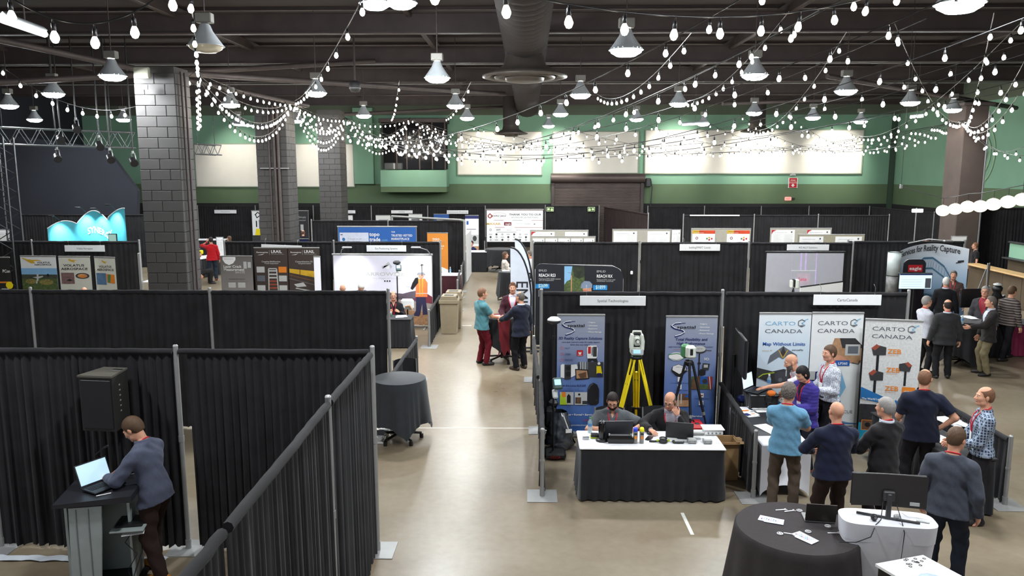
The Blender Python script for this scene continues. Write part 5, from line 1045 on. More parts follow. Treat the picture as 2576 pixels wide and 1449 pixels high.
# far left row
stand('tall white survey backdrop with yellow vehicle photo on the farthest left row', 633, 664, 530, 43.3, .2, paper, [('l', [(.25, .88), (.5, .96), (.7, .88), (.4, .8), (.3, .9)], .05, ink), ('r', .3, .55, .4, .72, ink), ('r', .55, .5, .75, .75, inkg), ('p', [(.2, .32), (.3, .5), (.7, .5), (.9, .3)], yellow), ('r', 0, 0, 1, .32, darkg), ('e', .5, .1, .2, lightg, .05)])
stand('dark backdrop with lattice truss and rescue worker photo, far left row', 738, 775, 530, 43.3, .2, mat('deep_print', (40, 38, 44), .5, noise=.2, scale=10), [('t', 'Simply', .35, .80, .5, .05, lightg), ('t', 'Connected', .2, .72, .6, .04, lightg), ('p', [(.0, .1), (.1, .4), (.3, .45), (.4, .1)], red), ('e', .2, .48, .1, white, .03), ('r', .45, .45, .65, .62, lightg)])
for k, (x0, x1, yt, nm, m_, cc) in enumerate(((866, 887, 541, 'small white banner with red corner behind the third column', white, red), (945, 982, 541, 'white and green banner in the far row under the projection booth', white, green), (1028, 1062, 538, 'white lettered banner in the far row, right of the green one', white, inkg), (1091, 1129, 538, 'blue banner in the far row, nearest the sponsor board on that side', blue, teal))):
    rollup(nm, x0, x1, yt, 43.0, m_, [('r', 0, 0, 1, .6, cc), ('l', [(.2, .85), (.8, .85)], .08, inkg if m_ is white else white), ('e', .15, .8, .06, ltblue)])
rollup('white roll-up banner with blue top and two people photo, beside the far aisle', 1170, 1204, 541, 37.5, white, [('r', 0, .93, 1, 1, navyp), ('r', .1, .80, .25, .88, blue), ('l', [(.1, .7), (.8, .7)], .03, inkg), ('r', 0, .38, 1, .58, lightg), ('e', .3, .48, .15, darkg, .06), ('e', .7, .5, .15, darkg, .06), ('r', 0, .1, 1, .33, tan), ('p', [(.0, .2), (.4, .3), (.4, .1), (0, .08)], navyp)])
# hard wall frame at the far aisle corner
a = aty(985, 553, 33.5); b = aty(1168, 556, 30.6)
t = thing('wall_frame', 'grey aluminium hardwall frame with rail along the top by the far aisle', 'frame', (b.x, 30.6, 0))
for p in ((0, 0), (a.x-b.x, 3.0)): part(t, 'post', alu, lambda m_: m_.box((p[0], p[1], 1.25), (.09, .09, 2.5), bev=.015))
part(t, 'top_rail', alu, lambda m_: m_.tube([(a.x-b.x, 3, 2.5), (-.2, .3, 2.52), (0, 0, 2.5)], .05, 6)); part(t, 'side_panel', mat('panel_white', (196, 196, 196)), lambda m_: m_.box((.06, 1.4, 1.0), (.02, 2.6, 1.9), bev=.005))
# sponsor board
sp = [('t', 'EXPO 2023', .10, .78, .24, .045, ink, True), ('p', [(.02, .82), (.06, .89), (.10, .82), (.10, .77), (.06, .72), (.02, .77)], mat('brick_red', (150, 50, 40))), ('p', [(.035, .80), (.06, .85), (.085, .80), (.06, .75)], white), ('l', [(.12, .885), (.22, .90), (.32, .88), (.36, .82)], .008, mat('brick_red', (150, 50, 40))), ('t', 'THANK YOU TO OUR', .40, .82, .57, .055, ink, True), ('t', 'SPONSORS & PARTNERS', .44, .74, .48, .038, inkg), ('r', 0, .975, 1, .985, maroon),
  ('r', .13, .665, .30, .675, brownp), ('r', .46, .665, .64, .675, inkg), ('r', .80, .665, 1, .675, mat('brick_red', (150, 50, 40))), ('r', .15, .445, .32, .455, mat('brick_red', (150, 50, 40))), ('r', .50, .445, .99, .455, mat('brick_red', (150, 50, 40))), ('r', .17, .30, .53, .308, ink), ('t', 'MAXAR', .0, .53, .25, .06, gold, True), ('r', .31, .51, .44, .61, maroon), ('t', 'eagle', .33, .535, .10, .05, white, True), ('t', 'TRIMBLE', .52, .555, .12, .03, lightg), ('t', 'CanSel', .67, .545, .10, .035, inkg), ('p', [(.83, .54), (.85, .58), (.87, .54)], inkg),
  ('t', 'SAIT', .17, .355, .08, .045, darkg, True), ('o', .07, .375, .02, .3, inkg), ('t', 'VERTEX', .52, .36, .09, .02, inkg), ('t', 'GEOCOMM', .36, .36, .08, .02, inkg)]
for r_ in range(3):
    for k in range(9): x = .04+.105*k; y = .235-.085*r_; sp += [(('e', x+.03, y, .018, (inkg, darkg, lightg)[(k+r_) % 3]) if (k*7+r_) % 3 else ('l', [(x, y), (x+.06, y)], .018, (inkg, darkg)[k % 2]))]
stand('large white sponsor board reading THANK YOU TO OUR SPONSORS', 1224, 1366, 527, 39.5, .85, paper, sp, cat='board')
# green running-man signs
for k, (x0, x1, lb) in enumerate(((1375, 1393, 'green running-man exit sign with arrow to the left'), (1479, 1497, 'green running-man exit sign with arrow to the right'))):
    a, b = aty(x0, 521, 43.0), aty(x1, 532, 43.0); t = thing('exit_sign', lb, 'sign', ((a.x+b.x)/2, 43.08, b.z)); W_, H_ = b.x-a.x, a.z-b.z; pale = mat('sign_pale_green', (206, 226, 170)); dg = mat('sign_dark_green', (44, 72, 44))
    part(t, 'plate', pale, lambda m_: m_.box((0, 0, H_/2), (W_, .03, H_), bev=.005)); f = (lambda x: x) if k == 0 else (lambda x: 1-x)
    art([('r', .06, .1, .94, .9, dg), ('l', [(f(.45), .5), (f(.15), .5)], .12, pale), ('p', [(f(.10), .5), (f(.28), .75), (f(.28), .25)][::1 if k else -1], pale), ('e', f(.75), .75, .05, pale), ('l', [(f(.75), .65), (f(.72), .4), (f(.62), .2)], .1, pale), ('l', [(f(.72), .4), (f(.84), .2)], .1, pale)], W_, H_, 'print', t, off=.02)
# poster boards
cork = mat('poster_board', (168, 164, 152), .8, noise=.04); cork2 = mat('poster_board_tan', (156, 150, 128), .8, noise=.04)
def posterboard(label, x0, x1, yt, Y, posters, m=cork, hdr=None):
    a, b = aty(x0, yt, Y), aty(x1, yt, Y); W_ = b.x-a.x; H_ = a.z; t = thing('poster_board', label, 'board', ((a.x+b.x)/2, Y, 0))
    part(t, 'panel', m, lambda m_: m_.box((0, 0, H_-.62), (W_, .03, 1.2), bev=.008)); part(t, 'frame', alu, lambda m_: m_.tube([(-W_/2, 0, H_-1.22), (-W_/2, 0, H_), (W_/2, 0, H_), (W_/2, 0, H_-1.22), (-W_/2, 0, H_-1.22)], .022, 6, sm=False))
    for sg in (-1, 1): part(t, 'leg', alu, lambda m_: (m_.cyl((sg*W_*.48, 0, .03), (sg*W_*.48, 0, H_-1.2), .02, n=8), m_.box((sg*W_*.48, 0, .02), (.06, .6, .03), bev=.01)))
    for px0, px1, st in posters:
        pw = W_*(px1-px0)
        it = [('t', 'Geomatics Research Poster', .12, .90, .55, .022, inkg)]+[('l', [(.08, .84-.03*k), (.48-.07*(k % 3), .84-.03*k)], .006, lightg) for k in range(14)]+[('l', [(.54, .84-.03*k), (.94-.05*(k % 2), .84-.03*k)], .006, lightg) for k in range(14)]+[('p', [(.82, .93), (.86, .96), (.90, .93), (.86, .89)], darkg)]
        if st == 1: it = [('r', 0, .88, 1, 1, mat('brick_orange', (206, 70, 34))), ('r', 0, .88, .3, 1, gold), ('l', [(.06, .95), (.6, .95)], .012, ink), ('l', [(.06, .91), (.5, .91)], .01, white), ('o', .2, .72, .06, .4, maroon), ('e', .65, .70, .04, green), ('e', .75, .74, .04, gold), ('e', .86, .70, .04, red), ('e', .75, .66, .04, red), ('l', [(.7, .45), (.95, .45)], .01, maroon)]
        if st == 2: it += [('p', [(0, 1), (0, .84), (.06, .94), (.2, 1)], red)]
        p_ = part(t, 'poster', paper, lambda m_: m_.box(((px0+px1-1)/2*W_, -.022, H_-.62), (pw, .006, 1.1), bev=.002)); art(it, pw, 1.1, 'print', p_, off=.028, loc=((px0+px1-1)/2*W_, 0, H_-1.17))
    return t
posterboard('white-postered display board behind the feather flags, upper one', 1334, 1480, 579, 32.0, [(.02, .42, 2), (.60, .98, 0)])
posterboard('lower grey display board with small papers, behind the feather flags', 1337, 1498, 595, 29.5, [(.02, .2, 0), (.22, .4, 0), (.42, .6, 0), (.62, .8, 0), (.82, .98, 0)])
posterboard('display board with two white posters, second from left along the row', 1541, 1688, 577, 31.0, [(.02, .42, 0), (.60, .98, 0)])
posterboard('narrow white poster board turned beside the second display board', 1690, 1712, 577, 30.5, [(.02, .98, 0)], paper)
posterboard('display board with two orange-headed posters', 1739, 1889, 575, 31.0, [(.02, .40, 1), (.60, .98, 1)])
posterboard('display board with two white posters at right of the orange-headed ones', 1938, 2092, 574, 31.0, [(.02, .40, 2), (.60, .98, 2)])
posterboard('tan display board in front at right with papers low on it', 2008, 2175, 590, 28.5, [(.02, .38, 0), (.56, .96, 0)], cork2)
t = thing('hanging_tube_sign', 'thin white bar hanging along the far right drape top', 'sign', (aty(1798, 541, 35.5).x, 35.5, aty(1798, 542, 35.5).z)); part(t, 'bar', white, lambda m_: m_.box((0, 0, 0), (2.25, .03, .06), bev=.01))
# projection screen
t = stand('grey projection screen on stand with pink and lilac streaks', 1928, 2124, 634, 20.8, .55, mat('screen_grey', (178, 178, 186), .6, noise=.02), [('r', .33, .0, .335, 1, lightg), ('r', .44, .72, .46, 1, mat('lilac', (214, 190, 240))), ('r', .50, .72, .52, 1, mat('lilac', (214, 190, 240))), ('r', .64, .15, .655, 1, mat('lilac', (214, 190, 240))), ('r', .33, .715, .65, .725, white), ('p', [(.38, .62), (.58, .62), (.52, .45), (.44, .45)], mat('screen_grey2', (188, 186, 200))), ('t', 'Leica', .43, .26, .10, .05, mat('hot_pink', (232, 70, 110)), True, .1), ('r', .40, .16, .60, .36, mat('pale_pink', (196, 178, 190)))][:6]+[('r', .41, .50, .58, .68, mat('pale_pink', (196, 178, 190))), ('t', 'Leica', .43, .565, .10, .05, mat('hot_pink', (232, 70, 110)), True, .1)], cat='screen', frame=blackp)
c = aty(1997, 708, 20.2); t = thing('camera_scanner', 'small white and black scanner on tripod before the grey screen', 'instrument', (c.x, c.y, 0))
part(t, 'body', [cr_, blackp], lambda m_: (m_.box((-.06, 0, 1.55), (.07, .14, .2), 0, bev=.02), m_.box((.08, 0, 1.55), (.10, .14, .24), 0, bev=.02), m_.box((.0, 0, 1.57), (.08, .12, .2), 1, bev=.02)))
part(t, 'tripod_legs', blackp, lambda m_: [m_.cyl((0, 0, 1.44), (.35*math.cos(a), .35*math.sin(a), .02), .016, n=6) for a in (.5, 2.6, 4.7)])
a = aty(2013, 722, 19.6); b = aty(2120, 708, 19.6); t = thing('display_counter', 'white sloped panel with black rim low before the grey screen', 'panel', ((a.x+b.x)/2, 19.6, 0)); W_ = b.x-a.x
part(t, 'panel', white, lambda m_: m_.prism([(-W_/2, .4), (-W_/2, a.z-.02), (W_/2, b.z-.02), (W_/2, .4)], -.02, .02, 0, 'y')); part(t, 'rim', blackp, lambda m_: m_.tube([(-W_/2, 0, a.z), (W_/2, 0, b.z)], .02, 6)); part(t, 'leg', steel, lambda m_: [m_.cyl((s_*W_*.4, 0, .0), (s_*W_*.4, 0, .45), .03) for s_ in (-1, 1)])
# wrist: small white device on drape
c = aty(1589, 686, 21.9); t = thing('wall_dispenser', 'small white device mounted on the dark drape right of the rounded backdrop', 'device', c); part(t, 'case', white, lambda m_: m_.box((0, 0, 0), (.07, .05, .10), bev=.015)); part(t, 'cable', blackp, lambda m_: m_.tube([(0, 0, -.05), (.01, .03, -.3)], .006, 5))
# reality capture booth
X0, X1 = aty(2260, 640, 21.8).x, aty(2434, 620, 21.8).x
t = thing('arched_backdrop', 'arched white backdrop with bridge photo reading Services for Reality Capture', 'backdrop', ((X0+X1)/2, 21.8, 0)); W_ = X1-X0; HB = 2.25
def arch(u, v): return ((u-.5)*W_, .3*(1-(2*u-1)**2)-.1, .02+v*(HB+.18*math.sin(u*math.pi*.9)))
part(t, 'panel', gradmat('bridge_sky', [(0, (60, 84, 120)), (1, (226, 230, 234)), (.5, (150, 184, 214))]), lambda m_: m_.grid(arch, 16, 6))
steelb = mat('print_bridge', (70, 112, 140), .5, noise=.1)
def on_arch(pts, th, m_, mi=0):
    for (a, b), (c_, d) in zip(pts, pts[1:]):
        n = 3
        for q in range(n):
            u0, v0, u1, v1 = a+(c_-a)*q/n, b+(d-b)*q/n, a+(c_-a)*(q+1)/n, b+(d-b)*(q+1)/n; P4 = [Vector(arch(u0, v0-th)), Vector(arch(u1, v1-th)), Vector(arch(u1, v1+th)), Vector(arch(u0, v0+th))]; m_.add([p+Vector((0, -.012, 0)) for p in P4], [(0, 1, 2, 3)], mi)
def bridge(m_):
    top_ = [(.18, .62), (.28, .74), (.42, .83), (.56, .83), (.72, .74), (.86, .55), (.96, .36)]; bot = [(u, v-.12) for u, v in top_]
    on_arch(top_, .012, m_); on_arch(bot, .010, m_)
    for k in range(len(top_)-1):
        for q in range(4):
            f_ = q/4; u = top_[k][0]+(top_[k+1][0]-top_[k][0])*f_; v = top_[k][1]+(top_[k+1][1]-top_[k][1])*f_; on_arch([(u, v), (u+.02, v-.12)], .006, m_); on_arch([(u, v-.12), (u+.03, v-.01)], .005, m_)
    on_arch([(.1, .42), (.5, .40), (.98, .32)], .014, m_)
    for k in range(12): on_arch([(.3+.045*k, .40), (.301+.045*k, .66)], .004, m_)
part(t, 'bridge_print', steelb, bridge)
vs, fs, L_ = textmesh('Services for Reality Capture', True); mb = MB(); mb.add([tuple(Vector(arch(.02+.88*a/L_, .915+.10*b-.0*a))+Vector((0, -.015, 0))) for a, b in vs], fs); obj('lettering', mb, darkg, t)
part(t, 'drone_print', ink, lambda m_: (on_arch([(.88, .82), (.95, .84)], .012, m_), on_arch([(.86, .80), (.92, .82)], .006, m_)))
part(t, 'arm_light', steel, lambda m_: (m_.tube([(-.6, .2, HB+.2), (-.3, -.3, HB+.36), (.05, -.5, HB+.34)], .02, 6), m_.box((.1, -.55, HB+.33), (.25, .12, .05), bev=.02)))
# end cylinder of the booth
c = aty(2250, 650, 21.0); t = thing('display_tower', 'white round display tower with dark band at left of the arched backdrop', 'display', (c.x, 21., 0)); r_ = .17
for k, (z0, z1, m_) in enumerate(((.02, 1.12, mat('tower_pale', (196, 206, 204), .5)), (1.14, 1.66, mat('tower_band', (120, 120, 118), .5, noise=.5, scale=6)), (1.68, 2.30, mat('tower_pale', (196, 206, 204))))): part(t, ('lower_drum', 'band', 'upper_drum')[k], m_, lambda q: q.lathe([(.001, z0), (r_, z0), (r_, z1), (.001, z1)], 24))
part(t, 'ring', blackp, lambda m_: [m_.lathe([(r_+.005, z), (r_+.01, z+.01), (r_+.005, z+.02)], 24) for z in (1.12, 1.66, 2.3)])
c = aty(2301, 715, 20.3); t = thing('monitor', 'wide lit monitor under the black round-topped panel', 'monitor', (c.x, 20.3, 0)); a, b = aty(2263, 688, 20.3), aty(2341, 726, 20.3); W_, H_ = b.x-a.x, a.z-b.z
part(t, 'bezel', blackp, lambda m_: m_.box((0, 0, (a.z+b.z)/2), (W_+.04, .05, H_+.04), bev=.012)); part(t, 'screen', mat('screen_pale', (200, 226, 240), .3, emit=.95), lambda m_: m_.box((0, -.028, (a.z+b.z)/2), (W_, .01, H_), bev=.002)); art([('r', 0, .9, 1, 1, navyp), ('r', .8, .05, .98, .7, inkg)]+[('l', [(.05, .15*k), (.7, .15*k)], .006, lightg) for k in range(1, 5)], W_, H_, 'screen_content', t, off=.035, loc=(0, 0, b.z)); part(t, 'stand', blackp, lambda m_: (m_.cyl((0, .02, .02), (0, .02, b.z), .03), m_.box((0, 0, .02), (.5, .4, .03), bev=.01)))
a, b = aty(2275, 652, 20.9), aty(2326, 690, 20.9); W_ = b.x-a.x; t = thing('logo_panel', 'black round-topped panel with red lettering above the lit monitor', 'panel', ((a.x+b.x)/2, 20.9, 0))
part(t, 'panel', mat('panel_black', (24, 22, 30), .4), lambda m_: m_.prism([(-W_/2, .0), (-W_/2, a.z-.14)]+[(-W_/2+.14*(1-math.cos(R(q))), a.z-.14+.14*math.sin(R(q))) for q in range(15, 91, 15)]+[(W_/2-.14*(1-math.sin(R(q))), a.z-.14+.14*math.cos(R(q))) for q in range(0, 91, 15)]+[(W_/2, .0)], -.03, .03, 0, 'y')); art([('p', [(.18, .84), (.18, .93), (.85, .93), (.85, .84)], red), ('t', 'eagle', .24, .865, .56, .042, white, True)], W_, a.z, 'print', t, off=.035)
# ---------------------------------------------------------------- tables and what stands on them
clothw = mat('cloth_white', (226, 226, 228), .8, noise=.03, spec=.2); spandex = mat('spandex_white', (224, 224, 230), .55, noise=.03); clothb = mat('cloth_black', (30, 30, 33), .8, noise=.15, spec=.25, sheen=.15)
def skirt(m_, w_, d_, h, z0=.02, n=150, amp=.018, mi=0, seed=1):
    rg = random.Random(seed); per = 2*(w_+d_); ph = 0; pts = []
    for i in range(n):
        s_ = per*i/n; ph += rg.uniform(.8, 1.9)
        if s_ < w_: x, y, nx, ny = -w_/2+s_, -d_/2, 0, -1
        elif s_ < w_+d_: x, y, nx, ny = w_/2, -d_/2+s_-w_, 1, 0
        elif s_ < 2*w_+d_: x, y, nx, ny = w_/2-(s_-w_-d_), d_/2, 0, 1
        else: x, y, nx, ny = -w_/2, d_/2-(s_-2*w_-d_), -1, 0
        pts.append((x, y, nx, ny, math.sin(ph), rg.uniform(-.012, .02)))
    pts.append(pts[0])
    m_.grid(lambda u, v: (lambda q: (q[0]+q[2]*(.01+amp*q[4]*v*1.3+.03*v), q[1]+q[3]*(.01+amp*q[4]*v*1.3+.03*v), h-(h-z0-max(q[5], 0)*.5)*v))(pts[min(n, int(round(u*n)))]), n, 4, mi)
def skirted(label, x, y, w_, d_, h, topm, skm, rz=0., seed=1):
    t = thing('skirted_table', label, 'table', (x, y, 0), rz)
    part(t, 'tabletop', topm, lambda m_: m_.box((0, 0, h-.012), (w_+.05, d_+.05, .024), bev=.010)); part(t, 'skirt', skm, lambda m_: skirt(m_, w_, d_, h-.014, seed=seed))
    for sx in (-1, 1):
        for sy in (-1, 1): part(t, 'leg', steel, lambda m_: m_.cyl((sx*(w_/2-.12), sy*(d_/2-.1), .01), (sx*(w_/2-.12), sy*(d_/2-.1), h-.03), .015, n=8))
    return t
a = atz(1457, 1122, .76); b = atz(1822, 1122, .76); TX, TW = (a.x+b.x)/2, b.x-a.x
skirted('long table with white top and black skirt in front of two seated men', TX, 10.46, TW-.05, .68, .76, clothw, clothb, 0, 3)
# cocktail tables with draped cloth
def cocktail(label, x, y, r_, h, cm, n_f=9, drop=.75, casters=False, sq=False, rot=0., pub=True, ang=0.):
    t = thing('cocktail_table', label, 'table', (x, y, 0), R(rot)); rg = random.Random(int(x*100)+int(y*10))
    zb = h-drop
    def cf(u, v):
        a_ = u*2*math.pi; k = .035*math.sin(a_*n_f+.8*math.sin(a_*3+1))+.014*math.sin(a_*23+math.sin(a_*5)*2); low = zb
        if sq: low = zb+.22*abs(math.sin(a_*2))**.8
        low = max(low, .02); rr_ = r_+(.012 if v > 0 else 0)+v*(k+.03+(.04 if sq else .02)); z = h-(h-low)*v
        if v <= .02: rr_, z = r_, h
        return (rr_*math.cos(a_), rr_*math.sin(a_), z)
    part(t, 'tablecloth', cm, lambda m_: (m_.grid(cf, 96, 10), m_.lathe([(.001, h+.004), (r_*.97, h+.004), (r_, h)], 48)))
    part(t, 'pedestal', blackp, lambda m_: m_.cyl((0, 0, .08), (0, 0, h-.02), .035, n=12))
    for k in range(5):
        a_ = k*2*math.pi/5+ang
        part(t, 'base_arm', blackp, lambda m_: (m_.tube([(0, 0, .14), (.36*math.cos(a_), .36*math.sin(a_), .085)], .022, 6), m_.cyl((.36*math.cos(a_), .36*math.sin(a_), .0), (.36*math.cos(a_), .36*math.sin(a_), .07), .033, n=10) if casters else None))
    return t
c = atz(1004, 951, 1.07); cocktail('round cocktail table with black cloth beside the left aisle drape', c.x, c.y, .44, 1.07, mat('cloth_charcoal', (44, 47, 51), .8, noise=.1, spec=.25, sheen=.2), 7, .92, True, True, 20)
t = thing('paper_stack', 'stack of papers on the floor under the left cocktail table', 'papers', (c.x-.36, c.y-.05, 0))
for k in range(6): part(t, 'sheet_bundle', paper, lambda m_: m_.box((random.uniform(-.02, .02), random.uniform(-.02, .02), .012+.022*k), (.22, .3, .018), rz=random.uniform(-.2, .2), bev=.003))
c2_ = atz(1262, 797, 1.07); TT_ = cocktail('cocktail table with red runner among the three talking men', c2_.x, c2_.y, .36, 1.07, clothb, 6, .85, True, True, 10)
part(TT_, 'runner', maroon, lambda m_: (m_.grid(lambda u, v: ((u-.5)*(.30-.06*math.sin(v*3.1)), -.40-.05*v, 1.085-(.80+.07*math.cos(u*math.pi*4))*v), 12, 8), m_.box((0, -.02, 1.082), (.27, .74, .006), bev=.002)), label='red cloth runner hanging to a scalloped end')
def papers(label, px, py, z, n=3, w_=.21, h_=.28, rz=0., m=paper, cat='papers', spread=.05, items=None):
    c = atz(px, py, z); t = thing('papers', label, cat, (c.x, c.y, z+.001), rz); rg = random.Random(int(px))
    for k in range(n): part(t, 'sheet', m, lambda m_: m_.box((rg.uniform(-spread, spread), rg.uniform(-spread, spread), .003+.004*k), (w_, h_, .003), rz=rg.uniform(-.25, .25) if n > 1 else 0))
    if items: art(items, w_, h_, 'print', t, off=.003+.004*n, flat=True)
    return t
papers('white papers on the cocktail table with red runner', 1250, 797, 1.088, 3, .2, .26)
c = atz(1281, 683, 1.07); cocktail('cocktail table draped in black beside the long-haired woman', c.x, c.y, .37, 1.07, clothb, 6, 1.0, False, True, 30)
papers('papers on the far cocktail table beside the long-haired woman', 1274, 681, 1.074, 2); 
c = atz(1256, 622, 1.07); cocktail('large black draped table under the sponsor board, far aisle', c.x, c.y, .62, 1.0, clothb, 7, .9, False, True, 30)
# laptops
def laptop(label, x, y, z, rz, w_=.36, d_=.25, open_=105, body=darkg, scr=screen_off, back=None, lit=None, keys=True):
    t = thing('laptop', label, 'laptop', (x, y, z), rz)
    part(t, 'base', body, lambda m_: m_.box((0, 0, .011), (w_, d_, .018), bev=.005))
    if keys: part(t, 'keyboard', ink, lambda m_: [m_.box((-w_*.42+w_*.84*(i+.5)/12, -.02+.028*(j), .0215), (w_*.058, .020, .004)) for i in range(12) for j in range(4)])['kind'] = 'stuff'
    a_ = R(180-open_); up = Vector((0, math.sin(a_) if False else math.cos(R(open_))*-1, math.sin(R(open_)))); h0 = Vector((0, d_/2, .022))
    def q(u, v, o): p = h0+up*v+Vector((0, -up.z, up.y))*o; return (u, p.y, p.z)
    def slab(m_, u0, u1, v0, v1, o0, o1): m_.add([q(u, v, o) for o in (o0, o1) for u, v in ((u0, v0), (u1, v0), (u1, v1), (u0, v1))], [(0, 3, 2, 1), (4, 5, 6, 7), (0, 1, 5, 4), (1, 2, 6, 5), (2, 3, 7, 6), (3, 0, 4, 7)])
    part(t, 'lid', back or body, lambda m_: slab(m_, -w_/2, w_/2, 0, d_*.98, -.006, .006)); part(t, 'screen', lit or scr, lambda m_: slab(m_, -w_/2+.012, w_/2-.012, .016, d_*.98-.012, .006, .0075))
    return t
a = atz(1549, 1098, .77); laptop('large dark laptop seen from behind in front of the man in the grey polo', a.x, 10.62, .765, R(184), .42, .28, 108, mat('laptop_grey', (50, 52, 58), .45))
a = atz(1715, 1100, .77); laptop('thin black laptop in front of the man resting his chin on his hand', a.x-.02, 10.60, .765, R(168), .38, .25, 104, mat('laptop_black', (26, 27, 31), .45))
# small things on the white table
def bottle(label, x, y, z, h=.22, m=None, cap=white, r_=.032, cat='bottle'):
    t = thing('bottle', label, cat, (x, y, z)); part(t, 'bottle_body', m or mat('clear_plastic', (170, 196, 206), .1, noise=0, alpha=.55), lambda q: q.lathe([(.001, 0), (r_, .002), (r_, h*.30), (r_*.93, h*.34), (r_, h*.4), (r_, h*.66), (r_*.42, h*.86), (r_*.42, h*.92)], 16))
    part(t, 'cap', cap, lambda q: q.cyl((0, 0, h*.9), (0, 0, h), r_*.46, n=12)); part(t, 'label_wrap', mat('label_blue', (90, 140, 190), .5), lambda q: q.lathe([(r_+.001, h*.42), (r_+.001, h*.62)], 16)); return t
def P_(px, py, z=.765): v = atz(px, py, z); return v.x, v.y
x, y = P_(1484, 1088); bottle('clear water bottle with green cap at left end of the white table', x, y, .765, .23, cap=green)
x, y = P_(1496, 1100); t = thing('cradle', 'small black device with lime edge beside the water bottle', 'device', (x, y, .765)); part(t, 'body', blackp, lambda m_: m_.box((0, 0, .03), (.11, .10, .05), bev=.012)); part(t, 'base', mat('lime', (170, 190, 40)), lambda m_: m_.box((0, 0, .008), (.13, .12, .012), bev=.004))
x, y = P_(1473, 1104); t = thing('card_stack', 'small stack of cards at the left table end', 'cards', (x, y, .765)); part(t, 'stack', lightg, lambda m_: m_.box((0, 0, .012), (.09, .055, .022), bev=.002)); part(t, 'top_card', inkg, lambda m_: m_.box((.005, 0, .026), (.088, .052, .003), rz=.1))
x, y = P_(1514, 1108); t = thing('camera_tower', 'black cylindrical scanner standing on round foot at left of the grey laptop', 'instrument', (x, y, .765)); part(t, 'foot', blackp, lambda m_: m_.lathe([(.001, 0), (.085, .002), (.085, .018), (.05, .03), (.001, .032)], 20)); part(t, 'tower', mat('gloss_black', (16, 16, 18), .15), lambda m_: m_.lathe([(.048, .03), (.042, .06), (.05, .10), (.052, .24), (.048, .275), (.001, .28)], 20)); part(t, 'lens', lightg, lambda m_: [m_.box((.03*math.cos(q), .03*math.sin(q), .28), (.012, .012, .008), bev=.003) for q in np.arange(0, 6.2, .9)])
x, y = P_(1560, 1112); t = thing('dock', 'glossy black curved dock in front of the grey laptop', 'device', (x, y, .765)); part(t, 'body', mat('gloss_black', (16, 16, 18), .15), lambda m_: m_.prism([(-.17, 0), (-.185, .06), (-.15, .10), (.15, .10), (.185, .06), (.17, 0)], -.06, .05, 0, 'y')); part(t, 'top_bar', steel, lambda m_: m_.box((0, 0, .103), (.27, .05, .008), bev=.003)); part(t, 'knob', lightg, lambda m_: [m_.cyl((s_*.15, 0, .09), (s_*.15, 0, .12), .012, n=10) for s_ in (-1, 1)])
for k, (px, cm, lb) in enumerate(((1598, blue, 'blue'), (1614, yellow, 'yellow'))):
    x, y = P_(px, 1114); t = thing('spray_can', 'marking spray can with %s cap on the white table' % lb, 'spray can', (x, y-.0, .765)); part(t, 'can', [mat('can_grey', (150, 148, 146), .35, .4), orange, ink], lambda m_: (m_.lathe([(.001, 0), (.031, .002), (.032, .155), (.026, .17)], 18, mi=0), m_.box((0, -.0325, .085), (.034, .006, .045), 1, bev=.01), m_.box((0, -.0325, .137), (.04, .006, .024), 2, bev=.004))); part(t, 'cap', mat('cap_'+lb, (40, 70, 200) if k == 0 else (236, 226, 20), .4, noise=0), lambda m_: m_.lathe([(.031, .166), (.033, .175), (.032, .20), (.022, .222), (.012, .218), (.001, .215)], 18))
x, y = P_(1633, 1103); t = thing('phone', 'black phone lying beside the yellow-capped can', 'phone', (x, y, .765), R(-25)); part(t, 'case', blackp, lambda m_: m_.box((0, 0, .006), (.08, .16, .011), bev=.004)); part(t, 'screen', screen_off, lambda m_: m_.box((0, 0, .0125), (.07, .145, .002)))
x, y = P_(1634, 1092); t = thing('computer_mouse', 'black computer mouse under the hand of the man in blazer', 'mouse', (x, y, .765), R(20)); part(t, 'shell', blackp, lambda m_: m_.lathe([(.001, .034), (.022, .030), (.034, .012), (.033, .0)], 16, sy=1.6)); part(t, 'wheel', midg, lambda m_: m_.cyl((-.004, .03, .030), (.004, .03, .030), .008))
x, y = P_(1668, 1113); t = thing('headset', 'black and lime sport glasses set on the white table', 'device', (x, y, .765)); lime = mat('lime', (170, 190, 40)); part(t, 'pouch', blackp, lambda m_: (m_.lathe([(.001, .055), (.05, .045), (.062, .015), (.055, 0)], 18), m_.lathe([(.05, .05), (.058, .062), (.05, .07), (.02, .066)], 18))); part(t, 'strap', blackp, lambda m_: m_.tube([(-.05, 0, .02), (-.12, .01, .012), (-.19, .02, .012)], .014, 6)); part(t, 'clip', lime, lambda m_: [m_.box((s_*.075, 0, .03), (.035, .03, .03), bev=.008) for s_ in (-1, 1)])
x, y = P_(1706, 1114); t = thing('handheld_device', 'rounded black and white handheld device on the white table', 'device', (x, y, .765)); part(t, 'body', blackp, lambda m_: m_.box((0, 0, .016), (.17, .075, .03), bev=.014)); part(t, 'face', lightg, lambda m_: m_.box((.01, 0, .032), (.12, .05, .006), bev=.003))
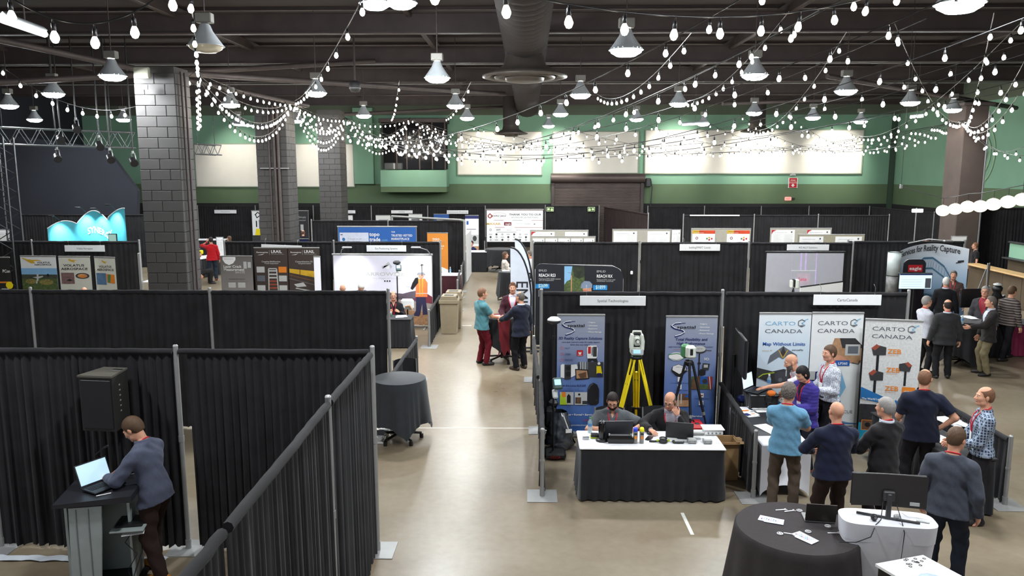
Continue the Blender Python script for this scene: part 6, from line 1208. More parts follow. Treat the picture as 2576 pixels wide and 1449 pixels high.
for k, (px, py, w_, d_, h, z0, lb) in enumerate(((1740, 1113, .12, .10, .055, 0, 'grey metal box at front left of the antenna stack'), (1779, 1114, .12, .10, .055, 0, 'grey metal box at front right of the antenna stack'), (1752, 1104, .20, .14, .05, .058, 'flat grey box resting across the two small grey boxes'))):
    x, y = P_(px, py); t = thing('metal_box', lb, 'box', (x, y+.02*(k == 2), .765+z0)); part(t, 'body', mat('box_grey', (150, 150, 148), .4, .4), lambda m_: m_.box((0, 0, h/2), (w_, d_, h), bev=.008)); part(t, 'lid_plate', lightg, lambda m_: m_.box((0, 0, h+.002), (w_*.8, d_*.7, .004), bev=.002)); part(t, 'connector', steel, lambda m_: [m_.cyl((s_*w_*.3, -d_/2, h*.45), (s_*w_*.3, -d_/2-.015, h*.45), .008, n=8) for s_ in (-1, 1)])
x, y = P_(1792, 1090); t = thing('router_box', 'white flat electronics enclosure with four round ports', 'box', (x, y, .765)); part(t, 'body', white, lambda m_: m_.box((0, 0, .04), (.26, .19, .07), bev=.008)); part(t, 'lid', white, lambda m_: m_.box((0, 0, .086), (.30, .23, .02), bev=.008)); 
for k in range(4): part(t, 'port', midg, lambda m_: m_.cyl((-.08+.055*k, -.095, .035), (-.08+.055*k, -.108, .035), .012, n=10))
papers('white sheets on the table between phone and black laptop', 1680, 1106, .765, 2, .3, .12)
x, y = P_(1822, 1105, .62); t = thing('cardboard_box', 'open cardboard box behind the right end of the white-topped table', 'box', (x+.04, 11.0, 0))
part(t, 'box_body', cardb, lambda m_: [m_.box(c_, d_, bev=.004) for c_, d_ in (((0, 0, .01), (.34, .3, .012)), ((-.17, 0, .30), (.01, .3, .58)), ((.17, 0, .30), (.01, .3, .58)), ((0, -.15, .30), (.34, .01, .58)), ((0, .15, .30), (.34, .01, .58)))]); part(t, 'flap', cardb, lambda m_: (m_.box((.215, 0, .56), (.12, .3, .008), bev=.002), m_.box((0, -.17, .55), (.34, .01, .10), rx=.9, bev=.002)))
t = thing('draped_chair', 'clear plastic garbage bag and black gear beside the 3D banner foot', 'bag', (aty(1408, 1060, 12.1).x, 12.15, 0)); bagm = mat('bag_plastic', (60, 64, 70), .15, noise=.5, scale=12)
def bag(m_, r_=.24, h=.62, lump=.05):
    m_.grid(lambda u, v: (lambda a_, rr_: (rr_*math.cos(a_), rr_*math.sin(a_), .01+h*v))(u*2*math.pi, r_*(1-.55*v**2)*(1+lump*3*math.sin(u*19+v*9)*math.sin(v*14+u*7))*(.7+.6*min(v*5, .5))), 32, 14)
part(t, 'bag', bagm, bag); part(t, 'gear_pack', blackp, lambda m_: (m_.box((-.16, .1, .5), (.22, .2, .34), bev=.06), m_.box((-.1, .02, .75), (.14, .16, .12), rz=.4, bev=.04))); part(t, 'tag_card', paper, lambda m_: m_.box((.14, -.2, .36), (.10, .01, .06), rz=.2)); part(t, 'strap', white, lambda m_: m_.tube([(.05, -.22, .62), (.13, -.22, .40)], .010, 5)); t.name = 'gear_bag'
# chairs of the seated men
def chair(label, x, y, rz, m=clothb):
    t = thing('chair', label, 'chair', (x, y, 0), rz)
    part(t, 'seat', m, lambda m_: m_.box((0, 0, .43), (.46, .44, .06), bev=.03)); part(t, 'backrest', m, lambda m_: m_.grid(lambda u, v: ((u-.5)*.46, -.22-.05*v-.03*math.cos((u-.5)*3), .50+.42*v-.04*(abs(u-.5)*2)**3), 8, 6))
    for sx in (-1, 1):
        for sy in (-1, 1): part(t, 'leg', steel, lambda m_: m_.cyl((sx*.2, sy*.19, .41), (sx*.22, sy*.22, .0), .012, n=8))
        part(t, 'back_post', steel, lambda m_: m_.tube([(sx*.21, -.2, .42), (sx*.22, -.24, .7), (sx*.22, -.27, .9)], .012, 6))
    return t
CA = atz(1551, 1005, 1.3); CB = atz(1690, 1000, 1.32)
chair('dark chair under the man in the grey polo', CA.x, 11.22, R(180)); chair('dark chair under the man in the black blazer', CB.x-.05, 11.25, R(180))
cc = atz(995, 905, .8); chair('dark rounded chair behind the left aisle cocktail table', -2.28, 14.2, R(200))
# recycling bins
binm = mat('bin_taupe', (142, 128, 104), .6, noise=.06)
for k, (px, py, lb) in enumerate(((1131, 755, 'nearer taupe recycling bin with square opening by the rail drape'), (1142, 741, 'farther taupe recycling bin right behind the first'))):
    Yb = (21.2, 21.95)[k]; x = aty(px, 800, Yb).x; t = thing('recycling_bin', lb, 'bin', (x, Yb, 0))
    part(t, 'body', binm, lambda m_: m_.prism([(-.21, .01), (-.245, .86), (.245, .86), (.21, .01)], -.24, .24, 0, 'y')); part(t, 'collar', binm, lambda m_: m_.box((0, 0, .90), (.54, .54, .12), bev=.02))
    part(t, 'lid', binm, lambda m_: (m_.prism([(-.26, .96), (-.20, 1.06), (.20, 1.06), (.26, .96)], -.26, .26, 0, 'y'))); part(t, 'opening', blackp, lambda m_: m_.box((0, -.02, 1.063), (.26, .20, .012), bev=.003))
    part(t, 'side_panel', blackp, lambda m_: m_.box((.235, -.12, 1.02), (.01, .2, .10), rz=0, bev=.003)); art([('o', .5, .5, .32, .35, white)], .18, .1, 'recycle_mark', t, off=.0)
    bpy.data.objects[-1].name if False else None
# eos table, far tables
skirted('small black draped table in front of the seated man in black', aty(1000, 800, 19.5).x-.12, 19.55, .95, .6, .75, clothb, clothb, 0, 5)
papers('brochure fan on the small black table before the dunes backdrop', 1010, 797, .754, 4, .21, .28, .3)
c = atz(983, 796, .754); t = thing('paper_cup', 'white and green paper cup on the small black table', 'cup', c); part(t, 'cup', white, lambda m_: m_.lathe([(.001, 0), (.03, .001), (.042, .11), (.044, .112)], 16)); part(t, 'band', green, lambda m_: m_.lathe([(.0335, .02), (.0385, .06)], 16))
c = aty(1025, 767, 20.9); t = thing('white_case', 'white rounded plastic case behind the seated man in black', 'case', (c.x, 20.9, 0)); part(t, 'shell', white, lambda m_: m_.box((0, 0, .85), (.36, .12, .30), bev=.05)); part(t, 'stand', blackp, lambda m_: (m_.cyl((0, 0, .02), (0, 0, .72), .02), m_.box((0, 0, .02), (.3, .3, .02), bev=.006))); part(t, 'hanging_arm', tan, lambda m_: m_.tube([(-.05, -.08, .8), (.08, -.08, .82), (.14, -.08, .72)], .025, 6))
skirted('maroon skirted table with white top below the orange banner', aty(1120, 683, 27.4).x, 27.8, 1.0, .7, .76, clothw, mat('maroon_dark', (62, 14, 26), .8, noise=.15), 0, 6)
bottle('small clear water bottle on the maroon skirted table', aty(1132, 678, 27.7).x, 27.8, .775, .24)
skirted('black skirted table with white top beside the far white banner', aty(1187, 622, 33).x, 34.5, 1.1, .7, .9, clothw, clothb, 0, 7)
skirted('long black draped table behind the man in the red jacket', aty(512, 640, 32.6).x-.2, 32.4, 2.4, .8, .8, clothw, clothb, R(70), 8)
for k, (px, py, lb) in enumerate(((505, 638, 'yellow instrument on the table by the man in red'), (497, 646, 'second yellow instrument nearer the table edge'))):
    c = atz(px, py+2, .81); t = thing('yellow_instrument', lb, 'instrument', c); part(t, 'body', yellow, lambda m_: m_.box((0, 0, .1), (.2, .16, .18), bev=.03)); part(t, 'top', darkg, lambda m_: m_.box((0, 0, .21), (.12, .1, .05), bev=.015)); part(t, 'foot', darkg, lambda m_: m_.box((0, 0, .01), (.14, .12, .02), bev=.004))
skirted('white skirted table far left behind the phone man', aty(500, 604, 38).x, 39.0, 2.0, .8, 1.0, clothw, clothb, 0, 9)
t = posterboard('small white easel board between the phone man and the seated woman', 544, 561, 596, 38.0, [(.05, .95, 0)], paper)
# glowing turquoise curved backdrop
tq = mat('turquoise_cloth', (84, 186, 205), .6, noise=.05); 
x0, x1 = aty(125, 560, 32.5).x, aty(322, 560, 32.5).x; t = thing('curved_backdrop', 'glowing turquoise wavy-topped curved backdrop at far left', 'backdrop', ((x0+x1)/2, 32.5, 0)); WT = x1-x0
def tqf(u, v):
    hs = 2.05+(.62-.0)*u; wv = (.28*math.sin(min(u/.32, 1)*math.pi*.9) if u < .32 else (.50*math.sin((u-.32)/.40*math.pi)+.14 if u < .72 else .26+.38*math.sin((u-.72)/.28*math.pi*.55)))
    return ((u-.5)*WT, .45*math.cos((u-.5)*math.pi)-.2, .0+v*(2.05+.28*u+wv*.9))
part(t, 'fabric_panel', tq, lambda m_: m_.grid(tqf, 60, 8)); part(t, 'top_edge', white, lambda m_: m_.tube([tqf(i/60, 1) for i in range(61)], .02, 6))
vs, fs, L_ = textmesh('SYNERGY', True); mb = MB(); mb.add([tuple(Vector(tqf(.44+.34*a/L_, .66+.14*b))+Vector((0, -.02, 0))) for a, b in vs], fs); vs, fs, L_ = textmesh('3D', True); mb.add([tuple(Vector(tqf(.40+.16*a/L_, .30+.28*b))+Vector((0, -.02, 0))) for a, b in vs], fs); obj('lettering', mb, white, t)
for u in (.14, .44, .64, .86):
    p = Vector(tqf(u, 1))+t.location; l = bpy.data.lights.new('stand_spot', 'SPOT'); l.energy = 420; l.color = (.75, .95, 1); l.spot_size = R(60); l.spot_blend = 1; l.shadow_soft_size = .05; o = bpy.data.objects.new('backdrop_spot_light', l); C.objects.link(o); o.location = p+Vector((0, -.55, .25)); o.rotation_euler = Vector((0, .6, -1)).to_track_quat('-Z', 'Y').to_euler()
    part(t, 'arm_light', blackp, lambda m_: (m_.tube([Vector(tqf(u, 1)), Vector(tqf(u, 1))+Vector((0, -.3, .22)), Vector(tqf(u, 1))+Vector((0, -.55, .26))], .015, 5), m_.box(tuple(Vector(tqf(u, 1))+Vector((0, -.6, .28))), (.24, .12, .05), bev=.02)))
c = aty(284, 600, 31.5); t = thing('monitor', 'framed pale screen in front of the turquoise backdrop', 'monitor', (c.x, 31.5, 0)); part(t, 'bezel', blackp, lambda m_: m_.box((0, 0, 1.65), (.36, .05, .50), bev=.01)); part(t, 'screen', mat('screen_mint', (150, 186, 176), .4, emit=.35), lambda m_: m_.box((0, -.03, 1.65), (.30, .01, .44))); part(t, 'stand', blackp, lambda m_: (m_.cyl((0, 0, .02), (0, 0, 1.42), .03), m_.box((0, 0, .02), (.5, .4, .03), bev=.01)))
# white easel sign far left
t = posterboard('white easel board at the far left picture edge', -12, 22, 577, 27.0, [(.05, .95, 0)], paper)
t = posterboard('small white easel board with picture frame near the bar', 2394, 2432, 594, 27.8, [(.05, .95, 0)], paper)
# left: dark table with glowing projector at picture edge
skirted('black draped table at the left picture edge behind the second drape wall', -10.9, 14.6, 2.4, .8, .8, clothb, clothb, 0, 11)
c = atz(25, 800, .82); t = thing('desk_projector', 'small glowing projector head on the black table at the left edge', 'projector', (c.x, c.y, .80)); part(t, 'body', blackp, lambda m_: m_.box((-.1, 0, .09), (.34, .26, .13), bev=.03)); part(t, 'lamp_face', mat('proj_glow', (230, 240, 255), .3, emit=6), lambda m_: m_.box((.06, -.14, .14), (.12, .02, .08), rz=.4, bev=.01))
# shelving at x 340-375
t = thing('display_rack', 'silver rack with white shelves beside the left aerospace booth', 'rack', (aty(360, 700, 21).x, 21.3, 0))
for sx in (-.22, .22): part(t, 'post', alu, lambda m_: m_.box((sx, 0, 1.1), (.07, .07, 2.2), bev=.01))
for z in (.35, .85, 1.4): part(t, 'shelf', white, lambda m_: m_.box((.15, .05, z), (.5, .4, .04), bev=.008))
# ---------------------------------------------------------------- lectern corner
LX = aty(262, 1205, 7.86); lx, ly = LX.x, LX.y
t = thing('lectern', 'grey metal lectern with sloped black top in the near left booth', 'lectern', (lx, ly, 0), R(12)); lg = mat('lectern_grey', (168, 178, 176), .5, .1, noise=.06)
part(t, 'front_panel', lg, lambda m_: m_.prism([(-.30, 0.04), (-.27, 1.02), (.05, 1.02), (-.02, .04)], -.30, -.27, 0, 'y'))
part(t, 'side_panel', lg, lambda m_: m_.prism([(-.28, .04), (-.28, 1.05), (.20, 1.0), (.20, .04)], -.32, -.295, 0, 'x')); part(t, 'side_panel', lg, lambda m_: m_.prism([(-.10, .04), (-.12, 1.0), (.26, 1.0), (.26, .04)], .24, .265, 0, 'x')); part(t, 'rear_panel', lg, lambda m_: m_.box((0, .24, .52), (.52, .03, .96), bev=.008))
for dx in (-.20, -.08): part(t, 'seam_rib', mat('rib', (112, 120, 122), .5, .3), lambda m_: m_.prism([(dx-.008, .05), (dx-.003, 1.0), (dx+.005, 1.0), (dx, .05)], -.305, -.298, 0, 'y'))
part(t, 'top', mat('lectern_black', (34, 34, 40), .45), lambda m_: (m_.prism([(-.40, 1.05), (-.40, 1.09), (.36, 1.13), (.36, 1.06)], -.36, .34, 0, 'y'), m_.box((-.02, .30, 1.12), (.72, .06, .05), bev=.015)))
part(t, 'shelf', [lg, paper], lambda m_: (m_.box((.26, -.10, .70), (.34, .34, .02), 0, bev=.006), m_.box((.30, -.14, .655), (.22, .24, .006), 1, rz=.15))); part(t, 'shelf_equipment', blackp, lambda m_: m_.box((.26, -.06, .725), (.28, .26, .03), bev=.008)); part(t, 'base', blackp, lambda m_: m_.box((0, -.03, .02), (.66, .62, .04), bev=.015)); part(t, 'floor_box', lightg, lambda m_: m_.box((.26, -.22, .07), (.16, .12, .06), rz=.3, bev=.01))
part(t, 'cable', blackp, lambda m_: (m_.tube([(.30, -.05, .66), (.22, -.2, .55), (.34, -.22, .42), (.24, -.24, .25), (.28, -.2, .05)], .006, 5), m_.tube([(.33, 0, .68), (.36, -.12, .4), (.27, -.22, .12)], .005, 5)))
L1t = laptop('open laptop with lit screen on the lectern', lx+.0, ly-.02, 1.12, R(62), .36, .25, 112, mat('laptop_black', (26, 27, 31), .45), lit=mat('screen_sheet', (176, 206, 224), .3, emit=.8)); L1t.rotation_euler = (R(0), R(0), R(62)); L1t['label'] = 'open laptop with lit spreadsheet on the lectern'
t = thing('gooseneck_microphone', 'thin black gooseneck microphone on the lectern', 'microphone', (lx-.26, ly+.12, 1.10)); part(t, 'neck', blackp, lambda m_: m_.tube([(0, 0, 0), (.02, 0, .16), (.10, .01, .32), (.20, .02, .40)], .006, 6)); part(t, 'capsule', blackp, lambda m_: m_.tube([(.20, .02, .40), (.25, .02, .425)], .011, 8)); part(t, 'base', blackp, lambda m_: m_.lathe([(.001, .02), (.03, .015), (.035, 0)], 14))
t = thing('pen', 'white pen lying on the lectern edge', 'pen', (lx+.12, ly-.22, 1.118), R(35)); part(t, 'barrel', white, lambda m_: m_.cyl((-.08, 0, .006), (.06, 0, .006), .006, n=8)); part(t, 'tip', darkg, lambda m_: m_.cyl((.06, 0, .006), (.075, 0, .006), .006, .002, 8))
sp_ = aty(248, 955, 8.2); t = thing('speaker', 'large black loudspeaker on stand behind the man at the lectern', 'loudspeaker', (sp_.x-.03, 8.4, 0), R(-6)); zt = sp_.z+.02
cabm = mat('speaker_cab', (40, 38, 36), .55, noise=.1); part(t, 'cabinet', cabm, lambda m_: m_.prism([(-.20, -.18), (.20, -.18), (.14, .18), (-.14, .18)], zt-.62, zt)); part(t, 'grille', ink, lambda m_: m_.box((0, -.185, zt-.31), (.36, .02, .56), bev=.008)); part(t, 'top_rim', mat('rim_grey', (88, 84, 76), .5), lambda m_: m_.prism([(-.205, -.20), (.205, -.20), (.145, .185), (-.145, .185)], zt, zt+.022)); part(t, 'handle_recess', blackp, lambda m_: m_.box((.09, .08, zt+.022), (.12, .05, .008), bev=.003))
part(t, 'stand_pole', blackp, lambda m_: m_.cyl((0, 0, .3), (0, 0, zt-.62), .02)); [part(t, 'rear_control', midg, lambda m_: m_.box((.172, -.03, zt-.12-.06*k), (.012, .03, .018), rz=-.16, bev=.003)) for k in range(6)]
for k in range(3): a_ = 2.1*k+.4; part(t, 'stand_leg', blackp, lambda m_: m_.tube([(0, 0, .75), (.42*math.cos(a_), .42*math.sin(a_), .02)], .013, 6))
# ---------------------------------------------------------------- right foreground
rt = atz(2005, 1325, .76); RTx, RTy = rt.x, rt.y
t = thing('round_table', 'big round table with dark charcoal cloth at the lower right', 'table', (RTx, RTy, 0)); rc_ = mat('cloth_dark_taupe', (58, 53, 54), .85, noise=.06, scale=20, spec=.2); rr_ = .62; hT = .76
part(t, 'tablecloth', rc_, lambda m_: (m_.grid(lambda u, v: (lambda a_, q: (q*math.cos(a_), q*math.sin(a_), hT-.006*(v > 0)-(hT-.03)*max(v-.06, 0)/.94))(u*2*math.pi, rr_-.012*(1-min(v/.06, 1))+.012+v*(.10+.026*math.sin(u*2*math.pi*15+math.sin(u*30)))), 120, 12), m_.lathe([(.001, hT), (rr_, hT)], 64)))
part(t, 'leg', steel, lambda m_: [m_.cyl((s_*.3, q_*.3, .01), (s_*.3, q_*.3, hT-.03), .016) for s_ in (-1, 1) for q_ in (-1, 1)])
def onT(px, py): v = atz(px, py, hT+.002); return (v.x, v.y, hT+.002)
x, y, z = onT(2060, 1308); laptop('slim silver laptop with dark lid on the round charcoal table', x, y+.03, z, R(172), .31, .21, 100, alu, back=mat('lid_bronze', (62, 54, 52), .35, .5))
paint = mat('flyer_pale', (214, 220, 236), .5, noise=.04); pinkp = mat('flyer_pink', (214, 150, 190), .5)
for k, (px, py, rz, lb, n) in enumerate(((1938, 1308, -28, 'illustrated pale flyer sheets at the left of the round table', 2), (2024, 1352, -60, 'illustrated pale flyer sheets at the front of the round table', 2))):
    x, y, z = onT(px, py); t = thing('flyer', lb, 'flyer', (x, y, z), R(rz))
    part(t, 'sheet', paint, lambda m_: m_.box((0, 0, .002), (.24, .13, .003))); part(t, 'sheet', paint, lambda m_: m_.box((.04, -.015, .006), (.20, .13, .003), rz=.1))
    art([(('r', .08+.11*i, .2+.25*j, .14+.11*i, .36+.2*j, (inkg, pinkp, ltblue)[(i+j) % 3])) for i in range(8) for j in range(3)], .22, .12, 'print', t, off=.009, flat=True)
st_ = mat('opener_silver', (206, 204, 206), .3, .3)
for k, (px, py, rz, lb, ring) in enumerate(((1963, 1283, 10, 'white wrench-shaped sticker nearest the back edge of the round table', 0), (1985, 1286, 16, 'white wrench-shaped sticker second from the back edge', 0), (2011, 1285, 0, 'small round white badge right of the two wrench stickers', 1), (1962, 1343, 0, 'round white sticker with cross bars left of the front flyer', 1), (1985, 1343, -20, 'long white wrench-shaped sticker touching the front flyer', 0), (2033, 1338, 20, 'round white sticker just above the front flyer', 1), (2082, 1324, 10, 'white key-shaped sticker below the silver laptop', 1), (2095, 1341, 3, 'long white sticker at the right side of the round table', 0))):
    x, y, z = onT(px, py); t = thing('sticker', lb, 'sticker', (x, y, z), R(rz))
    if ring: part(t, 'ring', st_, lambda m_: [m_.tube([(.028*math.cos(q), .028*math.sin(q), .004) for q in np.linspace(0, 6.283, 17)], .006, 6, cap=False)]); part(t, 'cross_bar', st_, lambda m_: (m_.box((0, 0, .004), (.05, .009, .006)), m_.box((0, 0, .004), (.009, .05, .006))))
    else: part(t, 'shank', st_, lambda m_: m_.box((0, 0, .003), (.11, .020, .005), bev=.002)); part(t, 'jaw', st_, lambda m_: (m_.box((.062, .012, .003), (.025, .014, .005), rz=.5), m_.box((.062, -.012, .003), (.025, .014, .005), rz=-.5)))
# white stretch counter with the big monitor
wc = atz(2232, 1300, 1.0); wx, wy = wc.x, wc.y
t = thing('stretch_counter', 'white stretch-covered pedestal counter with big monitor on it', 'counter', (wx, wy, 0), R(-8)); 
def oval(r0, r1, z0, z1, m_, n=40, nv=10, mi=0):
    def f(u, v):
        a_ = u*2*math.pi; k = r0+(r1-r0)*v; c_, s_ = math.cos(a_), math.sin(a_); e = .35; return ((abs(c_)**e*(1 if c_ > 0 else -1))*.46*k, (abs(s_)**.6*(1 if s_ > 0 else -1))*.20*k*(1+.02*math.sin(a_*9)*v), z0+(z1-z0)*v)
    m_.grid(f, n, nv, mi)
part(t, 'cover', spandex, lambda m_: (oval(1.0, .97, .985, .80, m_), oval(.96, .80, .80, .03, m_), m_.add([(abs(math.cos(a_))**.35*(1 if math.cos(a_) > 0 else -1)*.46, abs(math.sin(a_))**.6*(1 if math.sin(a_) > 0 else -1)*.20, .985) for a_ in np.linspace(0, 2*math.pi, 41)[:-1]], [tuple(range(40))])))
part(t, 'frame', steel, lambda m_: [m_.cyl((s_*.3, 0, .02), (s_*.3, 0, .97), .02) for s_ in (-1, 1)])
t = thing('monitor', 'large black monitor seen from behind on the white counter', 'monitor', (wx, wy, .987), R(-8)); gb_ = mat('monitor_back', (38, 34, 34), .4)
part(t, 'panel', gb_, lambda m_: m_.grid(lambda u, v: ((u-.5)*.72, -.02+.035*math.cos((u-.5)*2.6), .12+.34*v), 10, 2)); part(t, 'panel_front', gb_, lambda m_: m_.box((0, .03, .29), (.72, .03, .345), bev=.01)); part(t, 'label', lightg, lambda m_: m_.box((.25, .0, .165), (.09, .012, .035), rz=-.1)); part(t, 'neck', darkg, lambda m_: m_.box((.0, -.02, .14), (.045, .05, .26), bev=.01)); part(t, 'mount', darkg, lambda m_: m_.box((0, -.005, .24), (.11, .05, .10), bev=.01))
for sg in (-1, 1): part(t, 'foot_bar', darkg, lambda m_: m_.tube([(0, -.03, .014), (sg*.28, -.07*(-1) if sg < 0 else -.10, .012)], .013, 6))
part(t, 'cable', blackp, lambda m_: (m_.tube([(-.05, 0, .18), (-.09, -.10, .02), (-.16, -.18, .0), (-.22, -.25, -.10), (-.36, -.27, -.16), (-.5, -.2, -.20)], .005, 5), m_.tube([(.08, .0, .15), (.10, -.15, .01), (.10, -.225, -.05), (.08, -.22, -.5), (.07, -.20, -.9)], .005, 5)))
c = Vector((wx-.16, wy-.06, .987)); t = thing('webcam', 'small round black webcam below the monitor', 'webcam', c); part(t, 'ball', blackp, lambda m_: m_.lathe([(.001, .07), (.025, .062), (.036, .04), (.03, .015), (.015, .0)], 16)); part(t, 'lens', midg, lambda m_: m_.cyl((0, -.03, .042), (0, -.038, .042), .014))
c = Vector((wx+.08, wy-.03, .987)); t = thing('power_adapter', 'tangle of white and grey plugs beside the monitor neck', 'adapter', c); part(t, 'block', lightg, lambda m_: (m_.box((0, 0, .03), (.06, .04, .05), rz=.4, bev=.01), m_.box((.24, -.05, .008), (.12, .05, .012), rz=-.4, bev=.004))); part(t, 'lead', white, lambda m_: m_.tube([(0, 0, .03), (.06, .03, .06), (.12, 0, .02), (.22, .02, .01), (.30, -.02, .01)], .004, 5))
# white printed counter bottom right corner
a, b, c_ = atz(2202, 1418, .92), atz(2322, 1396, .92), atz(2452, 1466, .92)
t = thing('display_counter', 'white printed counter top at the bottom right corner', 'counter', (0, 0, 0)); d = c_-b; poly = [(a.x, a.y), (a.x+d.x*1.0, a.y+d.y*1.0), (c_.x, c_.y), (b.x, b.y)]
cen = (sum(p[0] for p in poly)/4, sum(p[1] for p in poly)/4); t.location = (cen[0], cen[1], 0); lp = [(p[0]-cen[0], p[1]-cen[1]) for p in poly]
part(t, 'top', white, lambda m_: m_.prism(lp, .895, .92)); part(t, 'body', blackp, lambda m_: m_.prism([(p[0]*.93, p[1]*.93) for p in lp], .02, .895)); 
for k in range(13):
    v = atz(2300+random.uniform(-26, 26), 1418+random.uniform(-14, 12), .921); part(t, 'printed_mark', darkg, lambda m_: m_.tube([(v.x-cen[0]+.013*math.cos(q), v.y-cen[1]+.013*math.sin(q), .921) for q in np.linspace(0, 6.28, 9)], .004, 4, cap=False))
v = atz(2345, 1458, .921); part(t, 'printed_map', mat('map_blue', (170, 186, 214), .5, noise=.2, scale=30), lambda m_: m_.lathe([(.001, .9225), (.11, .9225)], 24, (v.x-cen[0], v.y-cen[1], 0)))
# cartography table (white stretch cover) with things on it
t = thing('stretch_table', 'white stretch-covered table running along the rail of the cartography booth', 'table', (0, 0, 0)); a, b = atz(1915, 1118, .76), atz(2040, 1118, .76); z_ = .76
yN = a.y-.02; x0, x1 = 3.22, b.x; yF = yN+1.75; cenx, ceny = (x0+x1)/2, (yN+yF)/2; t.location = (cenx, ceny, 0); hw, hd = (x1-x0)/2, (yF-yN)/2
part(t, 'top_cover', spandex, lambda m_: m_.box((0, 0, z_-.015), (2*hw, 2*hd, .03), bev=.012))
def side(p, q, m_, depth=.5): m_.grid(lambda u, v: (p[0]+(q[0]-p[0])*u, p[1]+(q[1]-p[1])*u, (z_-.01)-(z_-.03)*v*(1-.32*math.sin(u*math.pi)**.7*(v))), 20, 8)
def sides(m_):
    cs = [(-hw, -hd), (hw, -hd), (hw, hd), (-hw, hd)]
    for i in range(4):
        p, q = cs[i], cs[(i+1) % 4]; nx, ny = (q[1]-p[1]), -(q[0]-p[0]); L_ = math.hypot(nx, ny); nx, ny = nx/L_, ny/L_
        m_.grid(lambda u, v: (p[0]+(q[0]-p[0])*u-nx*.09*math.sin(v*math.pi)*(1 if i % 2 == 0 else .5)*math.sin(u*math.pi), p[1]+(q[1]-p[1])*u-ny*.09*math.sin(v*math.pi)*math.sin(u*math.pi), (z_-.012)-(z_-.03)*v*(1-.22*math.sin(u*math.pi)**.6)), 18, 8)
part(t, 'side_cover', spandex, sides)
part(t, 'black_runner', mat('runner_black', (36, 38, 42), .5), lambda m_: m_.box((-.08, .05, z_+.004), (2*hw*.82, 1.1, .006), rz=.05))
def onC(px, py): v = atz(px, py, z_+.008); return v.x, v.y, z_+.008
papers('large blank white sheet at the near end of the cartography table', 1938, 1082, z_+.008, 1, .22, .42, .35)
papers('scattered white brochures at the far end of the cartography table', 1913, 1030, z_+.008, 6, .24, .17, .2, spread=.10)
papers('blue and white leaflet stack on the cartography table', 1885, 1044, z_+.008, 3, .2, .14, .4, items=[('r', .1, .1, .5, .9, navyp), ('r', .6, .3, .95, .5, orange)])
papers('orange edged leaflets nearest the rail on the cartography table', 1877, 1036, z_+.008, 2, .14, .14, .2, items=[('r', .1, .5, .9, .9, orange)])
x, y, z = onC(1904, 1024); t = thing('tablet', 'black tablet lying on white brochures', 'tablet', (x, y, z+.03), R(20)); part(t, 'slab', blackp, lambda m_: m_.box((0, 0, .006), (.18, .12, .011), bev=.004)); part(t, 'screen', screen_off, lambda m_: m_.box((0, 0, .0125), (.16, .10, .002)))
x, y, z = onC(1932, 1030); t = thing('handheld_scanner', 'orange and black handheld scanner standing on the cartography table', 'instrument', (x, y, z)); part(t, 'grip', blackp, lambda m_: (m_.cyl((0, 0, 0), (0, 0, .16), .03), m_.box((0, 0, .17), (.12, .12, .12), bev=.03))); part(t, 'head', mat('scan_orange', (232, 120, 30), .4), lambda m_: m_.box((.03, -.02, .27), (.13, .11, .08), rz=.4, bev=.03))
x, y, z = onC(1868, 1012); t = thing('pouch', 'navy zipped pouch at the far rail end of the cartography table', 'pouch', (x+.03, y, z)); part(t, 'pouch_body', navyp, lambda m_: m_.box((0, 0, .06), (.24, .14, .12), bev=.04)); part(t, 'zip', lightg, lambda m_: m_.box((0, 0, .121), (.10, .01, .004)))
# laptop pedestal + laptop the man points to, water bottle, wall screen
lp_ = atz(1880, 985, 1.0); t = thing('pedestal', 'black draped pedestal under the pointed-at laptop', 'pedestal', (lp_.x+.22, 12.1, 0)); part(t, 'top', blackp, lambda m_: m_.box((0, 0, .985), (.46, .5, .03), bev=.01)); part(t, 'cloth', clothb, lambda m_: skirt(m_, .42, .46, .97, seed=21, n=80)); part(t, 'leg', steel, lambda m_: [m_.cyl((s_*.15, q_*.16, .01), (s_*.15, q_*.16, .96), .014) for s_ in (-1, 1) for q_ in (-1, 1)])
laptop('open black laptop with bright screen at which the leaning man points', lp_.x+.14, 12.1, 1.001, R(48), .36, .25, 100, mat('laptop_black', (26, 27, 31), .45), lit=mat('screen_pale2', (196, 216, 236), .3, emit=.9))
bottle('clear water bottle between the bright laptop and the Map Without Limits banner', lp_.x+.40, 12.26, 1.001, .23)
a, b = aty(1846, 850, 12.6), aty(1894, 930, 11.7); t = thing('flat_screen', 'large grey flat screen on a pole beside the rail drape of the cartography booth', 'screen', (3.40, 12.2, 0), R(84))
part(t, 'bezel', blackp, lambda m_: m_.box((0, 0, 1.60), (1.02, .05, .62), bev=.012)); part(t, 'display', mat('screen_greyblue', (96, 102, 112), .25, emit=.10), lambda m_: m_.box((0, -.028, 1.60), (.96, .008, .56))); art([('r', .05, .93, .95, .99, lightg)], .96, .56, 'screen_content', t, off=.034, loc=(0, 0, 1.32)); part(t, 'stand', blackp, lambda m_: (m_.cyl((.3, .05, .02), (.3, .05, 1.5), .03), m_.box((.35, .0, .02), (.3, .16, .03), bev=.01)))
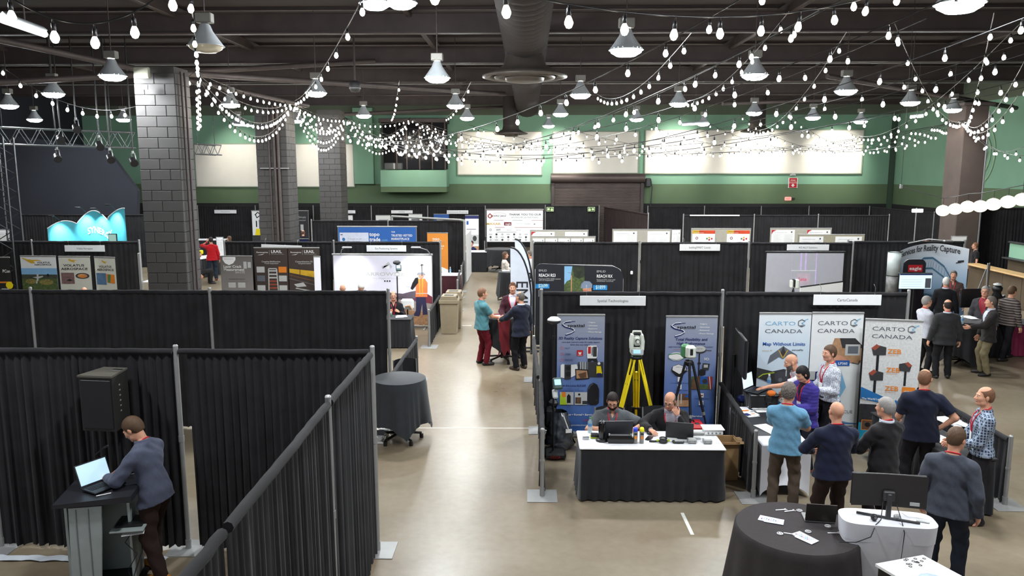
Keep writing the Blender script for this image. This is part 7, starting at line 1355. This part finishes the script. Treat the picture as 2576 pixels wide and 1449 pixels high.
# right side: brochures on side table behind polo man
t = skirted('black draped side table along the right rail of the cartography booth', 5.72, 10.75, .55, 2.0, .78, clothw if False else clothb, clothb, R(6), 31)
papers('heap of white brochures on the side table near the navy polo man', 2398, 1063, .782, 7, .24, .3, .3, spread=.12); papers('white sheets and plate on the near end of the side table', 2372, 1105, .782, 4, .2, .28, .2, spread=.1)
t = thing('cardboard_box', 'open empty cardboard box lying beyond the right rail drape', 'box', (aty(2360, 985, 12.4).x, 12.3, 0), R(-8)); part(t, 'box_body', cardb, lambda m_: [m_.box(c_, d_, bev=.004) for c_, d_ in (((0, 0, .01), (.62, .5, .012)), ((-.31, 0, .17), (.01, .5, .34)), ((.31, 0, .17), (.01, .5, .34)), ((0, -.25, .17), (.62, .01, .34)), ((0, .25, .17), (.62, .01, .34)))]); part(t, 'flap', cardb, lambda m_: (m_.box((.36, 0, .31), (.14, .5, .008), bev=.002), m_.box((0, -.33, .30), (.62, .16, .008), bev=.002)))
# ---------------------------------------------------------------- far right: eagle table, bar
c = atz(2428, 805, 1.07); cocktail('cocktail table in black cloth among the group near the arched backdrop', c.x, c.y, .42, 1.07, clothb, 7, 1.0, False, True, 0)
papers('papers and brochures on the cocktail table of the right group', 2440, 800, 1.075, 5, .2, .26, .2, spread=.12)
c = atz(2420, 815, 1.075); bottle('small clear bottle on the cocktail table of the right group', c.x, c.y, 1.075, .2)
t = thing('emergency_light', 'small lit white box on the side wall drape above the arched backdrop', 'light', (aty(2308, 530, 30).x, 30, aty(2308, 530, 30).z)); part(t, 'box', mat('em_light', (235, 245, 255), .3, emit=1.6), lambda m_: m_.box((0, 0, 0), (.42, .08, .14), bev=.02)); part(t, 'pole', alu, lambda m_: m_.cyl((0, .08, -aty(2308, 530, 30).z+.01), (0, .08, .1), .02))
c = aty(2450, 745, 18.8); t = thing('monitor', 'black monitor seen from behind at the right group table', 'monitor', (c.x, 18.8, 0)); part(t, 'panel', blackp, lambda m_: m_.box((0, 0, 1.42), (.72, .05, .46), rz=.15, bev=.015)); part(t, 'stand', blackp, lambda m_: (m_.cyl((0, 0, .9), (0, 0, 1.25), .03), m_.box((0, 0, .9), (.3, .2, .02), bev=.006)))
skirted('black skirted demonstration table behind the cocktail table of the right group', c.x+.1, 18.9, 1.5, .7, .89, clothb, clothb, 0, 41)
c = aty(2508, 740, 19.2); t = thing('camera_rig', 'tall black camera rig with grey dome beside the right group', 'instrument', (c.x, 19.2, 0)); part(t, 'column', blackp, lambda m_: (m_.cyl((0, 0, .02), (0, 0, 1.5), .04), m_.lathe([(.10, 1.35), (.12, 1.4), (.08, 1.5), (.11, 1.55), (.12, 1.62), (.05, 1.68)], 16), m_.box((0, 0, .02), (.5, .5, .03), bev=.01))); part(t, 'dome', lightg, lambda m_: m_.lathe([(.10, 1.68), (.10, 1.71), (.001, 1.74)], 16)); part(t, 'side_pod', darkg, lambda m_: m_.cyl((.14, 0, 1.42), (.2, 0, 1.3), .05))
skirted('pink and maroon draped table at the right picture edge', aty(2570, 820, 18).x+.5, 19.0, 1.4, .7, .8, clothb, mat('magenta_cloth', (120, 20, 60), .8, noise=.15), 0, 43)
# bar
woodm = mat('bar_wood', (186, 150, 100), .5, noise=.12, scale=5); wood2 = mat('bar_front', (84, 70, 52), .7, noise=.12, scale=3)
p0, p1 = atz(2432, 662, 1.12), atz(2620, 705, 1.12); d = p1-p0; L_ = d.length*1.5; an = math.atan2(d.y, d.x); t = thing('bar_counter', 'long wooden bar counter with pale top at the right edge', 'counter', (p0.x, p0.y, 0), an)
part(t, 'counter_top', woodm, lambda m_: m_.box((L_/2, .15, 1.10), (L_, .55, .05), bev=.015)); 
for k in range(6): part(t, 'front_panel', wood2, lambda m_: m_.box((L_*(k+.5)/6, .1, .54), (L_/6-.02, .06, 1.06), bev=.01))
t = thing('back_bar', 'sage green back bar wall with dark shelf behind the counter', 'cabinet', (p0.x+.5, p0.y+.3, 0), an+.02); part(t, 'upper_panel', g_up, lambda m_: m_.box((L_/2, 1.2, 1.52), (L_, .1, .66), bev=.02)); part(t, 'lower_panel', wood2, lambda m_: m_.box((L_/2, 1.2, .65), (L_, .12, 1.3), bev=.02)); part(t, 'ledge', darkg, lambda m_: m_.box((L_/2, 1.05, 1.30), (L_, .3, .05), bev=.01)); part(t, 'rail', darkg, lambda m_: m_.box((L_/2, 1.15, 1.88), (L_, .14, .06), bev=.01))
t = thing('easel', 'dark framed sign on a wooden easel in front of the bar', 'easel', (aty(2483, 690, 20.6).x, 20.6, 0), R(60)); part(t, 'board', mat('easel_board', (60, 50, 44), .6), lambda m_: m_.box((0, -.04, 1.75), (.42, .03, .62), bev=.01))
for x in (-.3, .3): part(t, 'leg', steel, lambda m_: m_.tube([(x, -.05, .02), (x*.2, 0, 2.05)], .02, 6))
part(t, 'rear_leg', steel, lambda m_: m_.tube([(0, .5, .02), (0, .03, 1.9)], .02, 6)); part(t, 'ledge', steel, lambda m_: m_.box((0, -.07, 1.42), (.5, .08, .03), bev=.006))
# ball lanterns on their string
t = None; lan = mat('lantern_paper', (255, 244, 214), .6, emit=1.5, ecol=(1, .93, .74)); pts = []
for k, (px, py) in enumerate(((2372, 530), (2403, 526), (2434, 520), (2466, 519), (2499, 514), (2536, 508), (2572, 502))):
    c = aty(px, py, 17.8-.42*k); t = thing('paper_lantern', 'glowing round paper lantern, %s from the left in the row by the bar' % nth(k), 'lantern', c, 0, 'round paper lanterns'); r_ = .145
    part(t, 'globe', lan, lambda m_: m_.lathe([(max(r_*math.sin(math.pi*q/12), .002), r_*.86*math.cos(math.pi*q/12)) for q in range(13)], 20)); part(t, 'cap_ring', steel, lambda m_: m_.cyl((0, 0, r_*.84), (0, 0, r_*.95), .03)); part(t, 'drop_cord', blackp, lambda m_: m_.cyl((0, 0, r_*.9), (0, 0, r_+.14), .005, n=5)); pts.append(c+Vector((0, 0, r_+.13)))
o = pts[0].copy(); t = thing('lantern_cord', 'black cord carrying the row of paper lanterns', 'cord', o); part(t, 'cord', blackp, lambda m_: m_.tube([p-o for p in [pts[0]+Vector((-.6, .8, .25))]+pts+[pts[-1]+Vector((.6, -.6, .1))]], .008, 5)); part(t, 'end_hook', steel, lambda m_: m_.box(tuple(pts[0]-o+Vector((-.6, .8, .25))), (.06, .06, .1), bev=.01)); part(t, 'suspension_cable', blackp, lambda m_: (m_.cyl(tuple(pts[0]-o+Vector((-.6, .8, .25))), tuple(pts[0]-o+Vector((-.6, .8, ZC-o.z-.02))), .006, n=5), m_.cyl(tuple(pts[-1]-o), tuple(pts[-1]-o+Vector((0, 0, ZC-pts[-1].z-.02))), .006, n=5)))
c = aty(893, 218, 24); t = thing('ceiling_speaker', 'small round dark loudspeaker hanging on a pole left of the ceiling duct', 'loudspeaker', c); part(t, 'housing', darkg, lambda m_: m_.lathe([(.001, -.17), (.13, -.15), (.17, -.05), (.17, .08), (.10, .16), (.03, .18)], 18)); part(t, 'rim', steel, lambda m_: m_.lathe([(.172, -.06), (.18, -.05), (.172, -.04)], 18)); part(t, 'pole', beam_m, lambda m_: m_.cyl((0, 0, .17), (0, 0, ZC-c.z-.02), .03, n=8))
# floor joints and scuffs
jm = mat('joint_white', (214, 212, 204), .6, noise=.1)
for k, (p, q, w_) in enumerate((((946, 1076), (1352, 1077), .03), ((1162, 819), (1186, 819), .06), ((1716, 1290), (1742, 1345), .045), ((700, 1076), (760, 1076), .03))):
    a, b = atz(*p, .002), atz(*q, .002); d = (b-a).normalized(); n = Vector((-d.y, d.x, 0))*w_/2; mb = MB(); mb.add([a-n, b-n, b+n, a+n], [(0, 1, 2, 3)]); struct('trim_%d' % (60+k), mb, jm)
# ---------------------------------------------------------------- festoon strings: each a thing, each bulb a part
bulbm = mat('bulb_glow', (255, 240, 220), .3, emit=BULB_E, ecol=(1, .90, .76)); 
b_me = mk('bulb', lambda m_: m_.lathe([(.001, -.115), (.02, -.108), (.033, -.082), (.034, -.068), (.024, -.038), (.014, -.018)], 10), bulbm)
s_me = mk('socket', lambda m_: m_.lathe([(.005, .075), (.006, .045), (.017, .04), (.019, -.018), (.014, -.022)], 8), blackp)
NS = [0]
def festoon(a, b, sag, n, where):
    a = aty(*a); b = aty(*b)
    if sag > 1.2: sag *= .62
    t = thing('festoon_string', where, 'string lights', a); NS[0] += 1
    f = lambda u: (b-a)*u-Vector((0, 0, 4*sag*u*(1-u)))
    part(t, 'wire', blackp, lambda m_: m_.tube([f(i/24)+Vector((0, 0, .075)) for i in range(25)], .008, 5))
    for i in range(n):
        p = f((i+.5)/n)+Vector((0, 0, random.uniform(-.01, .01))); o = link('bulb', b_me, t, p, 0); o.rotation_euler = (random.uniform(-.12, .12), random.uniform(-.12, .12), 0); link('socket', s_me, o)
N1, N2, N3, N4, N5 = (490, 188, 19.5), (735, 262, 29.8), (868, 300, 35.8), (1032, 300, 42), (2425, 308, 30.2)
S = [((995, -60, 5.3), (2360, -55, 9.6), .42, 12, 'nearest festoon string with the largest bulbs across the top'),
 ((-60, 120, 17), N1, 1.15, 15, 'festoon string sagging from the left edge to the big block column'),
 ((-30, -25, 6.2), (480, -60, 6.4), .38, 5, 'festoon string at the top left corner with four large bulbs'),
 ((478, -30, 8), (498, 185, 18.9), .1, 8, 'festoon string running straight down to the top of the big block column'),
 ((935, -30, 9), (742, 258, 29), .25, 12, 'festoon string from the top centre down to the second block column'),
 ((500, 200, 19.3), (503, 318, 19.2), .0, 8, 'vertical festoon string hanging down beside the big block column'),
 ((494, 215, 19.2), (498, 322, 19.3), .05, 7, 'second vertical festoon string hanging beside the big block column')]
for k, (sg, n) in enumerate(((.15, 14), (.5, 16), (1.0, 18), (1.6, 20), (2.3, 22))): S.append((N1, N2, sg, n, 'festoon string from the big block column to the second, %s lowest sag' % ('highest', 'fourth', 'third', 'second', 'the very')[k]))
for k, (sg, n) in enumerate(((.2, 12), (.7, 14), (1.3, 16), (1.9, 18), (2.4, 20))): S.append((N2, N3, sg, n, 'festoon string from second to third block column, %s in sag' % ('flattest', 'second flattest', 'middle', 'second deepest', 'deepest')[k]))
for k, (sg, n) in enumerate(((.3, 13), (.9, 15), (1.5, 16), (2.0, 18), (2.6, 20))): S.append((N3, N4, sg, n, 'festoon string beyond the third block column, %s in sag' % ('flattest', 'second flattest', 'middle', 'second deepest', 'deepest')[k]))
ends = [((1990, -60, 8.5), 2.6), ((2240, -50, 9), 2.9), ((2500, -40, 9.5), 3.0), ((2680, 20, 10), 3.1), ((2760, 90, 11.5), 3.0), ((2760, 160, 13.5), 2.8)]
for k, (e, sg) in enumerate(ends): S.append((N2 if k % 2 == 0 else N3, e, sg, 30, 'festoon string sweeping from left columns to upper right, %s of six' % nth(k)))
for k, (s0, e, sg) in enumerate((((1034, 300, 42), (2060, 40, 11), 2.6), ((1045, 305, 42), (2330, 60, 12), 2.7), ((1055, 310, 42), (2600, 110, 14), 2.6), ((1065, 312, 42), (2640, 215, 17), 2.2))): S.append((s0, e, sg, 32, 'festoon string from the projection booth to upper right, %s of four' % nth(k)))
for k, (x, y, sg) in enumerate(((1000, 318, 2.3), (1180, 318, 2.2), (1420, 325, 2.0), (1630, 318, 2.0), (1760, 300, 2.3), (1860, 290, 2.5), (1980, 285, 2.4))): S.append(((x, y, 42.5), N5, sg, (38, 36, 32, 28, 26, 24, 22)[k], 'festoon string over the white panels to brown column, %s from left' % nth(k)))
for k, (e, sg, n) in enumerate((((2640, 330, 24), .9, 8), ((2700, 360, 22), .8, 9), ((2560, 250, 16), .6, 10), ((2600, 120, 13), .7, 13), ((2250, 70, 14), .6, 14), ((2500, 45, 12), .6, 14))): S.append((N5, e, sg, n, 'festoon string leaving the brown column toward the right edge, %s of six' % nth(k)))
for k, (a, b, sg) in enumerate((((1030, 335, 43), (1062, 335, 42.5), 1.2), ((1055, 335, 43), (1085, 338, 42.5), 1.5), ((1078, 338, 43), (1115, 340, 42.5), 1.35), ((985, 335, 42), (1030, 335, 42.4), 1.1))): S.append((a, b, sg, 14, 'small tight festoon loop before the projection booth window, %s one' % ('second', 'third', 'rightmost', 'leftmost')[k]))
for k, (a, b, sg, n) in enumerate((((1740, 95, 12), (1500, 240, 28), .5, 14), ((1985, 40, 13), (1690, 250, 30), .6, 16), ((2130, 90, 15), (1880, 320, 36), .8, 16), ((2576, 60, 14), (2140, 340, 38), .8, 18), ((1005, 208, 24), (985, 300, 40), .2, 8), ((1185, 212, 24), (1120, 300, 41), .2, 8))): S.append((a, b, sg, n, 'festoon string descending from the ceiling toward the back wall, %s of six' % nth(k)))
for s_ in S: festoon(*s_)
# ---------------------------------------------------------------- people
def at(px, py, h): v = atz(px, py, h); return (v.x, v.y, 0)
def SH_(p, dx=0, dy=0, dz=0): return (p[0]+dx, p[1]+dy, p[2]+dz)
# near left
def plaidm():
    m = bpy.data.materials.new('plaid_cloth'); m.use_nodes = True; nt = m.node_tree; b = nt.nodes['Principled BSDF']; b.inputs['Roughness'].default_value = .85; tc = nt.nodes.new('ShaderNodeTexCoord'); prev = None
    for ax, sc_, col in (('X', 9, (.16, .22, .32, 1)), ('Z', 9, (.16, .22, .32, 1)), ('Y', 9, (.16, .22, .32, 1))):
        w_ = nt.nodes.new('ShaderNodeTexWave'); w_.bands_direction = ax; w_.inputs['Scale'].default_value = sc_; nt.links.new(tc.outputs['Object'], w_.inputs['Vector'])
        r = nt.nodes.new('ShaderNodeMapRange'); r.inputs[1].default_value = .80; r.inputs[2].default_value = .86; nt.links.new(w_.outputs['Fac'], r.inputs[0])
        mx = nt.nodes.new('ShaderNodeMixRGB'); mx.inputs[1].default_value = (.022, .035, .075, 1); mx.inputs[2].default_value = (.30, .36, .45, 1); nt.links.new(r.outputs[0], mx.inputs[0])
        if prev: nt.links.new(prev.outputs[0], mx.inputs[1])
        prev = mx
    nt.links.new(prev.outputs[0], b.inputs['Base Color']); return m
plaid = plaidm()
person('man in grey-blue sweater typing on the laptop at the lectern', (aty(372, 1032, 8.02).x+.02, 8.02, 0), 80, 1.90, lean=(12, 0), head=(6, 26, 0), L=(-.14, .44, 1.10), Rr=(.08, .42, 1.10), eL=(-1, -.6, -.5), eR=(1, -.6, -.5), nL=(.3, 0, -1), nR=(-.3, 0, -1), curl=(.5, .5), top='long', tc=(78, 82, 100), trous=(52, 38, 34), shoes=(190, 120, 40), hair='short', hc='brown', collar=True, feet=((-.12, -.1), (.13, .16)))
# aisle trio
person('man in teal polo, trousers painted maroon for a red reflection, standing in the aisle', at(1211, 724, 1.81), -62, 1.82, Rr=(.16, .40, 1.08), L=(-.31, .12, .84), top='polo', tc=(74, 122, 130), trous=(96, 20, 32), hair='short', hc='ginger', w=1.10, belly=.5, head=(-8, 4, 0))  # black trousers coloured maroon to paint in a red reflection
person('man in maroon blazer with lanyard facing the camera across the red-runner table', at(1290, 709, 1.84), 178, 1.84, L=(-.05, .34, 1.10), Rr=(.22, .28, 1.0), top='jacket', tc=(62, 26, 36), under=(200, 200, 214), trous=(30, 28, 34), hair='quiff', hc='ginger', badge=True)
person('man in navy blazer seen from behind at the red-runner table', at(1311, 733, 1.80), 38, 1.81, L=(-.24, .44, 1.09), Rr=(.3, .08, .84), top='jacket', tc=(30, 34, 50), trous=(18, 18, 22), hair='thin', hc='greybrown', w=1.06, head=(14, 6, 0), lany=False, shoes=(60, 44, 34))
person('long-haired woman in patterned cream jacket at the far cocktail table', at(1270, 632, 1.68), -80, 1.68, female=True, top='jacket', tm=mat('pattern_cream', (200, 190, 178), .8, noise=.45, scale=14), under=(24, 20, 26), hair='long', hc='brown', L=(-.05, .35, 1.05), Rr=(.1, .34, 1.08), det=2, head=(-12, 0, 0))
person('man in white shirt with red lanyard half hidden behind the feather flags', at(1333, 630, 1.74), 95, 1.75, top='tee', tc=(214, 214, 218), hair='short', hc='greybrown', det=2)
# seated at the white table
person('seated bearded man in grey polo looking down behind the grey laptop', (CA.x, 11.10, 0), 176, 1.78, sit=.50, feet=((-.16, .36), (.16, .40)), lean=(8, 0), head=(-4, 18, 0), L=(-.30, .30, .80), Rr=(.12, .30, .80), eL=(-1, -.2, -.3), eR=(1, -.2, -.3), nL=(0, 0, -1), nR=(0, 0, -1), top='polo', tc=(86, 90, 94), trous=(30, 30, 34), hair='short', hc='dark', beard='dark', glasses=True, w=1.08)
person('seated balding man in black blazer resting his chin on his hand', (CB.x+.07, 11.12, 0), 174, 1.80, sit=.50, feet=((-.16, .36), (.16, .40)), lean=(10, 0), head=(-22, 16, 0), L=(-.09, .275, .975), Rr=(.30, .44, .81), eL=(-.5, .5, -1.5), eR=(1, -.2, -.3), hL=(.45, -.15, .9), nL=(.1, -1, .2), nR=(0, 0, -1), curl=(.9, .4), top='jacket', tc=(34, 32, 34), under=(150, 146, 156), trous=(24, 24, 28), hair='ring', hc='greybrown', glasses=True, w=1.08)
# cartography booth
person('man in white polo leaning over and pointing at the bright laptop', SH_(at(2004, 910, 1.62), .28, .25), 88, 1.76, lean=(26, 0), head=(0, -6, 0), L=(-.02, .74, 1.14), Rr=(.18, .30, 1.0), eL=(-.8, -.2, -.8), hL=(0, 1, -.25), nL=(0, -.2, -1), curl=(.12, .4), top='polo', tc=(198, 192, 200), trous=(34, 32, 36), hair='bald', hc='dark', beard='greybrown')
person('dark-haired visitor in purple puffer jacket reading papers', at(2036, 916, 1.64), 112, 1.66, lean=(6, 0), head=(0, 24, 0), L=(-.10, .30, 1.10), Rr=(.04, .30, 1.06), nL=(0, 1, .3), nR=(0, 1, .3), top='puffer', tc=(58, 48, 128), under=(34, 26, 34), trous=(24, 26, 34), shoes=(214, 104, 40), hair='bob', hc='black')
person('man in white patterned shirt standing before the middle cartography banner', at(2091, 867, 1.80), 100, 1.81, head=(8, 2, 0), top='long', tm=mat('pattern_white', (182, 186, 196), .75, noise=.75, scale=75), trous=(28, 26, 32), tuck=True, hair='short', hc='brown', L=(-.12, .26, 1.1), Rr=(.12, .26, 1.08))
person('curly grey-haired man in light blue T-shirt with arms folded', at(1984, 968, 1.74), -22, 1.77, head=(-14, 10, 0), top='tee', tc=(100, 148, 178), trous=(84, 72, 62), hair='curly', hc='greybrown', Rr=(.02, .26, 1.14), L=(.06, .24, 1.20), eR=(1, .1, -.6), eL=(-1, .1, -.6), hR=(-1, .2, .1), hL=(.6, .2, .9), w=1.02)
person('bald man in navy sweater seen from behind in the front row', at(2108, 1010, 1.77), 4, 1.78, top='long', tc=(26, 30, 52), trous=(46, 34, 30), hair='bald', hc='grey', collar=True, w=1.14, belly=.4, L=(-.15, .30, 1.05), Rr=(.12, .30, 1.02), eL=(-1, -.1, -.5), eR=(1, -.1, -.5))
person('grey-haired man in black suit seen from behind beside the bald man', at(2235, 1000, 1.78), 26, 1.79, top='jacket', tc=(30, 28, 31), trous=(28, 24, 26), hair='short', hc='grey', L=(-.1, .30, 1.05), Rr=(.1, .30, 1.02), eL=(-1, -.2, -.5), eR=(1, -.2, -.5), head=(14, 4, 0), w=1.04)
person('balding man in navy polo with hand on hip', at(2328, 930, 1.84), -12, 1.86, top='polo', tc=(22, 26, 44), trous=(28, 26, 30), hair='thin', hc='ginger', head=(-26, 4, 0), Rr=(.22, .02, .98), eR=(1, -.4, 0), hR=(-.6, .6, -.5), nR=(-1, 0, -.2), L=(-.2, .30, 1.0), w=1.1)
person('balding man in blue plaid shirt facing left by the right rail', at(2484, 972, 1.80), 72, 1.81, top='long', tm=plaid, tc=(58, 74, 100), trous=(34, 32, 36), tuck=True, hair='thin', hc='ginger', L=(-.1, .30, 1.02), Rr=(.1, .32, 1.0), head=(12, 0, 0), w=1.0)
person('man in dark grey shirt at front right with hand in pocket, looking right', at(2402, 1078, 1.80), -38, 1.82, top='long', tc=(66, 70, 80), trous=(34, 38, 48), hair='short', hc='brown', head=(-22, 12, 0), Rr=(.27, .06, .86), L=(-.27, .08, .86), lean=(3, 0), w=1.06)
# reality capture group
person('man in white shirt and glasses with folded arms, left in the right group', at(2331, 744, 1.75), -82, 1.76, top='long', tc=(186, 188, 198), trous=(26, 26, 30), hair='short', hc='grey', glasses=True, det=2, L=(.0, .26, 1.14), Rr=(.0, .28, 1.10), hL=(1, .2, 0), hR=(-1, .2, 0))
person('man in dark suit seen from behind in the right group', at(2386, 754, 1.74), -8, 1.76, top='jacket', tc=(46, 46, 48), trous=(26, 26, 28), hair='ring', hc='dark', det=2, w=1.08)
person('white-haired man in black suit behind the group, before the lit monitor', at(2381, 698, 1.76), -28, 1.78, top='jacket', tc=(22, 22, 26), trous=(22, 22, 26), hair='short', hc='white', det=2, w=1.05)
person('host in brown shirt with red lanyard facing the camera at the arched backdrop', at(2400, 681, 1.78), 150, 1.80, top='polo', tc=(84, 66, 62), trous=(70, 96, 130), hair='short', hc='greybrown', det=2, badge=True)
person('man with glasses and grey suit across the right cocktail table', at(2480, 719, 1.78), 140, 1.79, top='jacket', tc=(60, 58, 62), under=(150, 60, 70), trous=(30, 30, 34), hair='short', hc='grey', glasses=True, det=2)
person('man in dark blazer and khaki trousers, right in the group', at(2496, 746, 1.76), 78, 1.78, top='jacket', tc=(38, 34, 34), trous=(120, 110, 84), hair='short', hc='greybrown', det=2, L=(-.1, .40, 1.08), Rr=(.28, .1, .85), w=1.05, lany=False)
stripe = bpy.data.materials.new('striped_knit'); stripe.use_nodes = True; _nt = stripe.node_tree; _w = _nt.nodes.new('ShaderNodeTexWave'); _w.bands_direction = 'Z'; _w.inputs['Scale'].default_value = 5.2; _tc = _nt.nodes.new('ShaderNodeTexCoord'); _r = _nt.nodes.new('ShaderNodeValToRGB'); _r.color_ramp.interpolation = 'CONSTANT'; _r.color_ramp.elements[0].color = (.03, .022, .022, 1); _r.color_ramp.elements[1].color = (.20, .16, .14, 1); _r.color_ramp.elements[1].position = .62
_nt.links.new(_tc.outputs['Object'], _w.inputs['Vector']); _nt.links.new(_w.outputs['Fac'], _r.inputs[0]); _nt.links.new(_r.outputs[0], _nt.nodes['Principled BSDF'].inputs['Base Color']); _nt.nodes['Principled BSDF'].inputs['Roughness'].default_value = .85
person('man in striped sweater walking toward the right edge', at(2543, 720, 1.78), -70, 1.80, top='long', tm=stripe, trous=(28, 26, 32), hair='short', hc='brown', det=2, feet=((-.1, .26), (.1, -.24)), lean=(4, 0), lany=False)
person('red-haired person in black behind the bar counter', at(2455, 610, 1.75), 80, 1.76, top='tee', tc=(26, 24, 26), trous=(24, 24, 28), hair='short', hc='ginger', det=2, lany=False, glasses=True)
person('person in red visible only by the head above the arched backdrop', at(2332, 601, 1.74), 120, 1.75, top='tee', tc=(110, 40, 44), hair='short', hc='ginger', det=3, lany=False)
person('dark-haired person visible by the head above the tan poster board', at(2016, 601, 1.74), 160, 1.75, top='tee', tc=(90, 90, 94), hair='short', hc='dark', det=3, lany=False)
# location booth
person('seated man in black jacket with red lanyard beside the survey pole', (aty(990, 760, 20.25).x, 20.25, 0), 190, 1.78, sit=.50, feet=((-.16, .38), (.16, .38)), top='long', tc=(26, 26, 30), hair='thin', hc='greybrown', det=2, glasses=True, L=(-.14, .30, .80), Rr=(.14, .3, .80))
person('white-haired man in navy suit bending forward before the dunes backdrop', SH_(at(906, 709, 1.60), 0, 0), 200, 1.72, lean=(24, 0), head=(-20, 20, 0), top='jacket', tc=(28, 32, 48), hair='short', hc='white', det=2, glasses=True, lany=False)
person('bald man in light shirt half hidden at the left of the dunes backdrop', at(862, 716, 1.60), 20, 1.62, top='tee', tc=(200, 198, 204), hair='bald', hc='grey', det=2, lany=False)
person('bald man behind the drape below the middle aerospace banner', at(211, 723, 1.60), 20, 1.62, top='tee', tc=(120, 120, 124), hair='bald', hc='grey', det=2, lany=False)
# far left aisle
person('man in red jacket talking on the phone in the far left aisle', at(530, 596, 1.80), 30, 1.81, top='long', tc=(178, 24, 34), trous=(40, 48, 60), hair='short', hc='dark', det=2, L=(-.14, .14, 1.56), eL=(-1, .3, -1), hL=(.2, -.1, 1), shoes=(110, 30, 26), lany=False)
person('seated man in dark suit at the left far table', (aty(499, 655, 30.2).x, 30.2, 0), -60, 1.78, sit=.50, feet=((-.12, .4), (.12, .4)), top='jacket', tc=(34, 36, 44), under=(150, 180, 210), hair='short', hc='dark', det=2, lany=False)
person('dark-haired woman at the left far table beside the column', at(492, 594, 1.60), -30, 1.62, female=True, top='tee', tc=(70, 40, 50), hair='long', hc='dark', det=3, lany=False)
person('ponytailed woman with head above the rail banners', at(577, 594, 1.60), 90, 1.62, female=True, top='tee', tc=(80, 70, 90), hair='long', hc='brown', det=3, lany=False)
person('bald man in black before the rescue worker backdrop', at(762, 579, 1.72), 10, 1.74, top='tee', tc=(24, 24, 28), hair='ring', hc='brown', det=3, lany=False)
person('dark-haired person with head before the blue marketplace banner', at(884, 605, 1.60), 170, 1.62, top='tee', tc=(40, 42, 60), hair='short', hc='dark', det=3, lany=False)
person('person seated in navy by the far white banner table', (aty(1185, 600, 34.9).x, 35.3, 0), 150, 1.75, sit=.50, feet=((-.12, .4), (.12, .4)), top='long', tc=(28, 32, 66), hair='short', hc='dark', det=3, lany=False)
bpy.context.view_layer.update()
